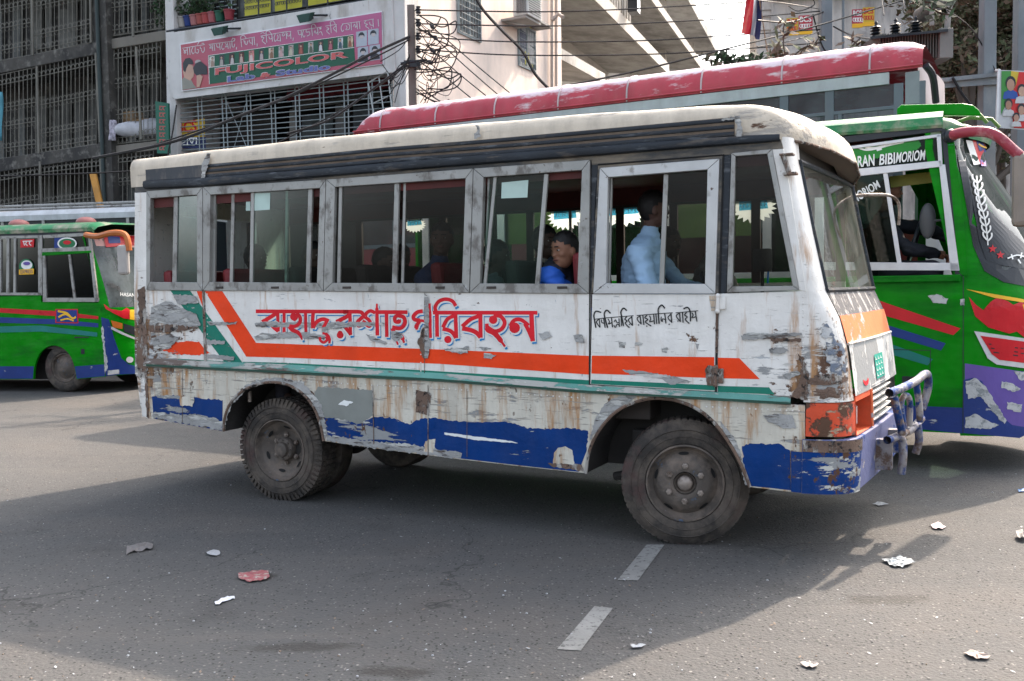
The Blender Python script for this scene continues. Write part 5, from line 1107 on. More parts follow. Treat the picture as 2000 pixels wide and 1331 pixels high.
def bvh(fn, z0, z1, n=60, nz=40):
    mb = MB().grid([[fn(j/n, z0+(z1-z0)*i/nz) for j in range(n+1)] for i in range(nz+1)]); return BVHTree.FromPolygons([Vector(v) for v in mb.v], mb.f)
def surf(bv, fr, px, py, off=.006):
    d = ray(px, py); dl = Vector((d.dot(fr.u), d.dot(fr.n), d.z)); c = C0-fr.O; o = Vector((c.dot(fr.u), c.dot(fr.n), c.z))
    hit, nn, i, dist = bv.ray_cast(o, dl.normalized()); 
    if hit is None: return None
    if nn.dot(dl) > 0: nn = -nn
    return hit+nn*off
GB = bvh(gn, zb-.05, 3.0)
def subdiv(pts, step=8):
    out = []
    for i, a in enumerate(pts):
        b = pts[(i+1) % len(pts)]; k = max(1, int(math.hypot(b[0]-a[0], b[1]-a[1])/step))
        out += [(a[0]+(b[0]-a[0])*j/k, a[1]+(b[1]-a[1])*j/k) for j in range(k)]
    return out
from mathutils.geometry import tessellate_polygon
def decal(name, pts, mat, bv=None, fr=G, offv=.006, parent=None, step=10):
    bv = bv or GB; 
    bm = bmesh.new(); vs = [bm.verts.new((a, b, 0)) for a, b in subdiv(pts, step)]; bm.faces.new(vs)
    bmesh.ops.triangulate(bm, faces=bm.faces); bmesh.ops.subdivide_edges(bm, edges=[e for e in bm.edges if e.calc_length() > step*1.6], cuts=3, use_grid_fill=False); bmesh.ops.triangulate(bm, faces=bm.faces)
    bm.verts.index_update(); V = [surf(bv, fr, v.co.x, v.co.y, offv) for v in bm.verts]; F = [tuple(v.index for v in f.verts) for f in bm.faces if all(V[v.index] is not None for v in f.verts)]; bm.free()
    V = [v if v is not None else Vector((0, 0, -5)) for v in V]
    used = sorted({i for f in F for i in f}); mp = {u: i for i, u in enumerate(used)}
    if not F: return None
    mb = MB(); mb.add([V[u] for u in used], [tuple(mp[i] for i in f) for f in F]); return mb.build(name, mat, parent or gb, recalc=False)
def dstroke(name, strokes, mat, bv=None, fr=G, offv=.01, parent=None, mul=1):
    mb = MB()
    for i, (pts, wd) in enumerate(strokes):
        for q in stroke2d(pts, [w_*mul for w_ in wd] if isinstance(wd, (list, tuple)) else wd*mul):
            V = [surf(bv or GB, fr, a, b, offv+i*.0003) for a, b in q]
            if all(v is not None for v in V): mb.poly(V)
    return mb.build(name, mat, parent or gb, recalc=False)
decal('windscreen_border', [(1866, 285), (1880, 285), (1912, 470), (1926, 510), (1960, 520), (2060, 535), (2060, 570), (1960, 552), (1922, 530), (1900, 480)], M['fr_black'])
decal('flame_artwork', [(1892, 580), (1906, 596), (1920, 606), (1936, 604), (1934, 590), (1946, 582), (1966, 588), (1978, 596), (1984, 606), (1996, 600), (1992, 590), (2030, 606), (2060, 640), (2000, 660), (1985, 648), (1970, 652), (1930, 640), (1904, 618)], M['sred'], offv=.008)
decal('flame_edge', [(1886, 565), (1940, 575), (2060, 596), (2060, 602), (1940, 582)], M['yellow'], offv=.009)
decal('flame_edge', [(2000, 610), (2060, 650), (2060, 620), (1995, 592)], M['yellow'], offv=.0075)
decal('lamp_bezel', [(1902, 647), (2060, 670), (2060, 728), (1945, 712), (1928, 700)], M['silver'], offv=.012)
lb_ = decal('headlight', [(1914, 656), (2060, 676), (2060, 717), (1950, 703), (1936, 692)], M['sred'], offv=.016)
dstroke('headlight_slat', [([(1930, 672), (1985, 680)], 2.2), ([(1934, 680), (1985, 688)], 2.2), ([(1938, 688), (1985, 695)], 2.2), ([(1990, 680), (2040, 687)], 2), ([(1990, 690), (2040, 697)], 2)], M['fr_black'], offv=.02)
decal('purple_panel', [(1884, 710), (2060, 735), (2060, 845), (1975, 830), (1940, 800), (1918, 745), (1900, 738), (1884, 742)], M['purple'], offv=.008)
decal('lower_blue', [(1882, 742), (1900, 738), (1918, 745), (1940, 800), (1975, 830), (2060, 845), (2060, 862), (1880, 846)], M['sblue'], offv=.008)
for q in ([(1885, 745), (1905, 738), (1925, 755), (1945, 790), (1965, 822), (1960, 828), (1938, 805), (1915, 775), (1890, 780)], [(1955, 745), (1978, 750), (1992, 760), (1980, 766), (1955, 758)], [(1965, 785), (1995, 790), (1992, 806), (1966, 800)], [(1885, 815), (1905, 808), (1930, 822), (1950, 830), (1930, 838), (1885, 836)], [(1978, 725), (2040, 732), (2040, 742), (1990, 742)]):
    decal('filler_patch', jag(q, 1.5, 4, True, int(q[0][0])), M['filler'], offv=.011)
dstroke('door_seam', [([(1881, 540), (1880.5, 847)], 1.6)], M['fr_black'], offv=.012)
# windscreen stickers and white vine pattern
decal('windscreen_sticker', [(1884, 274), (1897, 276), (1912, 322), (1900, 324)], M['plate_white'], offv=.010)
decal('windscreen_sticker', [(1897, 274), (1975, 290), (1985, 330), (1912, 322)], M['sred'], offv=.010)
decal('windscreen_sticker', [(1904, 276), (1932, 281), (1936, 300), (1910, 296)], M['snavy'], offv=.013)
decal('windscreen_sticker', [(1912, 314), (1985, 322), (1985, 330), (1914, 326)], M['purple'], offv=.013)
dstroke('sticker_print', [([(1908, 282), (1916, 287), (1930, 291)], 3), ([(1912, 292), (1930, 286)], 2.5)], M['yellow'], offv=.016)
vine = [([(1905, 345), (1910, 390), (1922, 430), (1928, 480)], 4)]
for i in range(9):
    y = 350+i*14; x = 1905+i*2.6; vine += [([(x, y+8), (x-7, y), (x-8, y-8)], 4.5), ([(x+1, y+10), (x+8, y+2), (x+8, y-6)], 4.5)]
vine += [([(1965, 506), (1985, 500), (2010, 508)], 4), ([(1975, 508), (1972, 498)], 4), ([(1990, 506), (1992, 495)], 4), ([(1985, 508), (1990, 516)], 4)]
dstroke('vine_decal', vine, M['plate_white'], offv=.012, mul=.68)
def star(cx, cy, r): return [(cx+(r if i % 2 == 0 else r*.42)*math.sin(math.pi*i/5), cy-(r if i % 2 == 0 else r*.42)*math.cos(math.pi*i/5)) for i in range(10)]
decal('star_decal', star(1937, 487, 8.5), M['sred'], offv=.012, step=5); decal('star_decal', star(1952, 499, 8.5), M['sred'], offv=.012, step=5)
# roof front: visor shell, light fin
def lineup(z): return z
vs = MB(); zf = 2.84
vs.grid([[gn(j/30, 2.94)+Vector((.04, 0, 0)) for j in range(31)], [gn(j/30, 3.0)+Vector((.06, 0, .02)) for j in range(31)], [gn(j/30, 3.03)+Vector((-.05, 0, .06)) for j in range(31)], [Vector((G.xz(1842, 222)[0], GW*j/30, zroof-.06+.10*math.sin(math.pi*j/30)**.5)) for j in range(31)]])
vs.build('roof_front', M['groof'], gb, smooth=True)
dstroke('roof_front_trim', [([(1880, 262), (1920, 256), (1970, 270), (2060, 300)], 4)], M['filler'], offv=.05)
fin = MB(); fin.prism([G.xz(a, b, .35) for a, b in [(1752, 212), (1760, 205), (1880, 202), (1900, 205), (1912, 215), (1918, 226), (1752, 224)]], .35, .42); fin.build('roof_fin', M['bgreen'], gb, bevel=.01)
fb_ = MB()
for i, yy in enumerate((.75, 1.15, 1.55)):
    a = G.p(1900+i*24, 206+i*10, yy); fb_.tube([(a[0]-.6, yy, a[2]-.10), (a[0]-.25, yy, a[2]-.0), (a[0]-.05, yy, a[2]-.03), (a[0]+.02, yy, a[2]-.12)], .018, 8)
fb_.build('roof_rail', plain('dull_green_rail', (.10, .16, .04), .5), gb, smooth=True)
ma = MB(); q = [GP(1858, 266, -.02), GP(1868, 262, -.10), GP(1890, 258, -.16), GP(1925, 258, -.18), GP(1950, 268, -.2), GP(1975, 290, -.2), GP(1992, 305, -.2)]
ma.tube(catmull([tuple(x) for x in q], 5), .045, 10); ma.build('mirror_arm', M['maroon_p'], gb, smooth=True)
ma = MB(); ma.ball(GP(1856, 266, -.03), .06, 12, 8); ma.build('mirror_mount', M['fr_black'], gb, smooth=True)
ma = MB(); c = GP(1990, 372, -.2); ma.box(c[0]-.05, c[0]+.14, c[1]-.05, c[1]+.08, c[2]-.30, c[2]+.30); ma.build('mirror', plain('beige_mirror_back', (.22, .19, .16), .5, dirt=.2), gb, bevel=.04)
def simple_wheel(parent, x, y, R=.42, flip=1, W_=.24):
    root = empty('wheel', (x, y, R)); root.parent = parent; root.rotation_euler = (0, 0, 0 if flip > 0 else math.pi)
    t = MB(); t.lathe([(.25, .02), (.27, -.005), (.36, -.008), (R-.02, .02), (R, .05), (R, W_-.03), (R-.03, W_), (.25, W_)], 40); t.build('tyre', M['tyre'], root, smooth=True)
    t = MB(); t.lathe([(.255, .01), (.24, .0), (.225, .05), (.19, .05), (.16, .02), (.1, .0), (.08, -.02), (0, -.03)], 30); t.build('rim', M['rim'], root, smooth=True)
    return root
for x in (-1.35, -4.5): simple_wheel(gb, x, .06); simple_wheel(gb, x, GW-.06, flip=-1)
dash = MB(); dash.box(-.5, .1, .08, GW-.1, 1.2, 1.62); dash.build('dashboard', M['seat_dark'], gb, bevel=.03)
b_ = MB(); b_.box(-1.75, -1.6, .15, .75, 1.15, 2.15); b_.box(-1.75, -1.25, .15, .75, 1.05, 1.2); b_.build('driver_seat', M['seat_dark'], gb, bevel=.03)
sw = MB(); c = GP(1845, 470, .45); sw.tube([(c[0]+.06*math.sin(a)-.25, .45+.23*math.cos(a), c[2]+.2*math.sin(a)) for a in [2*math.pi*k/24 for k in range(25)]], .016, 8, False); sw.build('steering_wheel', M['fr_black'], gb, smooth=True)
c = GP(1740, 500, .42)
person('driver in a dark top reaching over the wheel of the right-hand green bus', tuple(G.w((c[0]-.05, .42, c[2]-.22))), -G.a, skin=(.20, .09, .06), top=(.012, .014, .02), head_yaw=.1, armR=((.20, -.20, .27), (.42, -.10, .22)), armL=((.30, .20, .47), (.58, .12, .35)), hands=True, scale=1.02, beard=True, vox=.012)
b_ = MB(); c = GP(1812, 432, .16); b_.ball((c[0], .16, c[2]), 1, 14, 10, (.07, .03, .16)); b_.tube([(c[0], .16, c[2]), (c[0]+.22, .12, c[2]-.0)], .010, 6); b_.build('inner_mirror', plain('grey_mirror_shell', (.07, .075, .08), .4), gb, smooth=True)

# red-roofed coach behind
K = Fr((4.58, 10.6, 0), 29.2)
KWD = 2.4
kb = empty('coach', K.O, -K.a, 'tall coach with a faded red roof and grey windows standing behind the green bus', 'coach')
zg = K.xz(1800, 133)[1]
M['kred'] = wear('faded_red_roof_paint', (.37, .04, .06), [((.62, .52, .56), 3.0, .62, .05, (.5, 1, 1.6), .26, 3), ((.32, .05, .07), 9, .68, .04, H3, 0, 6)], [(-4, .12, zg+.42, 60, .6, .24, 1)], var=.15, rough=.5, bump=.25, dirt=.2)
M['kgrey'] = plain('blue_grey_frame', (.10, .12, .14), .5, dirt=.3)
KP = K.p; zg = K.xz(1800, 133)[1]; kx0 = K.xz(693, 258)[0]; KW = 2.4
M['ktop'] = wear('sun_bleached_roof', (.56, .42, .46), [((.50, .06, .09), 3, .56, .03, (.3, 1, 1), 0, 3)], (), rough=.6, dirt=.15)
rm = MB(); rows = []
nseg = 60
for k in range(nseg+1):
    x = kx0+(0-kx0)*k/nseg; e = min(1, (x-kx0)/.45); e2 = min(1, (0-x)/.3); ee = math.sqrt(max(0, 1-(1-e)**2))*math.sqrt(max(.0, 1-(1-e2)**2*.4)) if True else 1
    sg = .010*(1-abs(math.sin(math.pi*(x-kx0)/.98)))**6+ .006*noise.noise(Vector((x*2, 0, 0)))
    pr = [(-.03, 0), (-.035, .07), (-.02, .16), (.03, .26), (.12, .335), (.3, .385), (.8, .41), (KW/2, .42)]
    row = [(x, y-sg*(i > 0), zg+h*ee) for i, (y, h) in enumerate(pr)]; rows.append(row+[(x, KW-y, z) for _, y, z in row[::-1][1:]])
rm.grid(rows); ro = rm.build('roof', M['kred'], kb, smooth=2)
jm = MB()
for k in range(1, 9):
    x = kx0+.02+k*.98-.5; pts = [(x, y-.006, zg+h+.004) for y, h in ((-.03, .0), (-.035, .07), (-.02, .16), (.03, .26), (.12, .335), (.3, .385), (.8, .41))]; jm.tube(pts, .012, 5)
jm.build('roof_joint', plain('greyed_joint', (.40, .33, .35), .6), kb, smooth=True)
b_ = MB(); b_.tube([(kx0, -.045, zg+.03), (0, -.045, zg+.03)], .012, 5); b_.build('roof_bead', M['kred'], kb, smooth=True)
MB().box(kx0+.5, -.35, -.025, .03, zg-.14, zg-.01).build('cant_rail', plain('pale_grey_rail', (.36, .38, .40), .5, dirt=.3), kb)
MB().box(kx0, kx0+.5, -.02, .03, zg-.14, zg-.01).build('cant_rail', M['kred'], kb)
pil = MB(); kz0 = 2.35; kxs = [kx0+.05+i*1.27 for i in range(7)]
for x in kxs[:-1]+[K.xz(1620, 200)[0], K.xz(1755, 180)[0], -.02]: pil.box(x-.05, x+.05, -.01, .03, kz0, zg-.14)
pil.box(kx0, 0, -.008, .02, zg-.42, zg-.38); pil.box(kx0, 0, -.014, .03, kz0-.06, kz0)
kf = pil.build('window_frame', M['kgrey'], kb, bevel=.004)
M['glass_k'] = glass('grey_reflecting_glass', (.22, .25, .28), .25, (.20, .22, .24), refl=1.5)
for i, (a, b) in enumerate(zip(kxs[:-1], kxs[1:])):
    m_ = (a+b)/2
    MB().box(m_-.02, m_+.02, -.006, .02, kz0, zg-.42).build('stile', M['kgrey'], kf)
    for (p, q) in ((a+.05, m_-.02), (m_+.02, b-.05)): MB().poly([(p, .01, kz0), (q, .01, kz0), (q, .01, zg-.42), (p, .01, zg-.42)]).build('pane', M['glass_k'], kf)
    MB().poly([(a+.05, .012, zg-.38), (b-.05, .012, zg-.38), (b-.05, .012, zg-.14), (a+.05, .012, zg-.14)]).build('pane', M['glass_k'], kf)
MB().box(kx0, 0, 0, .03, .45, kz0-.06).build('side_panel', M['sred'] if 0 else plain('maroon_coach_side', (.20, .02, .03), .4, dirt=.3), kb)
MB().box(kx0, 0, KW-.03, KW, .45, kz0).build('far_side_panel', M['kred'], kb)
for x in kxs: MB().box(x-.05, x+.05, KW-.03, KW, kz0, zg).build('far_pillar', M['kgrey'], kb)
MB().box(kx0, kx0+.03, .03, KW-.03, .45, zg).build('rear_wall', M['kred'], kb)
b_ = MB(); rws = []
for z, px_ in ((.5, 0), (1.6, .05), (2.3, .02), (3.2, -.03), (zg+.05, -.05)):
    rws.append([(px_+.16*math.sin(math.pi*j/12), KW*j/12, z) for j in range(13)])
b_.grid(rws[:3]); b_.build('front_panel', M['kgrey'], kb, smooth=True)
b_ = MB(); b_.grid(rws[2:]); b_.build('windscreen', plain('sunlit_white_windscreen', (.45, .40, .40), .4), kb, smooth=True)  # opaque pale colour stands in for sunlight on the coach windscreen
b_ = MB(); b_.tube(catmull([KP(1808, 128, -.02), KP(1822, 150, .1), KP(1828, 200, .3)], 4), .04, 8); b_.build('front_pillar', M['fr_black'], kb, smooth=True)
MB().poly([KP(1768, 142, -.012), KP(1796, 138, -.012), KP(1796, 202, -.012), KP(1768, 204, -.012)]).build('front_side_pane', plain('dull_grey_pane', (.17, .19, .20), .2), kf)
for x in (-1.8, -6.0): simple_wheel(kb, x, .06, .48); simple_wheel(kb, x, KW-.06, .48, -1)
MB().box(kx0+.1, -.2, .05, KW-.05, 1.0, 1.05).build('floor', M['dark_in'], kb)
b_ = MB()
for i in range(7): b_.box(kx0+.6+i*.95, kx0+.72+i*.95, .15, 1.0, 1.05, 2.5); b_.box(kx0+.6+i*.95, kx0+.72+i*.95, 1.3, 2.2, 1.05, 2.5)
b_.build('seat_row', M['seat_dark'], kb, bevel=.04)

# left green bus
Lf = Fr(at(203, 738, 16.0)*1, 14); Lf.O.z = 0
lb = empty('green_bus', Lf.O, -Lf.a, 'green bus with red stripe and stickered windows at the far left behind the minibus', 'bus')
def lp(name, pts, mat, y0=0, y1=.04, parent=None, **k): return gplate(name, pts, mat, y0, y1, parent or lb, Lf, **k)
def ls(name, pts, mat, y, parent=None): return gsheet(name, pts, mat, y, parent or lb, Lf)
LX = Lf.xz; LWd = 2.1
arc = [(66, 741), (68, 715), (78, 690), (95, 677), (112, 676), (130, 686), (142, 705), (148, 730), (149, 741)]
lp('side_panel', [(-420, 745), (66, 741)]+catmull(arc, 3)[1:]+[(205, 736), (203, 700), (196, 600), (192, 592), (80, 590), (80, 577), (-420, 592)], M['bgreen'])
b_ = MB(); b_.poly([Lf.p(a, b, .35) for a, b in catmull(arc, 3)]); b_.build('wheel_well', M['under'], lb)
ls('bottom_band', [(-420, 715), (-420, 742), (64, 740), (66, 716)], M['sblue'], -.006); ls('bottom_band', [(146, 716), (203, 712), (205, 735), (150, 740)], M['sblue'], -.006)
ls('red_stripe', [(-420, 600), (0, 602), (110, 608), (192, 618), (192, 624), (110, 618), (0, 611), (-420, 608)], M['sred'], -.006)
ls('blue_stripe', [(-420, 618), (0, 620), (110, 624), (192, 632), (192, 640), (110, 634), (0, 631), (-420, 630)], M['snavy'], -.006)
ls('teal_stripe', [(-420, 640), (0, 638), (80, 636), (190, 650), (190, 658), (80, 648), (0, 650), (-420, 655)], M['steal'], -.006)
wf = MB()
for q in ([(-420, 470), (78, 460), (78, 465), (-420, 475)], [(-420, 572), (82, 572), (82, 577), (-420, 577)], [(75, 460), (83, 460), (83, 577), (76, 577)], [(14, 463), (19, 463), (18, 573), (13, 573)], [(28, 463), (32, 463), (31, 573), (27, 573)],
          [(84, 460), (170, 455), (172, 461), (86, 466)], [(82, 486), (176, 482), (178, 492), (82, 497)], [(84, 497), (89, 497), (92, 590), (85, 590)], [(172, 455), (176, 455), (193, 590), (186, 590)], [(86, 582), (193, 582), (193, 590), (86, 590)], [(134, 498), (138, 498), (148, 583), (144, 583)]):
    wf.prism([LX(*p) for p in q], -.014, .02)
wfo = wf.build('window_frame', M['alu'], lb)
for x in range(-400, 0, 66): MB().prism([LX(*p) for p in [(x, 468), (x+7, 468), (x+7, 573), (x, 573)]], -.014, .02).build('window_post', M['alu'], lb)
ls('pane', [(-420, 474), (76, 464), (76, 573), (-420, 573)], M['glass_navy'], .01, wfo); ls('pane', [(86, 465), (172, 460), (175, 484), (86, 488)], M['glass_navy'], .012, wfo); ls('pane', [(90, 497), (178, 492), (188, 583), (92, 583)], M['glass_navy'], .012, wfo)
ls('sill_ledge', [(82, 498-5), (178, 490), (178, 494), (82, 500)], M['bgreen'], -.018)
oval = lambda cx, cy, rx, ry, n=20: [(cx+rx*math.cos(2*math.pi*i/n), cy+ry*math.sin(2*math.pi*i/n)) for i in range(n)]
ls('pane_sticker', [(106, 465), (126, 464), (126, 489), (106, 490)], M['snavy'], -.004, wfo); ls('pane_sticker', oval(131, 476, 19, 12), M['plate_white'], -.008, wfo); ls('pane_sticker', oval(131, 476, 16, 9.5), plain('sticker_green', (.02, .15, .06), .5), -.012, wfo); ls('pane_sticker', oval(131, 474, 8, 4), M['sred'], -.016, wfo)
ls('pane_sticker', [(40, 469), (67, 467), (66, 483), (40, 484)], M['sred'], -.008, wfo)
t = MB(); letters(t, Lf, [([(44, 472), (63, 471)], 1.6), ([(46, 473), (48, 480)], 1.6), ([(52, 473), (50, 477), (54, 480)], 1.6), ([(59, 472), (57, 476), (61, 480)], 1.6)], -.012); t.build('sticker_print', M['plate_white'], wfo, recalc=False)
ls('pane_sticker', oval(51, 521, 14, 15), plain('sticker_green', (.02, .15, .06), .5), -.008, wfo); ls('pane_sticker', oval(52, 518, 11, 9), M['plate_white'], -.012, wfo); ls('pane_sticker', [(37, 527), (66, 525), (66, 536), (37, 537)], M['yellow'], -.016, wfo); ls('pane_sticker', oval(52, 515, 7, 3.5), M['purple'], -.018, wfo)
t = MB(); put_text(t, 'EXPRESS', [Lf.p(40, 528, -.02), Lf.p(64, 527, -.02), Lf.p(64, 534, -.02), Lf.p(40, 535, -.02)]); t.build('sticker_print', M['snavy'], wfo, recalc=False)
ls('side_emblem', [(108, 604), (152, 604), (153, 632), (108, 631)], M['sred'], -.010); ls('side_emblem', [(110, 606), (150, 606), (151, 630), (110, 629)], M['snavy'], -.014)
t = MB(); letters(t, Lf, [([(113, 608), (130, 612), (138, 620)], 4), ([(114, 620), (128, 614), (142, 622), (148, 619)], 3.5), ([(118, 626), (132, 623), (144, 627)], 3)], -.018); t.build('emblem_print', M['yellow'], lb, recalc=False)
ls('door_handle', [(145, 658), (174, 658), (174, 660), (145, 661)], M['fr_black'], -.008); ls('fuel_flap', [(158, 682), (165, 682), (165, 692), (158, 692)], M['fr_black'], -.008)
rows = []; xl0 = LX(-420, 560)[0]; xl1 = LX(180, 450)[0]; zl = LX(175, 452)[1]; zl2 = LX(175, 438)[1]
for k in range(13):
    x = xl0+(xl1-xl0)*k/12; pr = [(-.02, zl), (-.03, zl2-.06), (.02, zl2), (.2, zl2+.05), (LWd/2, zl2+.08)]
    rows.append([(x, y, z) for y, z in pr]+[(x, LWd-y, z) for y, z in pr[::-1][1:]])
q = rows[-1]; rows.append([(v[0]+.35*math.sin(math.pi*max(0, min(1, v[1]/LWd)))**.6+.06, v[1], v[2]-.05) for v in q])
MBr = MB(); MBr.grid(rows); MBr.build('roof', M['groof'], lb, smooth=True)
MB().box(xl0, xl1, -.0, .03, LX(80, 460)[1]-.0, zl+.01).build('header_band', M['fr_black'], lb)
MB().box(xl0, -.1, LWd-.04, LWd, .3, zl).build('far_side_panel', M['bgreen'], lb)
MB().box(xl0, -.1, .05, LWd-.05, .75, .8).build('floor', M['dark_in'], lb)
def lnf(s, z):
    t = min(1, max(0, (z-1.35)/1.4)); y = LWd*s; x = -.02-.28*t+(.40-.05*t)*math.sin(math.pi*s)**.62; return Vector((x-(.12*t*t if 0 < s < 1 else 0), y, z))
zlb = LX(205, 735)[1]
def lfp(name, z0, z1, mat, s0=0, s1=1, n=28, nz=8): return MB().grid([[lnf(s0+(s1-s0)*j/n, z0+(z1-z0)*i/nz) for j in range(n+1)] for i in range(nz+1)]).build(name, mat, lb, smooth=2)
lfp('front_panel', zlb, 1.45, M['bgreen']); lfp('windscreen', 1.45, 2.62, glass('pale_reflection_windscreen', (.20, .25, .23), .75, (.16, .19, .19), refl=3), .05, .95); lfp('front_pillar', 1.45, 2.7, M['bgreen'], 0, .05, 6); lfp('front_pillar', 1.45, 2.7, M['bgreen'], .95, 1, 6)  # grey diffuse layer stands in for the reflection on this windscreen
lfp('destination_board', 2.50, 2.72, M['plate_white'] if 0 else plain('pink_headboard', (.60, .34, .30), .5), .08, .9)
LB_ = bvh(lnf, zlb-.05, 2.9)
for nm, q, mt_, o_ in (('front_sticker', [(200, 458), (262, 462), (262, 480), (206, 484)], M['sred'], .02), ('front_sticker', [(208, 462), (232, 464), (234, 476), (211, 477)], M['snavy'], .026), ('flame_artwork', [(202, 594), (215, 604), (236, 608), (246, 602), (262, 612), (262, 626), (240, 622), (220, 612), (206, 604)], M['sred'], .02),
                       ('flame_artwork', [(252, 606), (264, 606), (264, 626), (252, 624)], M['yellow'], .024), ('indicator', [(216, 626), (238, 632), (238, 643), (220, 640)], plain('amber_lens', (.45, .12, .02), .3), .02), ('headlight', [(240, 632), (268, 640), (268, 658), (241, 648)], M['fr_black'], .02), ('headlight_trim', [(217, 638), (240, 650), (268, 662), (268, 666), (238, 654), (216, 643)], M['silver'], .022),
                       ('blue_corner', [(198, 620), (212, 624), (222, 660), (236, 700), (250, 712), (268, 716), (268, 730), (230, 732), (207, 735)], M['sblue'], .018), ('fog_lamp', oval(252, 703, 7, 6), M['silver'], .024), ('filler_patch', jag([(195, 625), (202, 640), (206, 680), (210, 715), (205, 732), (203, 690)], 1.2), M['filler'], .022), ('bumper_edge', [(210, 724), (232, 722), (232, 730), (210, 733)], M['filler'], .022)):
    decal(nm, q, mt_, LB_, Lf, o_, lb, 8)
t = MB(); V = [surf(LB_, Lf, a, b, .02) for a, b in ((234, 572), (262, 574), (262, 581), (234, 579))]
if all(v is not None for v in V): put_text(t, 'HASAN', V); t.build('windscreen_print', M['plate_white'], lb, recalc=False)
ma = MB(); ma.tube(catmull([Lf.p(168, 459, -.05), Lf.p(190, 462, -.25), Lf.p(215, 456, -.4), Lf.p(238, 456, -.45), Lf.p(248, 465, -.45), Lf.p(252, 490, -.45)], 4), .05, 8); ma.build('mirror_arm', plain('orange_mirror_arm', (.40, .12, .03), .4), lb, smooth=True)
c = Lf.p(242, 508, -.45); ma = MB(); ma.box(c[0]-.10, c[0]+.09, -.5, -.40, c[2]-.24, c[2]+.24); ma.build('mirror', plain('pale_mirror_shell', (.36, .34, .32), .4), lb, bevel=.04)
c = LX(119, 725); simple_wheel(lb, c[0]+.02, .06, .42); simple_wheel(lb, c[0]+.02, LWd-.06, .42, -1)
for i, (a, b) in enumerate(((37, 433), (168, 425))):
    q = Lf.p(a, b, 1.0); bl = MB(); bl.ball((q[0], 1.0, zl2+.12), 1, 14, 8, (.18, .18, .10)); bl.build('roof_lamp', plain('faded_red_dome', (.33, .13, .12), .5), lb, smooth=True)
# pale-roofed bus behind the left bus
Q = Fr(at(345, 470, 20.5)*1, 12); Q.O.z = 0
qb = empty('parked_bus', Q.O, -Q.a, 'bus with a dusty white roof parked behind the far left green bus', 'bus')
zq = Q.xz(340, 402)[1]; qx = -7.5
r_ = MB(); rows = []
for k in range(9):
    x = qx+(0-qx)*k/8; pr = [(-.02, zq-.22), (-.03, zq-.1), (.05, zq), (.5, zq+.06), (1.1, zq+.08)]; rows.append([(x, y, z) for y, z in pr]+[(x, 2.2-y, z) for y, z in pr[::-1][1:]])
r_.grid(rows); r_.poly(rows[-1]); r_.poly(rows[0]); r_.build('roof', plain('dusty_white_roof', (.48, .50, .52), .6, dirt=.3), qb, smooth=True)
MB().box(qx, 0, 0, 2.2, .4, 1.6).build('body', plain('dull_red_body', (.16, .03, .03), .4, dirt=.3), qb)
MB().box(qx+.02, -.02, .02, 2.18, 1.6, zq-.2).build('window_band', M['fr_black'], qb)
b_ = MB(); [b_.box(qx+i*1.05, qx+i*1.05+.07, -.0, .02, 1.6, zq-.2) for i in range(8)]; b_.build('window_post', M['alu'], qb)
b_ = MB(); [b_.tube([(qx+.2, y, zq+.16), (-.3, y, zq+.14)], .03, 6) for y in (.3, 1.0, 1.8)]; b_.build('roof_rack', M['alu'], qb, smooth=True)
for x in (-1.2, -5.6): simple_wheel(qb, x, .02); simple_wheel(qb, x, 2.18, flip=-1)
# ------------------------------------------------------------------ buildings
M['conc_dark'] = wear('sooty_concrete', (.065, .062, .056), [((.035, .035, .035), 1.6, .52, .12, (1, 1, .35), 0, 3), ((.16, .155, .14), 4, .60, .08, None, 0, 5)], (), var=.2, rough=.9, bump=.3, bscale=12)
M['conc_white'] = wear('stained_white_render', (.50, .50, .49), [((.30, .28, .25), 1.5, .60, .10, (1, 1, .25), 0, 3), ((.24, .13, .07), 2.5, .69, .05, (2, 2, .15), 0, 5), ((.16, .16, .16), 5, .68, .05, (1, 1, .4), 0, 8)], (), var=.06, rough=.85, bump=.2, bscale=10)
M['cream'] = wear('stained_cream_render', (.80, .67, .58), [((.60, .52, .46), .9, .56, .12, (1, 1, .3), 0, 3), ((.22, .20, .19), 3, .69, .05, (1, 1, .25), 0, 5)], (), var=.05, rough=.9, bump=.15, bscale=8)
M['pale'] = wear('pale_concrete', (.30, .285, .26), [((.34, .32, .30), .7, .56, .12, (1, 1, .4), 0, 3)], (), var=.07, rough=.9, bump=.15, bscale=6)
M['soffit'] = wear('grey_soffit', (.33, .32, .30), [((.18, .17, .16), .8, .55, .12, None, 0, 3)], (), var=.1, rough=.9)
M['greyw'] = wear('weathered_grey_wall', (.50, .475, .44), [((.20, .20, .20), 1.1, .56, .10, (1, 1, .2), 0, 3), ((.10, .10, .10), 2.6, .64, .06, (1.5, 1, .15), 0, 5), ((.52, .50, .47), 3, .62, .05, None, 0, 8)], (), var=.08, rough=.9, bump=.25, bscale=6)
M['grille'] = plain('painted_grille_steel', (.15, .145, .125), .6, var=.2); M['grille_b'] = plain('grey_blue_grille', (.24, .28, .29), .5, var=.15)
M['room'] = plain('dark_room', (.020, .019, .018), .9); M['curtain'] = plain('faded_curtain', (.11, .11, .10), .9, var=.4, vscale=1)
F1 = Fr((-9.2, 25, 0), 25)
def fbox(mb, fr, pts, y0, y1): mb.prism([fr.xz(*p, y0) for p in pts], y0, y1)
pv = MB(); pv.box(-22, 7.2, -2.2, 3, 0, .13); pv = pv.build('pavement', plain('dusty_pavement', (.17, .16, .145), .9, var=.2), None, bevel=.02); pv.location = F1.O; pv.rotation_euler = (0, 0, -F1.a); tag(pv, 'dusty raised pavement in front of the shop buildings', kind='structure')
lbd = empty('apartment_building', F1.O, -F1.a, 'dark sooty apartment building at the far left, its balconies caged in ornate grilles', 'building')
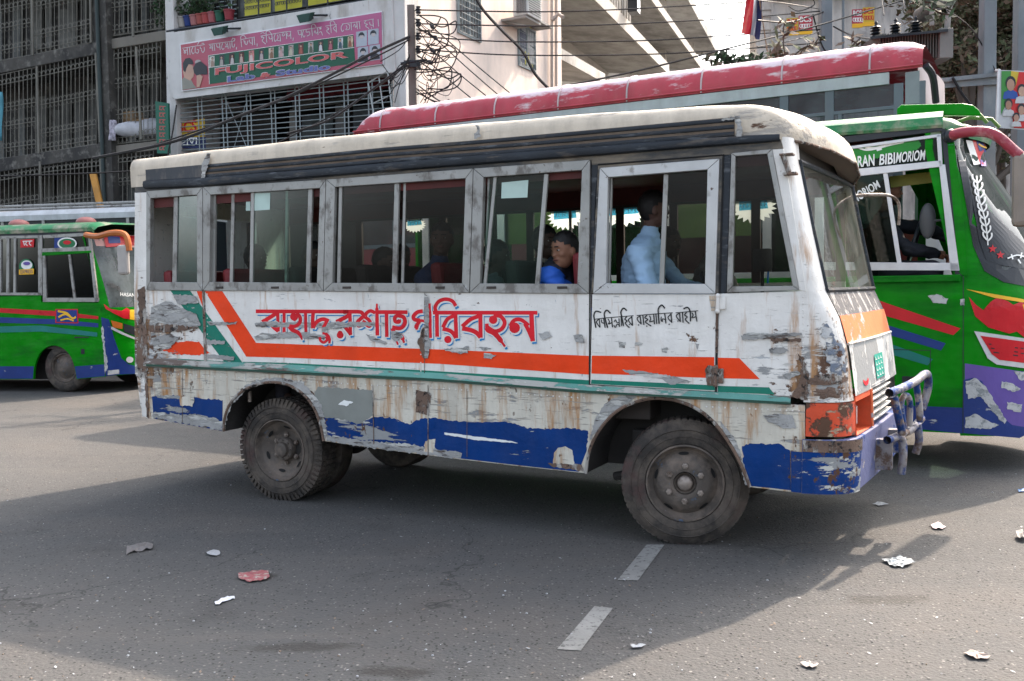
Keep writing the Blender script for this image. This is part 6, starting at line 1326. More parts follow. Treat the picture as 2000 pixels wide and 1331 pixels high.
b_ = MB(); x0 = F1.xz(-160, 300)[0]; x1 = F1.xz(322, 300)[0]; b_.box(x0-12, x1-.05, 1.5, 6, 0, 16); b_.build('wall', M['conc_dark'], lbd)
# slabs: (left bay y at x=-160, at 190) and right bay
SLAB = [((-160, 152), (192, 83), 24), ((-160, 335), (205, 280), 26), ((-160, 520), (225, 480), 26), ((-160, -40), (180, -115), 24)]
for (a, b, h) in SLAB:
    s = MB(); s.prism([F1.xz(a[0], a[1]), F1.xz(b[0], b[1]), F1.xz(b[0], b[1]+h), F1.xz(a[0], a[1]+h)], -.05, 1.6); s.build('balcony_slab', M['conc_dark'], lbd, bevel=.02)
SL2 = [((200, 75), (322, 55), 20), ((212, 284), (312, 272), 18), ((200, -125), (322, -150), 20)]
for (a, b, h) in SL2:
    s = MB(); s.prism([F1.xz(a[0], a[1]), F1.xz(b[0], b[1]), F1.xz(b[0], b[1]+h), F1.xz(a[0], a[1]+h)], .15, 1.6); s.build('balcony_slab', M['conc_white'] if 0 else plain('stained_slab', (.16, .15, .13), .9, dirt=.5), lbd, bevel=.02)
c_ = MB(); fbox(c_, F1, [(176, -150), (200, -150), (226, 500), (200, 500)], .0, .5); c_.build('column', M['conc_dark'], lbd)
c_ = MB(); c_.tube([F1.p(183, -150, -.06), F1.p(205, 430, -.06)], .05, 8); c_.build('drain_pipe', plain('dark_green_pipe', (.03, .045, .045), .6), lbd, smooth=True)
def interior_bits(seed, x0p, x1p, y0p, y1p):
    r = random.Random(seed); mb = MB()
    for i in range(5):
        xx = x0p+(x1p-x0p)*(i+r.uniform(.1, .6))/5; w_ = r.uniform(8, 18); hh = r.uniform(.4, .9)*(y1p-y0p)
        mb.prism([F1.xz(xx, y1p-hh, 1.4), F1.xz(xx+w_, y1p-hh, 1.4), F1.xz(xx+w_, y1p, 1.4), F1.xz(xx, y1p, 1.4)], 1.36, 1.45)
    mb.build('window', M['curtain'] if seed % 2 else plain('dusty_shutter', (.11, .115, .11), .8, var=.3), lbd)
def grille(x0, x1, top0, top1, bot0, bot1, rows, y, step=8.2, par=None, mat='grille'):
    """vertical bars with rows of small arches between two lines"""
    mb = MB(); n = int((x1-x0)/step)
    T = lambda t: (x0+(x1-x0)*t, top0+(top1-top0)*t); Bm = lambda t: (x0+(x1-x0)*t, bot0+(bot1-bot0)*t)
    def pt(t, v): a, b = T(t), Bm(t); return F1.p(a[0]+(b[0]-a[0])*v, a[1]+(b[1]-a[1])*v, y)
    for i in range(n+1):
        t = i/n; mb.tube([pt(t, 0), pt(t, 1)], .012 if i % 6 else .02, 4, False)
    for v in [0, 1]+[r for r in rows]:
        mb.tube([pt(0, v), pt(1, v)], .014, 4, False)
    for v in rows:
        for i in range(n):
            pts = [pt((i+.5-.5*math.cos(math.pi*k/5))/n, v-.055*math.sin(math.pi*k/5)) for k in range(6)]; mb.tube(pts, .010, 3, False)
            if v > .12:
                pts = [pt((i+.5-.5*math.cos(math.pi*k/5))/n, v+.0+.05*math.sin(math.pi*k/5)) for k in range(6)]; mb.tube(pts, .008, 3, False)
    return mb.build('grille', M[mat], par or lbd)
for i, (x0_, x1_, t0, t1, b0, b1) in enumerate(((-160, 60, -10, -60, 148, 108), (63, 176, -62, -88, 108, 84), (-160, 70, 180, 132, 330, 302), (73, 188, 130, 104, 300, 282), (-160, 76, 362, 318, 516, 496), (79, 196, 316, 302, 496, 482))):
    grille(x0_, x1_, t0, t1, b0, b1, (.12, .45, .78, .95) if i % 2 else (.12, .40, .62, .88), 0 if i % 2 else -.02); interior_bits(i, x0_, x1_, (t0+t1)/2, (b0+b1)/2)
for i, (x0_, x1_, t0, t1, b0, b1) in enumerate(((198, 320, -110, -130, 74, 55), (206, 314, 95, 78, 284, 272), (214, 300, 302, 292, 450, 440))):
    grille(x0_, x1_, t0, t1, b0, b1, (.12, .38, .70, .94), .2); interior_bits(i+10, x0_, x1_, (t0+t1)/2, (b0+b1)/2)
for (a, b, c, d) in ((62, -60, 64, 108), (72, 130, 76, 300), (187, 104, 196, 278), (175, -88, 178, 84), (258, -60, 260, 72), (266, 92, 276, 272), (78, 316, 84, 496), (196, 302, 204, 482)):
    c_ = MB(); c_.tube([F1.p(a, b, -.06), F1.p(c, d, -.06)], .035, 6); c_.build('balcony_post', M['grille'], lbd, smooth=True)
# cloths, boxes and a plant on the balconies
def blob_cloth(name, label, cat, px, py, w_, h_, mat, y=.05, fr=F1, group=None):
    rows = []; r = random.Random(px)
    for i in range(8):
        rows.append([tuple(fr.w((lambda q: (q[0], y+.05*math.sin(j*1.9+i*.4), q[2]))(fr.p(px+w_*(j/7-.5)*(1+.15*math.sin(i)), py+h_*i/7, y)))) for j in range(8)])
    o = MB().grid(rows).build(name, mat, None, smooth=True, solid=.008); tag(o, label, cat, group); return o
blob_cloth('hanging_cloth', 'white patterned cloth hanging from the grille corner left of the shop sign', 'cloth', 219, 235, 12, 40, plain('patterned_cloth', (.42, .40, .46), .9, var=.5, vscale=9), -.0)
blob_cloth('hanging_cloth', 'blue-green cloth hanging at the left picture edge on the middle balcony', 'cloth', -4, 180, 14, 95, plain('cyan_cloth', (.10, .30, .38), .9), -.12)
o = MB(); o.box(-.55, .55, -.2, .2, 0, .35); o.box(-.5, .0, -.18, .18, .35, .6); o = o.build('cardboard_box', plain('brown_cardboard', (.26, .17, .09), .8, dirt=.3), None, bevel=.01); o.location = F1.w(F1.p(272, 262, .6)); o.rotation_euler[2] = -F1.a; tag(o, 'brown cardboard cartons stacked behind the right balcony grille', 'box')
o = MB(); o.ball((0, 0, .2), 1, 14, 8, (.7, .25, .22)); o.ball((.4, 0, .25), 1, 12, 8, (.4, .22, .25)); o = o.build('cloth_bundle', plain('white_cloth_bundle', (.42, .43, .46), .9, var=.2), None, smooth=True); o.location = F1.w(F1.p(268, 268, .35)); tag(o, 'white cloth bundle lying behind the right balcony grille', 'bundle')
o = MB(); o.prism([F1.xz(*p, -.1) for p in [(178, 340), (190, 338), (206, 412), (194, 412)]], -.16, -.12); o = o.build('plank', plain('orange_plank', (.50, .24, .05), .6, var=.2)); o.location = F1.O; o.rotation_euler = (0, 0, -F1.a); tag(o, 'orange painted plank leaning against the lower balcony grille', 'plank')

# shop building ----------------------------------------------------------------------
sb = empty('shop_building', F1.O, -F1.a, 'white rendered shop building with a passport photo sign over a barred front', 'building')
X = lambda px, py=150: F1.xz(px, py)[0]
def sbx(name, pts, y0, y1, mat, **k): 
    mb = MB(); fbox(mb, F1, pts, y0, y1); return mb.build(name, mat, sb, **k)
sbx('column', [(319, -160), (333, -160), (352, 480), (330, 480)], -.12, .5, M['conc_white'], bevel=.02)
sbx('column', [(764, -160), (787, -160), (797, 480), (773, 480)], -.12, .5, M['conc_white'], bevel=.02)
sbx('fascia', [(324, 66), (766, -8), (772, 138), (336, 192)], -.16, .35, M['conc_white'], bevel=.015)
sbx('fascia_ledge', [(338, 188), (772, 134), (773, 141), (340, 194)], -.20, -.155, M['conc_white'])
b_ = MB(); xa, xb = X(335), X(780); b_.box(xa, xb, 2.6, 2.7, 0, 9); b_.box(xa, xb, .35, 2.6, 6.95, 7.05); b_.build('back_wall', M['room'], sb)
MB().box(X(335), X(340), .3, 2.6, 0, 7).build('inner_wall', M['conc_white'], sb); MB().box(xb-.1, xb, .3, 2.6, 0, 7).build('inner_wall', M['conc_white'], sb)
sbx('upper_wall', [(330, -160), (766, -260), (766, -14), (330, 58)], 1.2, 1.4, plain('upper_grey_wall', (.13, .14, .14), .9, var=.3), )
# bars over the shop front
gf = MB(); TL, TR, BL, BR = (342, 196), (770, 143), (352, 420), (776, 420)
def gq(t, v, y=.02): a = (TL[0]+(TR[0]-TL[0])*t, TL[1]+(TR[1]-TL[1])*t); b = (BL[0]+(BR[0]-BL[0])*t, BL[1]+(BR[1]-BL[1])*t); return F1.p(a[0]+(b[0]-a[0])*v, a[1]+(b[1]-a[1])*v, y)
for i in range(10):
    t = i/9.0
    for d in (-.009, .009): gf.tube([gq(min(1, max(0, t+d)), 0), gq(min(1, max(0, t+d)), 1)], .018, 4, False)
for j in range(26): gf.tube([gq(0, j/25), gq(1, j/25)], .012, 4, False)
gf.tube([gq(.22, .0), gq(.42, .9)], .01, 4, False); gf.tube([gq(.32, .1), gq(.20, .8)], .01, 4, False)
gf.build('front_grille', M['grille_b'], sb)
b_ = MB(); b_.tube([gq(.88, .05, -.3), gq(.97, -.02, -.3), gq(.995, .42, -.3), gq(.92, .45, -.3), gq(.88, .05, -.3)], .02, 4); b_.tube([gq(.9, .2, -.3), gq(.985, .15, -.3)], .015, 4); b_.tube([gq(.93, .02, -.3), gq(.96, .44, -.3)], .015, 4); b_.build('open_shutter', plain('pale_shutter_bar', (.34, .38, .38), .5), sb)
def inplane(name, q, y, mat, par=sb): return MB().poly([F1.p(a, b, y) for a, b in q]).build(name, mat, par)
inplane('inner_sign', [(560, 175), (760, 148), (762, 172), (560, 200)], 1.2, plain('inner_red_sign', (.13, .012, .02), .6)); inplane('inner_sign', [(570, 198), (748, 172), (748, 190), (572, 216)], 1.25, plain('inner_pale_sign', (.075, .075, .07), .7))
t = MB(); put_text(t, 'Foto  wind', [F1.p(612, 185, 1.2), F1.p(735, 167, 1.2), F1.p(735, 182, 1.2), F1.p(612, 201, 1.2)], .01); t.build('inner_lettering', M['fr_black'], sb, recalc=False)
for q, m_ in (([(365, 235), (420, 228), (420, 400), (368, 400)], (.04, .04, .04)), ([(565, 215), (580, 213), (580, 400), (567, 400)], (.20, .20, .19)), ([(655, 205), (672, 203), (672, 400), (655, 400)], (.12, .12, .12)), ([(590, 225), (650, 220), (650, 400), (590, 400)], (.05, .06, .065)), ([(690, 210), (740, 205), (740, 380), (690, 380)], (.05, .06, .07)), ([(430, 225), (540, 215), (540, 400), (430, 400)], (.035, .032, .03))):
    inplane('inner_panel', q, 1.5, plain('inner_panel_tone', m_, .6, var=.3))
inplane('inner_wall_face', [(345, 205), (366, 203), (366, 420), (350, 420)], .9, plain('lit_inner_render', (.32, .32, .31), .8))
bc = inplane('bcs_poster', [(345, 240), (400, 232), (400, 270), (345, 270)], .06, plain('poster_yellow', (.55, .36, .03), .6)); t = MB(); put_text(t, 'BCS', [F1.p(346, 239, .05), F1.p(384, 234, .05), F1.p(384, 258, .05), F1.p(346, 261, .05)], .03); t.build('poster_lettering', M['sred'], bc, recalc=False)
inplane('bcs_poster', [(346, 268), (402, 268), (402, 290), (346, 290)], .05, plain('poster_navy', (.02, .03, .10), .6)); t = MB(); letters(t, F1, [([(350, 271), (385, 270)], 2), ([(353, 272), (355, 280), (362, 277)], 2), ([(366, 271), (366, 283)], 2), ([(370, 272), (375, 280), (378, 272)], 2), ([(384, 271), (383, 283)], 2), ([(357, 283), (380, 284)], 2)], .04); t.build('poster_lettering', M['plate_white'], sb, recalc=False)
# the big sign
S_Y = -.21
sgn = MB(); fbox(sgn, F1, [(351, 86), (746, 22), (749, 126), (355, 179)], -.205, -.165); sgn = sgn.build('shop_sign', M['silver'], None); sgn.location = F1.O; sgn.rotation_euler = (0, 0, -F1.a)
tag(sgn, 'long pink and green photo studio sign with Bengali line and row of small portraits', 'sign')
def sg(name, q, mat, k=1): return MB().poly([F1.p(a, b, S_Y-.004*k) for a, b in q]).build(name, mat, sgn)
pk, nt_, bs = new_mat('pink_sign_print'); co_ = N(nt_, 'ShaderNodeTexCoord').outputs['Object']; sx = N(nt_, 'ShaderNodeSeparateXYZ'); nt_.links.new(co_, sx.inputs[0])
nt_.links.new(mixc(nt_, mth(nt_, 'MULTIPLY', mapr(nt_, sx.outputs[0], 0, 5), mapr(nt_, sx.outputs[2], 6.3, 7.6)), (.33, .055, .05), (.36, .085, .20)), bs.inputs['Base Color']); bs.inputs['Roughness'].default_value = .5
sg('sign_field', [(353, 88), (745, 24), (747, 125), (356, 177)], pk)
dg_ = plain('sign_green', (.012, .085, .05), .5)
sg('green_field', [(407, 109), (690, 68), (694, 124), (409, 165)], dg_, 2)
t = MB(); letters(t, F1, [([(407, 132.5), (692, 93)], 1.0), ([(407, 109), (690, 68)], .8), ([(407, 109), (409, 165)], .8)], S_Y-.013); t.build('sign_rule', M['plate_white'], sgn, recalc=False)
pal = [(.50, .48, .44), (.05, .05, .06), (.06, .03, .03), (.08, .03, .03), (.45, .18, .18), (.05, .05, .06), (.40, .34, .28), (.36, .34, .34), (.30, .27, .26), (.10, .04, .04), (.33, .33, .32), (.05, .05, .05), (.10, .05, .05), (.42, .44, .46), (.48, .40, .28)]
figs = [(.30, .22, .18), (.30, .28, .26), (.45, .42, .42), (.42, .32, .28), (.50, .42, .40), (.40, .34, .34), (.20, .12, .08), (.45, .30, .30), (.40, .38, .30), (.30, .10, .08), (.10, .12, .09), (.55, .56, .58), (.36, .12, .15), (.05, .09, .12), (.25, .10, .07)]
for i in range(15):
    cx = 414+i*19.3; cy = 121-(cx-414)*.1447; w_ = 5.0
    sg('portrait', [(cx-w_, cy-10.5+.7), (cx+w_, cy-10.5-.7), (cx+w_, cy+10.5-.7), (cx-w_, cy+10.5+.7)], plain('portrait_ground', pal[i], .5, var=.4, vscale=12), 3.2)
    r = random.Random(i); dx = r.uniform(-1, 1)
    mb = MB(); mb.cur = 0
    mb.poly([F1.p(a, b, S_Y-.017) for a, b in [(cx-3.4+dx, cy+10), (cx-2.6+dx, cy), (cx-1+dx, cy-2.5), (cx+1+dx, cy-2.5), (cx+2.6+dx, cy), (cx+3.4+dx, cy+9.5)]])
    mb.cur = 1; mb.poly([F1.p(a, b, S_Y-.020) for a, b in oval(cx+dx, cy-5.4, 1.9, 2.6, 10)]); mb.cur = 2; mb.poly([F1.p(a, b, S_Y-.022) for a, b in [(cx+dx-2.1, cy-5.5), (cx+dx-1.5, cy-8.6), (cx+dx+1.5, cy-8.6), (cx+dx+2.1, cy-5.5), (cx+dx+.8, cy-7.2), (cx+dx-.8, cy-7.2)]])
    mb.build('portrait_figure', [plain('figure_dress', figs[i], .6), plain('figure_skin', (.42, .27, .20), .6), M['fr_black']], sgn, recalc=False)
# passport portraits on the right
for (cx, cy, suit) in ((706, 76, 0), (729, 72, 0), (709, 107, 1), (732, 103, 1)):
    mb = MB(); Pq = lambda q, k: mb.poly([F1.p(a, b, S_Y-k) for a, b in q])
    mb.cur = 0; Pq([(cx-10.5, cy-13.3), (cx+10.5, cy-16.3), (cx+10.8, cy+13.5), (cx-10.2, cy+16.5)], .010)
    mb.cur = 1; Pq([(cx-6, cy-3), (cx-5.5, cy-9), (cx-2, cy-12.5), (cx+2, cy-12.8), (cx+5.5, cy-9), (cx+6, cy-4), (cx+3.4, cy-7), (cx-3.2, cy-6.5)], .014)
    mb.cur = 2; Pq(oval(cx, cy-4.5, 3.6, 4.5, 12), .012)
    if suit: mb.cur = 3; Pq([(cx-9.5, cy+15), (cx-8.5, cy+6), (cx-2, cy+1), (cx+2, cy+.7), (cx+9, cy+4), (cx+10, cy+12)], .014)
    mb.build('passport_portrait', [plain('portrait_grey', (.34, .38, .44), .5), M['fr_black'], plain('portrait_face', (.42, .38, .38), .5), plain('dark_suit', (.02, .022, .03), .5)], sgn, recalc=False)
# photographer portrait on the left
mb = MB(); Pq = lambda c, q, k: (setattr(mb, 'cur', c), mb.poly([F1.p(a, b, S_Y-k) for a, b in q]))
Pq(0, [(356, 176), (355, 156), (362, 148), (371, 152), (378, 165), (384, 172)], .010); Pq(1, [(360, 152), (357, 140), (360, 128), (366, 124), (376, 128), (380, 138), (378, 150), (371, 158)], .012)
Pq(2, [(358, 138), (357, 124), (362, 115), (370, 113), (376, 118), (378, 126), (368, 126), (364, 134), (362, 142)], .014); Pq(2, [(377, 133), (382, 124), (392, 120), (404, 130), (405, 146), (392, 146), (386, 150), (379, 143)], .016)
Pq(1, [(384, 148), (391, 146), (396, 150), (390, 170), (384, 171)], .018); Pq(3, oval(387, 122, 6.5, 5, 12), .015)
mb.build('photographer_portrait', [plain('khaki_shirt', (.22, .22, .19), .6), plain('photo_skin', (.42, .27, .21), .6), M['fr_black'], plain('flash_grey', (.35, .33, .32), .5)], sgn, recalc=False)
# sign lettering
C5 = ((340, 20), 8.318); C6 = ((550, 20), 8.319)
BN5 = [([(135, 622), (500, 562)], 9), ([(150, 640), (190, 690), (165, 700), (175, 660), (218, 650)], 11), ([(213, 612), (222, 730)], 12), ([(250, 605), (260, 727)], 12), ([(305, 600), (285, 660), (305, 712), (330, 690)], 11), ([(345, 605), (345, 680), (385, 700), (400, 650), (370, 640)], 11), ([(380, 560), (412, 512)], 10), ([(430, 595), (425, 620), (450, 630)], 10), ([(485, 565), (478, 540), (450, 545)], 10), ([(440, 640), (465, 690), (492, 655), (488, 600)], 11),
       ([(560, 560), (990, 502)], 9), ([(575, 572), (602, 590), (580, 620), (625, 612)], 11), ([(618, 560), (630, 665)], 12), ([(650, 555), (662, 660)], 12), ([(690, 552), (700, 600), (742, 602)], 11), ([(738, 545), (750, 646)], 12), ([(790, 540), (772, 600), (792, 640), (815, 620)], 11), ([(830, 545), (855, 565), (835, 600), (875, 590)], 11), ([(868, 532), (880, 630)], 12), ([(905, 526), (912, 625)], 12), ([(940, 510), (945, 590), (975, 600), (985, 550)], 12), ([(965, 508), (990, 470), (945, 458)], 10), ([(930, 500), (960, 450)], 9), ([(1018, 600), (1010, 640)], 12),
       ([(1080, 482), (1310, 440)], 9), ([(1100, 602), (1085, 480), (1085, 432), (1130, 412), (1172, 458)], 11), ([(1132, 490), (1150, 540), (1180, 560), (1202, 500)], 11), ([(1150, 500), (1160, 530)], 9), ([(1220, 480), (1238, 535), (1275, 535)], 11), ([(1268, 455), (1276, 570)], 12), ([(1300, 448), (1312, 566)], 12), ([(1350, 545), (1350, 592)], 12),
       ([(1405, 425), (1830, 352)], 9), ([(1405, 385), (1440, 368), (1472, 385)], 9), ([(1445, 415), (1420, 445), (1462, 450), (1432, 500), (1490, 552)], 11), ([(1508, 532), (1495, 400), (1500, 350), (1545, 345), (1582, 390)], 11), ([(1540, 430), (1556, 470), (1595, 460)], 11), ([(1588, 400), (1600, 512)], 12), ([(1645, 392), (1625, 450), (1640, 510), (1662, 490)], 11), ([(1680, 400), (1692, 450), (1672, 492), (1725, 500)], 11), ([(1718, 390), (1732, 510)], 12), ([(1780, 370), (1755, 410), (1785, 420), (1800, 385)], 11), ([(1820, 350), (1830, 470)], 12)]
BN6 = [([(0, 362), (155, 345)], 9), ([(100, 375), (88, 410), (118, 425), (148, 390)], 11), ([(145, 345), (152, 470)], 12), ([(192, 450), (184, 500)], 12), ([(255, 338), (655, 275)], 9), ([(268, 345), (285, 400), (325, 392)], 11), ([(318, 330), (326, 452)], 12), ([(360, 325), (340, 390), (362, 440), (382, 415)], 11), ([(400, 318), (402, 360), (450, 355), (455, 400), (410, 425)], 11), ([(502, 422), (490, 300), (488, 250), (530, 232), (562, 280)], 11), ([(530, 375), (545, 335), (560, 380), (592, 350)], 11), ([(584, 292), (592, 405)], 12), ([(630, 300)], 34), ([(612, 372), (640, 350), (666, 412)], 11),
       ([(710, 262), (898, 235)], 9), ([(730, 285), (765, 300), (732, 340), (782, 392)], 11), ([(755, 330), (770, 300)], 9), ([(808, 372), (795, 240), (792, 195), (840, 178), (872, 230)], 11), ([(880, 260), (842, 300), (892, 352)], 11), ([(884, 240), (892, 362)], 12), ([(985, 228), (1278, 188)], 9), ([(1005, 220), (968, 280), (985, 350), (1010, 325)], 11), ([(1045, 250), (1065, 285), (1045, 320), (1100, 310), (1105, 245), (1075, 235)], 11), ([(1130, 202), (1137, 330)], 12), ([(1165, 272), (1188, 230), (1202, 282), (1232, 240)], 11), ([(1222, 195), (1234, 312)], 12), ([(1264, 190), (1272, 306)], 12),
       ([(1335, 178), (1498, 146)], 9), ([(1375, 170), (1348, 215), (1395, 235), (1365, 260), (1422, 302)], 11), ([(1430, 195), (1442, 240), (1492, 248)], 11), ([(1484, 150), (1492, 282)], 12), ([(1460, 292)], 16), ([(1568, 150), (1576, 266)], 12)]
t = MB(); letters(t, F1, BN5, S_Y-.010, *C5); letters(t, F1, BN6, S_Y-.010, *C6); t.build('bengali_line', plain('sign_pale_letter', (.50, .50, .52), .5), sgn, recalc=False)
pl_ = plain('sign_letter_pink', (.45, .10, .10), .5); pb_ = plain('sign_letter_blue', (.10, .12, .30), .5)
def slant(x0, x1, ytop0, h, k=-.133): return [F1.p(x0, ytop0, 0), F1.p(x1, ytop0+k*(x1-x0), 0), F1.p(x1+1, ytop0+k*(x1-x0)+h, 0), F1.p(x0+1, ytop0+h, 0)]
def sgtext(s, x0, x1, y, h, mat, bold, k=5, nm='sign_lettering'):
    for ex, m_, kk in ((1.0, M['plate_white'] if 0 else plain('letter_edge', (.45, .46, .47), .5), k), (0, mat, k+1)):
        q = [F1.p(x0-ex, y-ex, S_Y-.004*kk), F1.p(x1+ex, y-.133*(x1-x0)-ex, S_Y-.004*kk), F1.p(x1+ex, y-.133*(x1-x0)+h+ex, S_Y-.004*kk), F1.p(x0-ex, y+h+ex, S_Y-.004*kk)]
        t = MB(); put_text(t, s, q, bold+(.012 if ex else 0)); t.build(nm, m_, sgn, recalc=False)
sgtext('FUJICOLOR', 420, 680, 134, 17, pl_, .03); sgtext('Lab', 444, 498, 150, 11, pb_, .04); sgtext('&', 508, 530, 143.5, 9, pl_, .05); sgtext('Studio', 539, 645, 138.5, 11, pb_, .04)
# green vertical sign
vsn = MB(); fbox(vsn, F1, [(303, 198), (328, 202), (330, 300), (307, 300)], -.5, -.44); vsn = vsn.build('shop_sign', plain('green_board', (.010, .10, .065), .5)); vsn.location = F1.O; vsn.rotation_euler = (0, 0, -F1.a)
tag(vsn, 'narrow dark green vertical sign with red letters on the white column', 'sign')
t = MB()
for i in range(7):
    y = 208+i*13; letters(t, F1, [([(311, y), (323, y+.5)], 2), ([(313, y+1), (312, y+6), (317, y+7)], 2), ([(320, y+1), (318, y+4), (321, y+8)], 2)], -.505)
t.build('sign_lettering', plain('sign_brick_red', (.33, .08, .07), .5), vsn, recalc=False)
# upstairs: planter, railing, banner, floodlights
rl = MB(); rl.tube([F1.p(326, 62, -.1), F1.p(640, 14, -.1), F1.p(766, -6, -.1)], .035, 6); 
for x in (505, 530, 560, 600, 640): rl.tube([F1.p(x, -60, -.1), F1.p(x, 60-(x-326)*.153, -.1)], .02, 5)
rl.build('railing', M['fr_black'], sb)
wg = MB()
for x in (408, 412, 447, 452): wg.tube([F1.p(x, -60, .9), F1.p(x, 50, .9)], .02, 4)
for y in range(-50, 50, 9): wg.tube([F1.p(395, y+5, .9), F1.p(462, y-4, .9)], .015, 4)
wg.build('window_grille', M['grille_b'], sb); inplane('upper_window', [(388, -60), (465, -60), (465, 42), (388, 48)], 1.1, M['room'])
for i, (q) in enumerate(([(476, -70), (530, -80), (530, 24), (478, 32)], [(535, -80), (590, -90), (590, 14), (537, 23)], [(600, -90), (760, -120), (762, -16), (602, 12)])):
    o = MB().poly([F1.p(a, b, .05+.02*i) for a, b in q]).build('banner', plain('yellow_banner', (.36, .34, .03), .6, var=.15)); o.location = F1.O; o.rotation_euler = (0, 0, -F1.a); tag(o, ['yellow banner with Bengali writing, leftmost above the shop fascia', 'yellow banner with Bengali writing, middle one above the shop fascia', 'wide yellow banner at the right above the shop fascia'][i], 'banner')
    t = MB(); r = random.Random(i); x0_, x1_ = q[0][0]+3, q[1][0]-3
    for row in range(2):
        yb = q[3][1]-12-row*12; kk = -.14; x = x0_
        st = [([(x0_, yb-6), (min(x1_, x0_+48), yb-6+kk*min(48, x1_-x0_))], 1.2)]
        while x < min(x1_, x0_+48):
            y = yb+kk*(x-x0_); st.append(([(x, y-5), (x-1, y-2), (x+1.5, y)], 1.1)); st.append(([(x+3, y-6), (x+3, y)], 1.1)); x += r.choice((5, 6, 7))
        letters(t, F1, st, .04+.02*i)
    t.build('banner_print', M['fr_black'], o, recalc=False)
def leaves(mb, c, R, n, size, seed, flat=1, mats=3):
    r = random.Random(seed)
    for i in range(n):
        while True:
            p = Vector((r.uniform(-1, 1), r.uniform(-1, 1), r.uniform(-1, 1)))
            if .15 < p.length < 1: break
        p = Vector((c[0]+p.x*R[0], c[1]+p.y*R[1], c[2]+p.z*R[2])); s = size*r.uniform(.6, 1.3)
        a = Vector((r.gauss(0, 1), r.gauss(0, 1), r.gauss(0, .7))).normalized(); b = a.orthogonal().normalized(); b = Matrix.Rotation(r.uniform(0, 6.3), 3, a) @ b
        mb.cur = r.randrange(mats); mb.poly([p-a*s, p+b*s*.42-a*s*.1, p+a*s, p-b*s*.42+a*s*.1])
def leafmat(nm, c):
    m, nt, b = new_mat(nm); co = N(nt, 'ShaderNodeTexCoord').outputs['Object']; n = noise_(nt, co, 3, 4)
    nt.links.new(mixc(nt, mapr(nt, n, .3, .7), tuple(x*.7 for x in c), tuple(x*1.3 for x in c)), b.inputs['Base Color']); b.inputs['Roughness'].default_value = .75; b.inputs['Specular IOR Level'].default_value = .15
    return m
LEAF = [leafmat('leaf_dusty_green', (.09, .11, .06)), leafmat('leaf_olive', (.16, .15, .10)), leafmat('leaf_brown', (.13, .095, .07))]
LEAFG = [leafmat('leaf_deep_green', (.03, .06, .03)), leafmat('leaf_mid_green', (.05, .09, .045)), leafmat('leaf_grey_green', (.06, .07, .05))]
POTC = [('blue', (.02, .05, .20)), ('pale', (.30, .28, .26)), ('deep blue', (.01, .03, .14)), ('dusty pink', (.30, .12, .12)), ('brick', (.26, .06, .05)), ('red', (.30, .05, .05)), ('rose', (.28, .08, .09)), ('dark green', (.01, .08, .05)), ('crimson', (.22, .03, .04))]
for i, x in enumerate((345, 357, 369, 381, 393, 404, 416, 430, 448)):
    c = F1.w(F1.p(x, 60-(x-326)*.153-1, .12)); o = empty('potted_plant', c, 0, '%s pot with a dusty plant on the shop ledge, number %s from the left' % (POTC[i][0], ['one', 'two', 'three', 'four', 'five', 'six', 'seven', 'eight', 'nine'][i]), 'plant pot', 'pots along the shop ledge')
    o['label'] = ['blue', 'pale grey', 'deep blue', 'dusty pink', 'brick red', 'bright red', 'rose', 'dark green', 'crimson'][i]+' plant pot on the ledge above the shop sign'
    mb = MB(); mb.lathe([(0, 0), (.10, 0), (.13, .22), (.145, .22), (.145, .25), (.11, .25), (.10, .2), (0, .2)], 14, 'z'); mb.build('pot', plain('pot_'+POTC[i][0].replace(' ', '_'), POTC[i][1], .6), o, smooth=True)
    mb = MB(); leaves(mb, (0, 0, .5), (.28, .22, .33), 70 if i < 6 else 20, .07, i); mb.build('foliage', LEAFG, o, recalc=False)
o = empty('bush', F1.w(F1.p(368, 58, .6)), 0, 'dark leafy bush growing behind the pots above the shop fascia', 'bush'); mb = MB(); leaves(mb, (0, 0, .75), (.75, .3, .7), 1400, .06, 77); leaves(mb, (-.5, 0, .5), (.5, .3, .5), 600, .06, 78); mb.build('foliage', LEAFG, o, recalc=False); mb = MB(); mb.tube([(0, 0, 0), (.05, 0, .6)], .03, 6); mb.tube([(0, 0, .3), (-.3, 0, .7)], .02, 6); mb.build('stem', plain('bark', (.07, .055, .045), .9), o, smooth=True)
for (x, y, lab) in ((428, 56, 'green floodlight on the fascia near the left of the shop sign'), (596, 30, 'green floodlight on the fascia above the middle of the shop sign')):
    c = F1.w(F1.p(x, y, -.45)); o = empty('floodlight', c, -F1.a, lab, 'floodlight', 'floodlights over the shop sign')
    mb = MB(); mb.hexa([(-.2, -.08, .0), (.2, -.08, .0), (.13, -.05, -.18), (-.13, -.05, -.18)], [(-.2, .12, .08), (.2, .12, .08), (.13, .08, -.12), (-.13, .08, -.12)]); mb.build('lamp_body', plain('dark_green_enamel', (.02, .06, .05), .5), o, bevel=.01)
    mb = MB(); mb.tube([(.15, .1, 0), (.42, .3, .02)], .025, 6); mb.tube([(0, .1, .05), (0, .32, .0)], .03, 6); mb.build('bracket', M['fr_black'], o, smooth=True)

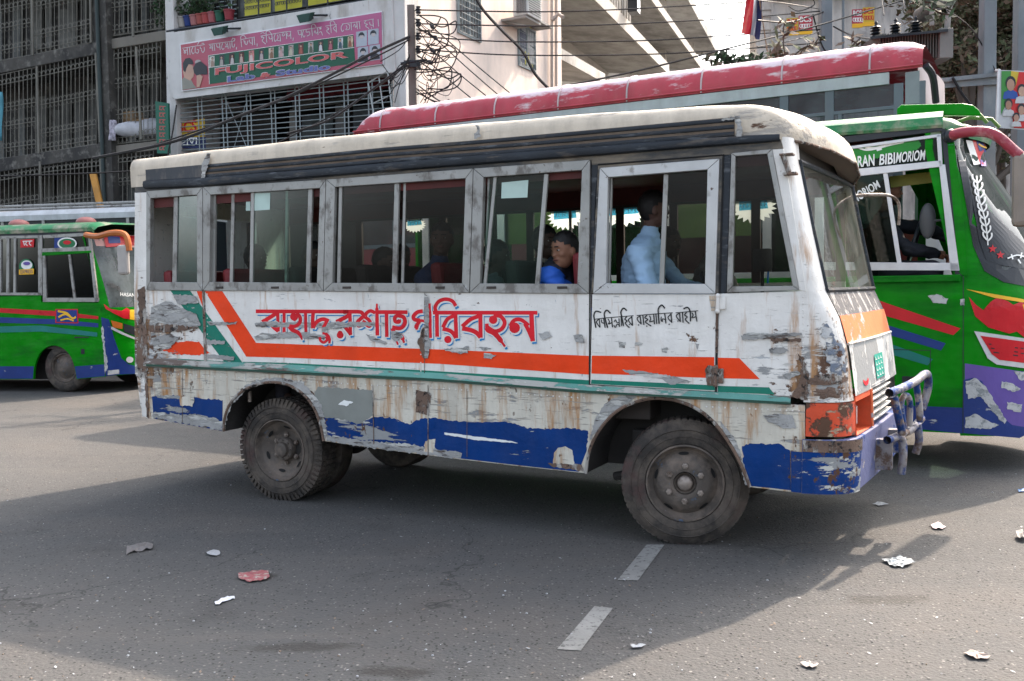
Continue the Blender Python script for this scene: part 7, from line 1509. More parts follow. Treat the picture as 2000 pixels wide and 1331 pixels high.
# cream building (wall running back from the street corner) -------------------------------
c0 = F1.w((F1.xz(789, 300)[0], .0, 0)); F2 = Fr((c0.x, c0.y, 0), -62)
cbd = empty('cream_building', F2.O, -F2.a, 'tall cream rendered building wall behind the wires, with barred windows and an air conditioner', 'building')
xe = F2.xz(1097, 150)[0]; b_ = MB(); b_.box(0, 5.5, 0, .3, 0, 22); b_.box(5.5, xe, 0, 5, 0, 22); b_.build('wall', M['cream'], cbd)
def fwin(fr, q, par, bars=6, rec=.12, glassm=None, framem='grille_b', hood=False):
    f = MB(); pts = [fr.xz(*p) for p in q]; x0 = (pts[0][0]+pts[3][0])/2; x1 = (pts[1][0]+pts[2][0])/2; z1 = (pts[0][1]+pts[1][1])/2; z0 = (pts[2][1]+pts[3][1])/2
    f.box(x0, x1, -.012, -.004, z0, z1); w = f.build('window', plain('window_dark', (.10, .11, .11), .25, var=.3), par)
    f = MB(); f.box(x0-.05, x1+.05, -.05, -.002, z1, z1+.05); f.box(x0-.05, x1+.05, -.05, -.002, z0-.05, z0); f.box(x0-.05, x0, -.05, -.002, z0, z1); f.box(x1, x1+.05, -.05, -.002, z0, z1); f.box((x0+x1)/2-.02, (x0+x1)/2+.02, -.04, -.012, z0, z1); f.build('frame', M[framem], w)
    f = MB(); n = max(3, int((x1-x0)/.12)); [f.tube([(x0+(x1-x0)*i/n, -.06, z0), (x0+(x1-x0)*i/n, -.06, z1)], .008, 4, False) for i in range(n+1)]; nn = int((z1-z0)/.16); [f.tube([(x0, -.06, z0+(z1-z0)*i/nn), (x1, -.06, z0+(z1-z0)*i/nn)], .008, 4, False) for i in range(nn+1)]; f.build('bars', M['grille_b'], w)
    if hood: f = MB(); f.hexa([(x0-.2, -.5, z1+.10), (x1+.2, -.5, z1+.10), (x1+.2, -.5, z1+.16), (x0-.2, -.5, z1+.16)], [(x0-.2, 0, z1+.10), (x1+.2, 0, z1+.10), (x1+.2, 0, z1+.18), (x0-.2, 0, z1+.18)]); f.build('hood', M['soffit'], par)
    return w, (x0, x1, z0, z1)
fwin(F2, [(893, -70), (935, -45), (935, 80), (893, 60)], cbd)
w2, (wx0, wx1, wz0, wz1) = fwin(F2, [(1012, 48), (1043, 66), (1043, 144), (1012, 120)], cbd, hood=True)
r = random.Random(4)
for k in range(9):
    xa = wx0+r.uniform(.0, .8)*(wx1-wx0); za = wz0+r.uniform(0, .75)*(wz1-wz0); MB().poly([(xa, -.016-k*.001, za), (min(wx1, xa+.5), -.016-k*.001, za), (min(wx1, xa+.5), -.016-k*.001, za+.45), (xa, -.016-k*.001, za+.5)]).build('window_poster', plain('poster_'+str(k), r.choice([(.5, .45, .05), (.4, .08, .06), (.35, .35, .36), (.05, .06, .12), (.45, .25, .1)]), .6), w2)
b_ = MB()
for x in (1078, 1086): b_.tube([F2.p(x, -80, -.12), F2.p(x, 260, -.12)], .05, 8)
b_.tube([F2.p(1078, 40, -.15), F2.p(1090, 28, -.3), F2.p(1100, 34, -.5)], .06, 8); b_.build('drain_pipe', plain('cream_pipe', (.42, .36, .32), .7, dirt=.3), cbd, smooth=True)
ac = empty('air_conditioner', F2.w(F2.p(1022, 16, -.45)), -F2.a, 'white outdoor air conditioner unit bolted high on the cream wall', 'air conditioner')
b_ = MB(); b_.box(-.42, .42, -.35, .1, -.32, .42); b_.build('casing', plain('ac_white', (.50, .51, .50), .5, dirt=.25), ac, bevel=.02)
b_ = MB(); [b_.box(-.36, .36, -.365, -.355, z, z+.02) for z in [-.25+i*.06 for i in range(10)]]; b_.build('vent_slat', plain('ac_grille', (.12, .13, .13), .6), ac)
b_ = MB(); [b_.box(-.45, -.425, -.30+i*.05, -.27+i*.05, -.25, .35) for i in range(6)]; b_.build('coil', plain('ac_coil', (.2, .2, .2), .6), ac)
b_ = MB(); b_.box(-.45, .45, -.3, .45, -.40, -.34); b_.tube([(-.3, .42, -.38), (-.3, -.3, -.6)], .02, 5); b_.build('bracket', M['soffit'], ac)
# block with stepped cantilever floors ------------------------------------------------------
c1 = F2.w((xe, 3.4, 0)); F3 = Fr((c1.x, c1.y, 0), -70)
st = empty('market_building', F3.O, -F3.a, 'pale concrete market block with deep cantilevered floors rising beside the sky', 'building')
b_ = MB(); b_.box(.02, 34, 0, 6, 0, 15); b_.build('wall', M['pale'], st)
def slabline(pa, pb, d, name='floor_slab', par=.0, th=.35):
    A = F3.p(*pa, -d); Bq = F3.p(*pb, -d); z = (A[2]*.35+Bq[2]*.65); xA = 0; xB = max(A[0], Bq[0])
    dz = (Bq[2]-A[2])/max(.1, Bq[0]-A[0])
    za = A[2]-dz*A[0]; ze = za+dz*xB
    mb = MB(); mb.hexa([(xA, -d, za), (xB, -d, ze), (xB, -d, ze+th), (xA, -d, za+th)], [(xA, 0, za+.4), (xB, 0, ze+.4), (xB, 0, ze+.4+th), (xA, 0, za+.4+th)]); o = mb.build(name, M['soffit'], st)
    if par:
        mb = MB(); mb.hexa([(xA, -d-.08, za+.02), (xB, -d-.08, ze+.02), (xB, -d-.08, ze+par), (xA, -d-.08, za+par)], [(xA, -d+.05, za+.02), (xB, -d+.05, ze+.02), (xB, -d+.05, ze+par), (xA, -d+.05, za+par)]); mb.build('parapet', M['pale'], st)
    return za, ze, xB
slabline((1156, 0), (1304, 148), 3.0, par=.55); slabline((1268, 0), (1370, 139), 3.0, par=.45)
slabline((1344, 0), (1403, 109), 3.0, 'roof_slab', th=.5)
slabline((1100, 118), (1182, 163), 3.0, 'canopy', th=.35)
rl = MB()
for i in range(14):
    x = 1165+i*5; q = F3.p(x, 0, -2.8); rl.tube([F3.p(x, x-1156-2, -2.9), F3.p(x, x-1156-70, -2.9)], .05, 4)
rl.build('railing', plain('pale_railing', (.50, .48, .44), .7), st)
for (x, y) in ((1290, 60), (1345, 100)):
    c_ = MB(); c_.box(F3.p(x, y, -1.5)[0]-.25, F3.p(x, y, -1.5)[0]+.25, -1.8, 0, 6, 20); c_.build('column', M['pale'], st)
c_ = MB(); q = F3.p(1232, 70, -.1); c_.box(q[0]-1, q[0]+.6, -.12, -.01, q[2]-1.8, q[2]+1.2); c_.build('window', plain('dark_opening', (.09, .095, .11), .5), st)
c_ = MB(); c_.tube(catmull([F3.p(1105, 30, -.5), F3.p(1130, 55, -.5), F3.p(1160, 72, -.3), F3.p(1172, 82, -.2)], 4), .09, 8); c_.build('drain_pipe', M['pale'], st, smooth=True)
o = empty('floodlight', F3.w(F3.p(1238, 12, -3.4)), -F3.a, 'small square floodlight hanging under the market block roof', 'floodlight'); b_ = MB(); b_.box(-.3, .3, -.2, .2, -.3, .3); b_.build('lamp_body', M['fr_black'], o, bevel=.02); b_ = MB(); b_.box(-.22, .22, -.21, -.2, -.2, .2); b_.build('lens', plain('lamp_glass', (.3, .33, .36), .2), o)
# grey building on the right ---------------------------------------------------------------------
F4 = Fr(at(1478, 560, 30)*1, 8); F4.O.z = 0
rb = empty('grey_building', F4.O, -F4.a, 'weathered grey concrete building on the right, streaked walls pasted with coaching posters', 'building')
b_ = MB(); b_.box(0, 36, 0, 2, 0, 20); b_.build('wall', M['greyw'], rb)  # extra length out of view, added to darken reflections in the windscreen
b_ = MB()
for y in (18, 32, 57, 88): q = F4.p(1480, y); b_.box(-.03, F4.xz(1508, y)[0], -.05, -.002, q[2]-.05, q[2]+.05)
for (x, w_) in ((1508, 3), (1600, 3), (1627, 4)): q = F4.xz(x, 0)[0]; b_.box(q-.04, q+.04, -.06, -.003, 0, 20)
b_.build('ledge', M['greyw'], rb)
b_ = MB(); q0 = F4.p(1500, 0); b_.box(F4.xz(1510, 0)[0], F4.xz(1860, 0)[0], -.35, -.003, q0[2]+.0, q0[2]+.25); b_.build('cornice', M['greyw'], rb)
for (x0_, x1_, y0_, y1_, colA, colT, t1, lab) in ((1536, 1559, 35, 70, (.55, .38, .04), M['sred'], 'BCS', 'yellow coaching poster with red letters, left of the first pair on the grey wall'), (1560, 1587, 30, 68, (.42, .03, .05), M['plate_white'], 'BCS', 'crimson coaching poster with white letters, right of the first pair on the grey wall'), (1664, 1685, 18, 55, (.38, .03, .06), M['plate_white'], 'BCS', 'crimson coaching poster with white letters, left of the upper pair on the grey wall'), (1685, 1708, 14, 52, (.60, .40, .04), M['sred'], 'BCS', 'yellow coaching poster with red letters, right of the upper pair on the grey wall')):
    pm = MB(); pm.poly([F4.p(x0_, y0_+1, -.012), F4.p(x1_, y0_, -.012), F4.p(x1_, y1_-1, -.012), F4.p(x0_, y1_, -.012)]); o = pm.build('poster', plain('poster_print', colA, .6, var=.1)); o.location = F4.O; o.rotation_euler = (0, 0, -F4.a); tag(o, lab, 'poster', 'coaching posters on the grey wall')
    t = MB(); put_text(t, t1, [F4.p(x0_+2, y0_+3, -.018), F4.p(x1_-2, y0_+2, -.018), F4.p(x1_-2, y0_+13, -.018), F4.p(x0_+2, y0_+14, -.018)], .03)
    letters(t, F4, [([(x0_+2, y0_+18), (x1_-2, y0_+17)], 1.2)]+[s for k in range(4) for s in (([(x0_+3+k*5, y0_+18), (x0_+2+k*5, y0_+22), (x0_+4.5+k*5, y0_+25)], 1.6), ([(x0_+6+k*5, y0_+18), (x0_+6+k*5, y0_+26)], 1.3))], -.018); t.build('poster_lettering', colT, o, recalc=False)
    pm = MB(); pm.poly([F4.p(x0_, y1_-8, -.016), F4.p(x1_, y1_-9, -.016), F4.p(x1_, y1_-1, -.016), F4.p(x0_, y1_, -.016)]); pm.build('poster_foot', M['yellow'], o)

# poles, transformer, beams ---------------------------------------------------------------------
M['pole_c'] = wear('weathered_concrete_pole', (.17, .155, .14), [((.09, .085, .08), 2, .55, .08, (1, 1, .3), 0, 3)], (), var=.12, rough=.85, bump=.3)
M['pole_s'] = wear('blue_grey_steel_pole', (.15, .175, .19), [((.24, .25, .25), 3, .58, .08, (1, 1, .3), 0, 3)], (), var=.1, rough=.6, bump=.1, metal=.2)
def pole(px, pyt, Y, w_, mat, label, h=None, rnd_=False, lean=0):
    t = at(px, pyt, Y); o = empty('utility_pole', (t.x, t.y, 0), 0, label, 'pole'); mb = MB()
    if rnd_: mb.tube([(0, 0, 0), (lean, 0, t.z)], w_/2, 12)
    else: mb.hexa([(-w_/2, -w_/2, 0), (w_/2, -w_/2, 0), (w_/2*.85+lean, -w_/2*.85, t.z), (-w_/2*.85+lean, -w_/2*.85, t.z)], [(-w_/2, w_/2, 0), (w_/2, w_/2, 0), (w_/2*.85+lean, w_/2*.85, t.z), (-w_/2*.85+lean, w_/2*.85, t.z)])
    mb.build('shaft', mat, o, bevel=0 if rnd_ else .012, smooth=rnd_); return o, t
p1, t1 = pole(803, 11, 17.5, .16, M['pole_c'], 'square concrete pole with stacked insulators left of the cream wall')
for i, y in enumerate((20, 45, 71, 97)):
    c = at(817, y, 17.4); l = c-Vector((t1.x, t1.y, 0)); mb = MB(); mb.lathe([(0, -.07), (.035, -.07), (.05, -.04), (.035, -.015), (.055, .01), (.035, .03), (.045, .06), (0, .07)], 12, 'z', l); mb.build('insulator', M['fr_black'], p1, smooth=True)
    mb = MB(); mb.tube([(0.02, -.02, l.z), (l.x, l.y, l.z)], .012, 5); mb.build('insulator_arm', M['steel'], p1)
mb = MB(); c = at(800, 125, 17.4)-Vector((t1.x, t1.y, 0)); mb.box(-.14, .16, -.12, .1, c.z-.06, c.z+.06); mb.tube([(-.2, -.1, c.z), (.25, -.1, c.z+.06)], .03, 6); mb.build('clamp', M['fr_black'], p1)
p2, t2 = pole(1612, -60, 19, .25, M['pole_s'], 'blue-grey pole standing in front of the grey wall between the poster pairs')
p2b, t2b = pole(1651-4, -40, 19.6, .055, M['pole_s'], 'thin blue-grey pipe pole right beside the thicker pole before the grey wall', rnd_=True)
p3, t3 = pole(1930, -50, 14, .21, M['pole_s'], 'steel pole carrying the transformer beam near the right picture edge')
p4, t4 = pole(1996, -40, 15.5, .22, M['pole_s'], 'steel pole cut by the right picture edge above the political poster')
bm = MB(); a = at(1850-40, 155, 14); b = at(1950, 142, 13.85)
o = empty('cross_beam', (0, 0, 0), 0, 'heavy steel cross beam between the poles below the transformer', 'beam'); mb = MB(); mb.hexa([at(1790, 158, 13.85), at(1960, 140, 13.8), at(1960, 148, 13.8), at(1790, 166, 13.85)], [at(1790, 158, 14.2), at(1960, 140, 14.15), at(1960, 148, 14.15), at(1790, 166, 14.2)]); mb.build('flange', M['pole_s'], o)
mb = MB(); mb.hexa([at(1790, 166, 13.9), at(1960, 148, 13.85), at(1960, 164, 13.85), at(1790, 176, 13.9)], [at(1790, 166, 14.0), at(1960, 148, 13.95), at(1960, 164, 13.95), at(1790, 176, 14.0)]); mb.build('web', M['pole_s'], o)
mb = MB(); mb.tube([at(1861, 152, 13.8), at(1880, 185, 13.9), at(1896, 206, 14)], .02, 6); mb.build('strut', M['fr_black'], o)
tr = empty('transformer', at(1775, 125, 14.3), 0, 'grey pole-mounted transformer with cooling fins and three black bushings', 'transformer'); T0 = at(1775, 125, 14.3)
TP = lambda px, py, Y=14.3: at(px, py, Y)-T0
q0 = TP(1714, 120); q1 = TP(1850, 64); x0_, x1_, z0_, z1_ = q0.x, TP(1828, 120).x, q0.z, TP(1770, 66).z
M['trg'] = wear('transformer_grey', (.085, .085, .078), [((.15, .13, .11), 3, .55, .1, None, 0, 3)], (), rough=.6)
mb = MB(); mb.box(x0_, x1_, .05, .9, z0_, z1_); mb.build('tank', M['trg'], tr)
mb = MB()
for i in range(22): xx = x0_+(x1_-x0_)*i/21; mb.box(xx-.006, xx+.006, -.10, .05, z0_+.02, z1_-.02)
mb.build('cooling_fin', M['trg'], tr)
mb = MB(); mb.hexa([TP(1700, 77, 14.1), TP(1852, 62, 14.1), TP(1852, 57, 14.1), TP(1700, 72, 14.1)], [TP(1700, 77, 15.2), TP(1852, 62, 15.2), TP(1852, 57, 15.2), TP(1700, 72, 15.2)]); mb.build('lid', M['fr_black'], tr)
mb = MB(); c = TP(1840, 88); mb.box(c.x-.1, c.x+.1, -.15, .5, TP(1840, 118).z, TP(1840, 60).z); mb.build('terminal_box', plain('pale_grey_box', (.17, .17, .16), .5, dirt=.3), tr, bevel=.01)
for (x, y0_, y1_) in ((1726, 65, 30), (1765, 60, 25), (1805, 55, 20)):
    a, b = TP(x, y0_), TP(x, y1_); mb = MB(); n = 4; pr = [(.03, 0)]
    L_ = b.z-a.z
    for k in range(n): h = L_*.7*k/n; pr += [(.04, h+.005), (.085, h+.02), (.04, h+.05)]
    pr += [(.02, L_*.72), (.02, L_*.85), (.03, L_*.88), (.012, L_), (0, L_)]
    mb.lathe(pr, 14, 'z', (a.x, .3, a.z)); mb.build('bushing', M['fr_black'], tr, smooth=True)
mb = MB(); c = TP(1848, 5); mb.tube([(c.x-.08, .0, c.z), (c.x-.08, .7, c.z)], .12, 18); mb.build('conservator', M['trg'], tr, smooth=True)
mb = MB(); mb.tube([TP(1850, 56), TP(1852, 30), TP(1855, 12)], .045, 8); mb.tube([TP(1820, 50), TP(1820, 4)], .035, 8); mb.build('oil_pipe', plain('pale_pipe', (.25, .24, .22), .5), tr, smooth=True)
# election style poster at the right edge (plain faces)
po = empty('hanging_poster', at(1950, 190, 12.6), 0, 'red, green and yellow poster of several faces at the right picture edge', 'poster'); P0 = at(1950, 190, 12.6)
pf = lambda px, py, k=0: at(px, py, 12.6-.006*k)-P0
def pp(nm, q, m, k): return MB().poly([pf(a, b, k) for a, b in q]).build(nm, m, po, recalc=False)
pp('sheet', [(1953, 137), (2070, 142), (2070, 260), (1949, 250)], plain('poster_backing', (.45, .46, .48), .6), 0)
pp('field', [(1956, 139), (1975, 139), (1972, 190), (1955, 225)], plain('poster_field_green', (.05, .22, .05), .5), 1); pp('field', [(1975, 139), (1990, 141), (1985, 180), (1972, 190)], plain('poster_field_yellow', (.50, .36, .04), .5), 1); pp('field', [(1990, 141), (2070, 143), (2070, 255), (1980, 250), (1972, 190), (1985, 165)], plain('poster_field_red', (.50, .03, .03), .5), 1.5)
for i, (cx, cy, rx, ry, sk) in enumerate(((1974, 165, 9, 13, (.36, .22, .16)), (1970, 205, 7, 10, (.30, .17, .12)), (1996, 178, 8, 11, (.42, .27, .20)), (1995, 215, 7, 10, (.36, .22, .16)), (1985, 230, 6, 8, (.34, .2, .15)))):
    pp('poster_shirt', [(cx-rx*1.7, cy+ry*2.2), (cx-rx*1.4, cy+ry*1.2), (cx, cy+ry*.7), (cx+rx*1.4, cy+ry*1.2), (cx+rx*1.7, cy+ry*2.2)], plain('poster_shirt', random.Random(i).choice([(.45, .45, .46), (.03, .08, .30), (.35, .33, .32)]), .6), 2+i*.6)
    pp('poster_hair', oval(cx, cy-ry*.25, rx*1.12, ry, 16), M['fr_black'], 2.2+i*.6); pp('poster_face', oval(cx, cy+ry*.1, rx*.85, ry*.9, 16), plain('poster_face', sk, .6), 2.4+i*.6)
mb = MB(); mb.tube([at(1951, 136, 12.62)-P0, at(1947, 252, 12.62)-P0], .02, 6); mb.tube([at(1945, 138, 13.9)-P0, at(1951, 138, 12.62)-P0], .02, 6); mb.build('rod', M['silver'], po)
# flag
fl = empty('flag', at(1500, 110, 18), 0, 'red, white and navy striped flag drooping on a thin stick before the sky', 'flag'); L0_ = at(1500, 110, 18)
mb = MB(); mb.tube([Vector((0, 0, 0)), at(1488, 30, 18)-L0_, at(1480, -20, 18)-L0_], .012, 6); mb.build('stick', plain('bamboo', (.30, .20, .12), .7), fl, smooth=True)
for nm, xa, xb, m_ in (('red_stripe', 0, .5, M['sred']), ('white_stripe', .5, .72, M['plate_white']), ('navy_stripe', .72, 1, plain('flag_navy', (.03, .04, .12), .7))):
    rows = []
    for i in range(14):
        v = i/13; row = []
        for j in range(6):
            u_ = xa+(xb-xa)*j/5; xl = 1462-16*v+(3*math.sin(v*4)); xr_ = 1484+4*v*0; px = 1462-14*v+u_*(24+8*math.sin(v*2)+4*v); py = -35+v*(100 if u_ < .75 else 105)+8*u_*v
            row.append(at(px, py, 18+.12*math.sin(u_*9+v*2))-L0_)
        rows.append(row)
    MB().grid(rows).build(nm, m_, fl, smooth=2)

# cables ---------------------------------------------------------------------------------------------
M['cable'] = plain('black_cable', (.012, .012, .013), .6)
NC_ = [0]
def cable(pts, r, label, group='overhead cables', n=8):
    q = [tuple(at(*p)) for p in pts]; mb = MB(); mb.tube(catmull(q, n), r, 5, False); o = mb.build('cable', M['cable'], None, smooth=True); tag(o, label, 'cable', group); return o
for i, (q, lb_) in enumerate(((((819, 20, 17.4), (1106, 23, 17.6), (1420, 7, 18.3), (1612, -6, 19)), 'highest of the four level wires from the concrete pole insulators'), (((820, 47, 17.4), (1106, 51, 17.6), (1420, 37, 18.3), (1605, 22, 19)), 'second highest of the four level wires from the concrete pole'),
                              (((820, 72, 17.4), (1000, 82, 17.5), (1250, 80, 18), (1420, 70, 18.3), (1605, 58, 19)), 'third of the four level wires from the concrete pole'), (((820, 97, 17.4), (1000, 108, 17.5), (1250, 107, 18), (1420, 98, 18.3), (1605, 84, 19)), 'lowest of the four level wires from the concrete pole'))):
    cable(q, .013, lb_)
cable([(1075, 174, 16), (1240, 140, 16.5), (1410, 98, 17), (1590, 52, 18), (1760, 2, 19), (1800, -12, 19)], .016, 'long slanting wire rising from the coach roof to the upper right')
cable([(925, -12, 18), (945, 22, 18), (985, 65, 18), (1020, 100, 18), (1045, 145, 18), (1072, 174, 18)], .028, 'thick sagging cable crossing the cream wall beside the barred window')
cable([(800, 72, 17.4), (720, 108, 17), (640, 150, 16.7), (560, 190, 16.4), (470, 226, 16), (345, 275, 15.6), (180, 310, 15)], .026, 'thick slanting cable crossing the lower right corner of the shop sign')
cable([(800, 78, 17.4), (700, 128, 17), (560, 192, 16.5), (420, 244, 16), (250, 300, 15.6)], .014, 'thin slanting wire just below the thick cable over the shop sign')
cable([(800, 120, 17.4), (760, 150, 17.2), (700, 196, 17), (640, 236, 16.8), (560, 262, 16.5)], .020, 'dark cable from the pole clamp down across the barred shop front')
cable([(798, 126, 17.4), (740, 168, 17.2), (650, 225, 17), (520, 290, 16.5)], .012, 'thin wire from the pole clamp falling behind the bus roof')
cable([(345, 205, 16), (330, 290, 16), (300, 330, 16), (0, 345, 15.5)], .014, 'thin dark wire falling along the white column and running left')
for i, (a, b) in enumerate((((832, 42), (1003, 188)), ((838, 64), (978, 190)), ((832, 88), (955, 192)), ((828, 112), (925, 196)))):
    cable([(a[0], a[1], 17.3), ((a[0]+b[0])/2, (a[1]+b[1])/2+2, 17), (b[0], b[1], 16.6)], .010, ['uppermost', 'second', 'third', 'lowest'][i]+' of the four wires slanting down right from the concrete pole', 'stay wires with strain insulators')
    mx, my = a[0]+12, a[1]+11*.9; o = MB(); p_, q_ = at(mx-3, my-3, 17.25), at(mx+4, my+4, 17.22); o.tube([p_, (p_+q_)/2, q_], [.02, .045, .02], 8); o = o.build('strain_insulator', M['fr_black'], None, smooth=True); tag(o, ['uppermost', 'second', 'third', 'lowest'][i]+' black strain insulator on the wires beside the concrete pole', 'insulator', 'strain insulators')
r = random.Random(12); mb = MB()
for i in range(26):
    x0_, y0_ = 812+r.uniform(-3, 6), r.uniform(20, 205); pts = [(x0_, y0_, 17.3)]
    xx = x0_+r.uniform(20, 90); yy = y0_+r.uniform(-20, 60); pts += [((x0_+xx)/2+r.uniform(-6, 14), min(200, (y0_+yy)/2+r.uniform(-10, 25)), 17.2), (xx, min(202, yy), 17.2), (xx-r.uniform(0, 20), min(204, yy+r.uniform(10, 45)), 17.2), (815+r.uniform(-4, 30), min(206, yy+r.uniform(10, 60)), 17.25)]
    mb.tube(catmull([tuple(at(*p)) for p in pts], 6), r.choice((.006, .008, .012)), 4, False)
for i in range(8):
    pts = [(800, r.uniform(60, 160), 17.3), (780, r.uniform(90, 180), 17.2), (r.uniform(740, 785), r.uniform(120, 205), 17.2)]; mb.tube(catmull([tuple(at(*p)) for p in pts], 5), .008, 4, False)
tag(mb.build('cable_tangle', M['cable'], None, smooth=True), 'tangle of looped black cables hanging beside the concrete pole', 'cables', kind='stuff')
for i, (q, lb_) in enumerate(((((1480, 1, 17), (1540, 8, 17.5), (1600, 18, 18.5)), 'short wire running to the blue-grey pole above the left poster pair'), (((1480, 40, 17), (1540, 44, 17.5), (1590, 30, 18.5), (1612, 22, 19)), 'dark sagging cable above the left pair of posters'), (((1480, 92, 17), (1545, 80, 17.5), (1600, 62, 18.5)), 'wire sloping up to the blue-grey pole below the left pair of posters'),
                          (((1628, 52, 18.8), (1660, 68, 18), (1700, 76, 15), (1712, 74, 14.3)), 'cable drooping from the blue-grey pole to the transformer lid'), (((1726, 30, 14.2), (1722, 0, 14.6), (1720, -20, 15)), 'thin lead rising from the left transformer bushing'), (((1765, 25, 14.2), (1764, 0, 14.4), (1764, -20, 15)), 'thin lead rising from the middle transformer bushing'), (((1588, 28, 18.6), (1596, 60, 18.7), (1606, 90, 18.8), (1618, 108, 18.9)), 'dark cable hanging along the left of the blue-grey pole'),
                          (((1850, 20, 14), (1900, 60, 14), (1945, 140, 13.9)), 'thin cable hanging from the transformer to the cross beam'), (((1540, 12, 17), (1560, 22, 17), (1590, 10, 17), (1585, -5, 17)), 'looped black cable above the crimson poster'))):
    cable(q, .016 if i in (1, 3, 6) else .010, lb_, 'cables round the transformer')
# trees ---------------------------------------------------------------------------------------------------
M['bark'] = plain('grey_bark', (.085, .07, .058), .9, bump=.5)
def tree(px, py_base, Y, cl, n, size, label, mats=LEAF, seed=1, trunk=.18):
    b = at(px, py_base, Y); o = empty('tree', (b.x, b.y, 0), 0, label, 'tree'); mb = MB(); tm = MB(); r = random.Random(seed); top = max(at(x, y, Yc).z for x, y, Yc, _, _ in cl)
    tm.tube(catmull([(0, 0, 0), (.1, 0, top*.35), (-.05, .1, top*.6), (.1, 0, top*.9)], 4), [trunk*(1-.07*k) for k in range(13)], 8)
    for (x, y, Yc, rx, rz) in cl:
        c = at(x, y, Yc)-Vector((b.x, b.y, 0)); R3 = (rx, rx*.8, rz); k = max(8, int(n*rx*rz)); 
        ncl = 7
        for j in range(ncl):
            d = Vector((r.uniform(-1, 1), r.uniform(-1, 1), r.uniform(-1, 1))); cc = (c.x+d.x*rx*.7, c.y+d.y*rx*.6, c.z+d.z*rz*.7); leaves(mb, cc, (rx*.5, rx*.45, rz*.42), k//ncl, size, r.random()*999)
        tm.tube([(0, 0, min(c.z*.6, top*.6)), tuple(c*.5+Vector((0, 0, c.z*.25))), tuple(c)], [trunk*.4, trunk*.25, trunk*.1], 6)
    mb.build('crown', mats, o, recalc=False); tm.build('trunk', M['bark'], o, smooth=True); return o
tree(1900, 300, 20, [(1875, 40, 20, 1.1, 1.1), (1930, 10, 20.5, 1.2, 1.0), (1985, 40, 20, 1.0, 1.2), (1885, 120, 20.5, 1.0, .9), (1960, 110, 21, 1.2, 1.0), (1900, 190, 21, 1.3, .9), (1990, 190, 21, 1.0, 1.0), (1860, 215, 22, 1.0, .6), (1840, 0, 21, .8, .5), (2060, 60, 20, 1.2, 1.6), (2060, 200, 21, 1.2, 1.4)], 1500, .085, 'large dusty brown-green tree behind the transformer at the right edge', seed=3, trunk=.25)
tree(1960, 320, 25, [(1900, 60, 25, 2.0, 2.2), (1960, 160, 25, 2.4, 1.8), (1880, 200, 25, 1.6, 1.2), (2040, 60, 25, 2.4, 2.4)], 620, .12, 'second darker tree standing behind the large dusty tree at the right', seed=9, mats=LEAF)
def sapling(px, base, Y, pts, label, seed, n=26, size=.11, mats=LEAF):
    b = at(px, base, Y); o = empty('sapling', b, 0, label, 'plant'); r = random.Random(seed); sm_ = MB(); lm = MB()
    for q in pts:
        Q3 = [tuple(at(x, y, Y)-b) for x, y in q]; C3 = catmull(Q3, 5); sm_.tube(C3, .012, 5)
        for k in range(n):
            c = Vector(r.choice(C3[len(C3)//4:]))+Vector((r.uniform(-.12, .12), r.uniform(-.12, .12), r.uniform(-.1, .1))); a = Vector((r.gauss(0, 1), r.gauss(0, .6), r.gauss(0, .6))).normalized(); bb_ = a.orthogonal().normalized(); s = size*r.uniform(.6, 1.2); lm.cur = r.choice((0, 1, 2, 2)); lm.poly([c-a*s, c+bb_*s*.45, c+a*s, c-bb_*s*.45])
    sm_.build('stem', M['bark'], o, smooth=True); lm.build('foliage', mats, o, recalc=False)
sapling(1540, 130, 15, [[(1540, 130), (1532, 100), (1530, 60), (1535, 40)], [(1545, 130), (1555, 105), (1580, 90), (1590, 80)], [(1540, 130), (1522, 115), (1515, 95)]], 'sparse brown-leaved sapling in front of the left poster pair', 5)
sapling(1665, 118, 15, [[(1640, 118), (1660, 95), (1680, 75)], [(1690, 110), (1672, 85), (1655, 75)]], 'thin twiggy sapling between the blue-grey pole and the transformer', 6, 10)
sapling(1500, 135, 16, [[(1490, 135), (1505, 118), (1530, 116)], [(1480, 138), (1475, 120)]], 'low dark shrub at the left foot of the grey wall above the coach roof', 8, 30, .09, LEAFG)
sapling(1430, 140, 22, [[(1420, 135), (1430, 118), (1450, 112)], [(1440, 135), (1455, 122), (1462, 116)], [(1430, 135), (1415, 115), (1408, 105)]], 'small dark shrub against the white sky left of the grey wall', 11, 34, .12, LEAFG)
sapling(1395, 140, 24, [[(1392, 135), (1388, 118), (1380, 112)], [(1396, 136), (1402, 122)]], 'small brownish shrub at the market block corner under the sky', 12, 30, .12)
sapling(1830, 60, 13.5, [[(1860, 20), (1830, 8), (1800, 4), (1775, 8)], [(1860, 30), (1835, 25), (1815, 14)]], 'leafy branch reaching left over the transformer bushings', 14, 26, .10, LEAFG)
# things lying on the road -----------------------------------------------------------------------------------
def litter(name, px, pts, mat, label, cat, h=.012, seed=1):
    h *= .5; r = random.Random(seed); pts = jag(pts, 1.3, 5, True, seed); q = [gnd(a, b, .006) for a, b in pts]; c = sum(q, Vector())/len(q); n = len(q)
    mid_ = [(v+c)/2+Vector((0, 0, r.uniform(0, h))) for v in q]; top_ = c+Vector((0, 0, h*.6)); edge = [v+Vector((0, 0, r.uniform(0, h*.8))) for v in q]
    mb = MB(); vs = [v-c for v in edge+mid_+[top_]]; fs = [(i, (i+1) % n, n+(i+1) % n, n+i) for i in range(n)]+[(n+i, n+(i+1) % n, 2*n) for i in range(n)]; mb.add(vs, fs)
    o = mb.build(name, mat, None, solid=.0015); o.location = c; tag(o, label, cat); return o
wp = plain('litter_white', (.34, .35, .36), .7, var=.15); gp = plain('litter_grey', (.15, .14, .135), .8, var=.2)
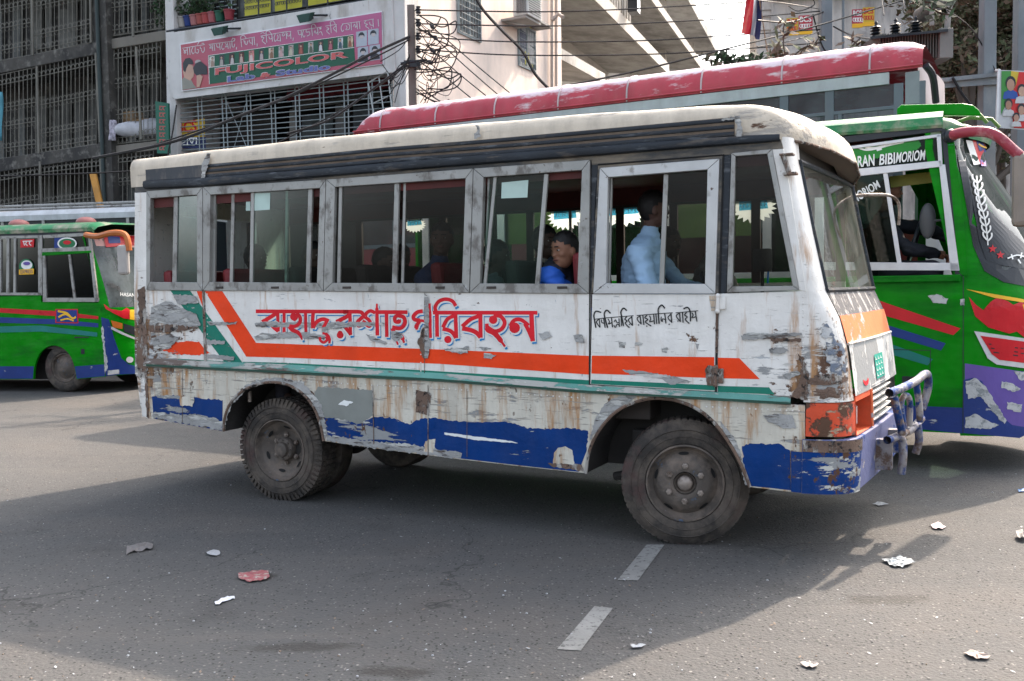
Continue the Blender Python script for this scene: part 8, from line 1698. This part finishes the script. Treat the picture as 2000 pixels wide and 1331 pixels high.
litter('crushed_packet', 0, [(465, 1122), (498, 1115), (524, 1117), (527, 1128), (520, 1134), (482, 1137), (466, 1130)], wear('pink_packet', (.28, .085, .09), [((.34, .30, .26), 30, .55, .03, None, 0, 2)], (), rough=.6), 'flattened pink printed packet lying on the road at the lower left', 'litter', .02, 2)
litter('torn_card', 0, [(248, 1068), (282, 1062), (299, 1064), (298, 1073), (262, 1078), (246, 1085)], gp, 'crumpled grey card on the road left of the pink packet', 'litter', .03, 3)
litter('crushed_cup', 0, oval(417, 1081, 13.5, 5.5, 12), wp, 'crushed white plastic cup lid on the road above the pink packet', 'litter', .02, 4)
litter('paper_strip', 0, [(419, 1176), (438, 1168), (458, 1165), (459, 1169), (440, 1176), (421, 1182)], plain('bright_paper', (.62, .63, .68), .7), 'white paper strip on the road below the pink packet', 'litter', .015, 5)
litter('newspaper_scrap', 0, [(1722, 1096), (1760, 1088), (1788, 1101), (1768, 1108), (1742, 1107)], wear('newsprint', (.48, .50, .50), [((.12, .14, .15), 22, .52, .03, (1, 1, .5), 0, 3)], (), rough=.8), 'printed newspaper scrap at the edge of the shadow on the right', 'litter', .04, 6)
litter('paper_scrap', 0, [(1818, 1026), (1832, 1021), (1848, 1030), (1840, 1035), (1822, 1033)], plain('pinkish_paper', (.58, .48, .48), .7), 'small white and pink paper scrap on the sunlit road at the right', 'litter', .03, 7)
litter('paper_scrap', 0, [(1704, 985), (1720, 981), (1736, 985), (1722, 989)], wp, 'white paper scrap on the road under the minibus bull bar', 'litter', .02, 8)
litter('paper_scrap', 0, [(1563, 1296), (1580, 1292), (1599, 1300), (1592, 1306), (1570, 1302)], plain('beige_paper', (.42, .37, .33), .7), 'beige paper scrap lying in the sunlight at the bottom right', 'litter', .03, 9)
litter('plastic_scrap', 0, [(1231, 1263), (1248, 1260), (1262, 1260), (1252, 1266), (1236, 1267)], wp, 'white plastic scrap on the shaded road right of the lane marking', 'litter', .02, 10)
litter('leaf_scrap', 0, [(1882, 1276), (1900, 1270), (1935, 1284), (1928, 1290), (1895, 1286)], plain('dry_leaf', (.36, .30, .26), .7), 'pale dry leaf on the sunlit road in the lower right corner', 'litter', .03, 11)
litter('stone', 1, [(1984, 1048), (1996, 1044), (2010, 1050), (2004, 1058), (1988, 1056)], plain('stone_tone', (.36, .33, .30), .8), 'small pale stone on the sunlit road at the right picture edge', 'stone', .14, 12)
litter('blue_wrapper', 0, [(1988, 957), (2004, 955), (2006, 961), (1990, 962)], plain('wrapper_blue', (.05, .15, .35), .5), 'small blue wrapper in the shade at the right picture edge', 'litter', .02, 13)
r = random.Random(5); mb = MB(); mb.cur = 0
for i in range(900):
    px, py = r.uniform(-40, 2040), 880+450*r.random()**.7; 
    c = gnd(px, py, .002); s = r.choice((.003, .004, .005, .006, .009)); mb.cur = r.choice((0, 0, 1, 2))
    if r.random() < .5: mb.ball(tuple(c), s*.8, 5, 4, (1, 1, .6))
    else: a = r.uniform(0, 3); u_ = Vector((math.cos(a), math.sin(a), .2))*s*1.4; v_ = Vector((-math.sin(a), math.cos(a), 0))*s*.7; c.z += .004; mb.poly([c-u_, c+v_, c+u_, c-v_])
tag(mb.build('grit', [gp, wp, plain('grit_tan', (.17, .13, .10), .8)], None), 'loose grit and tiny scraps scattered over the asphalt', 'grit', kind='stuff')
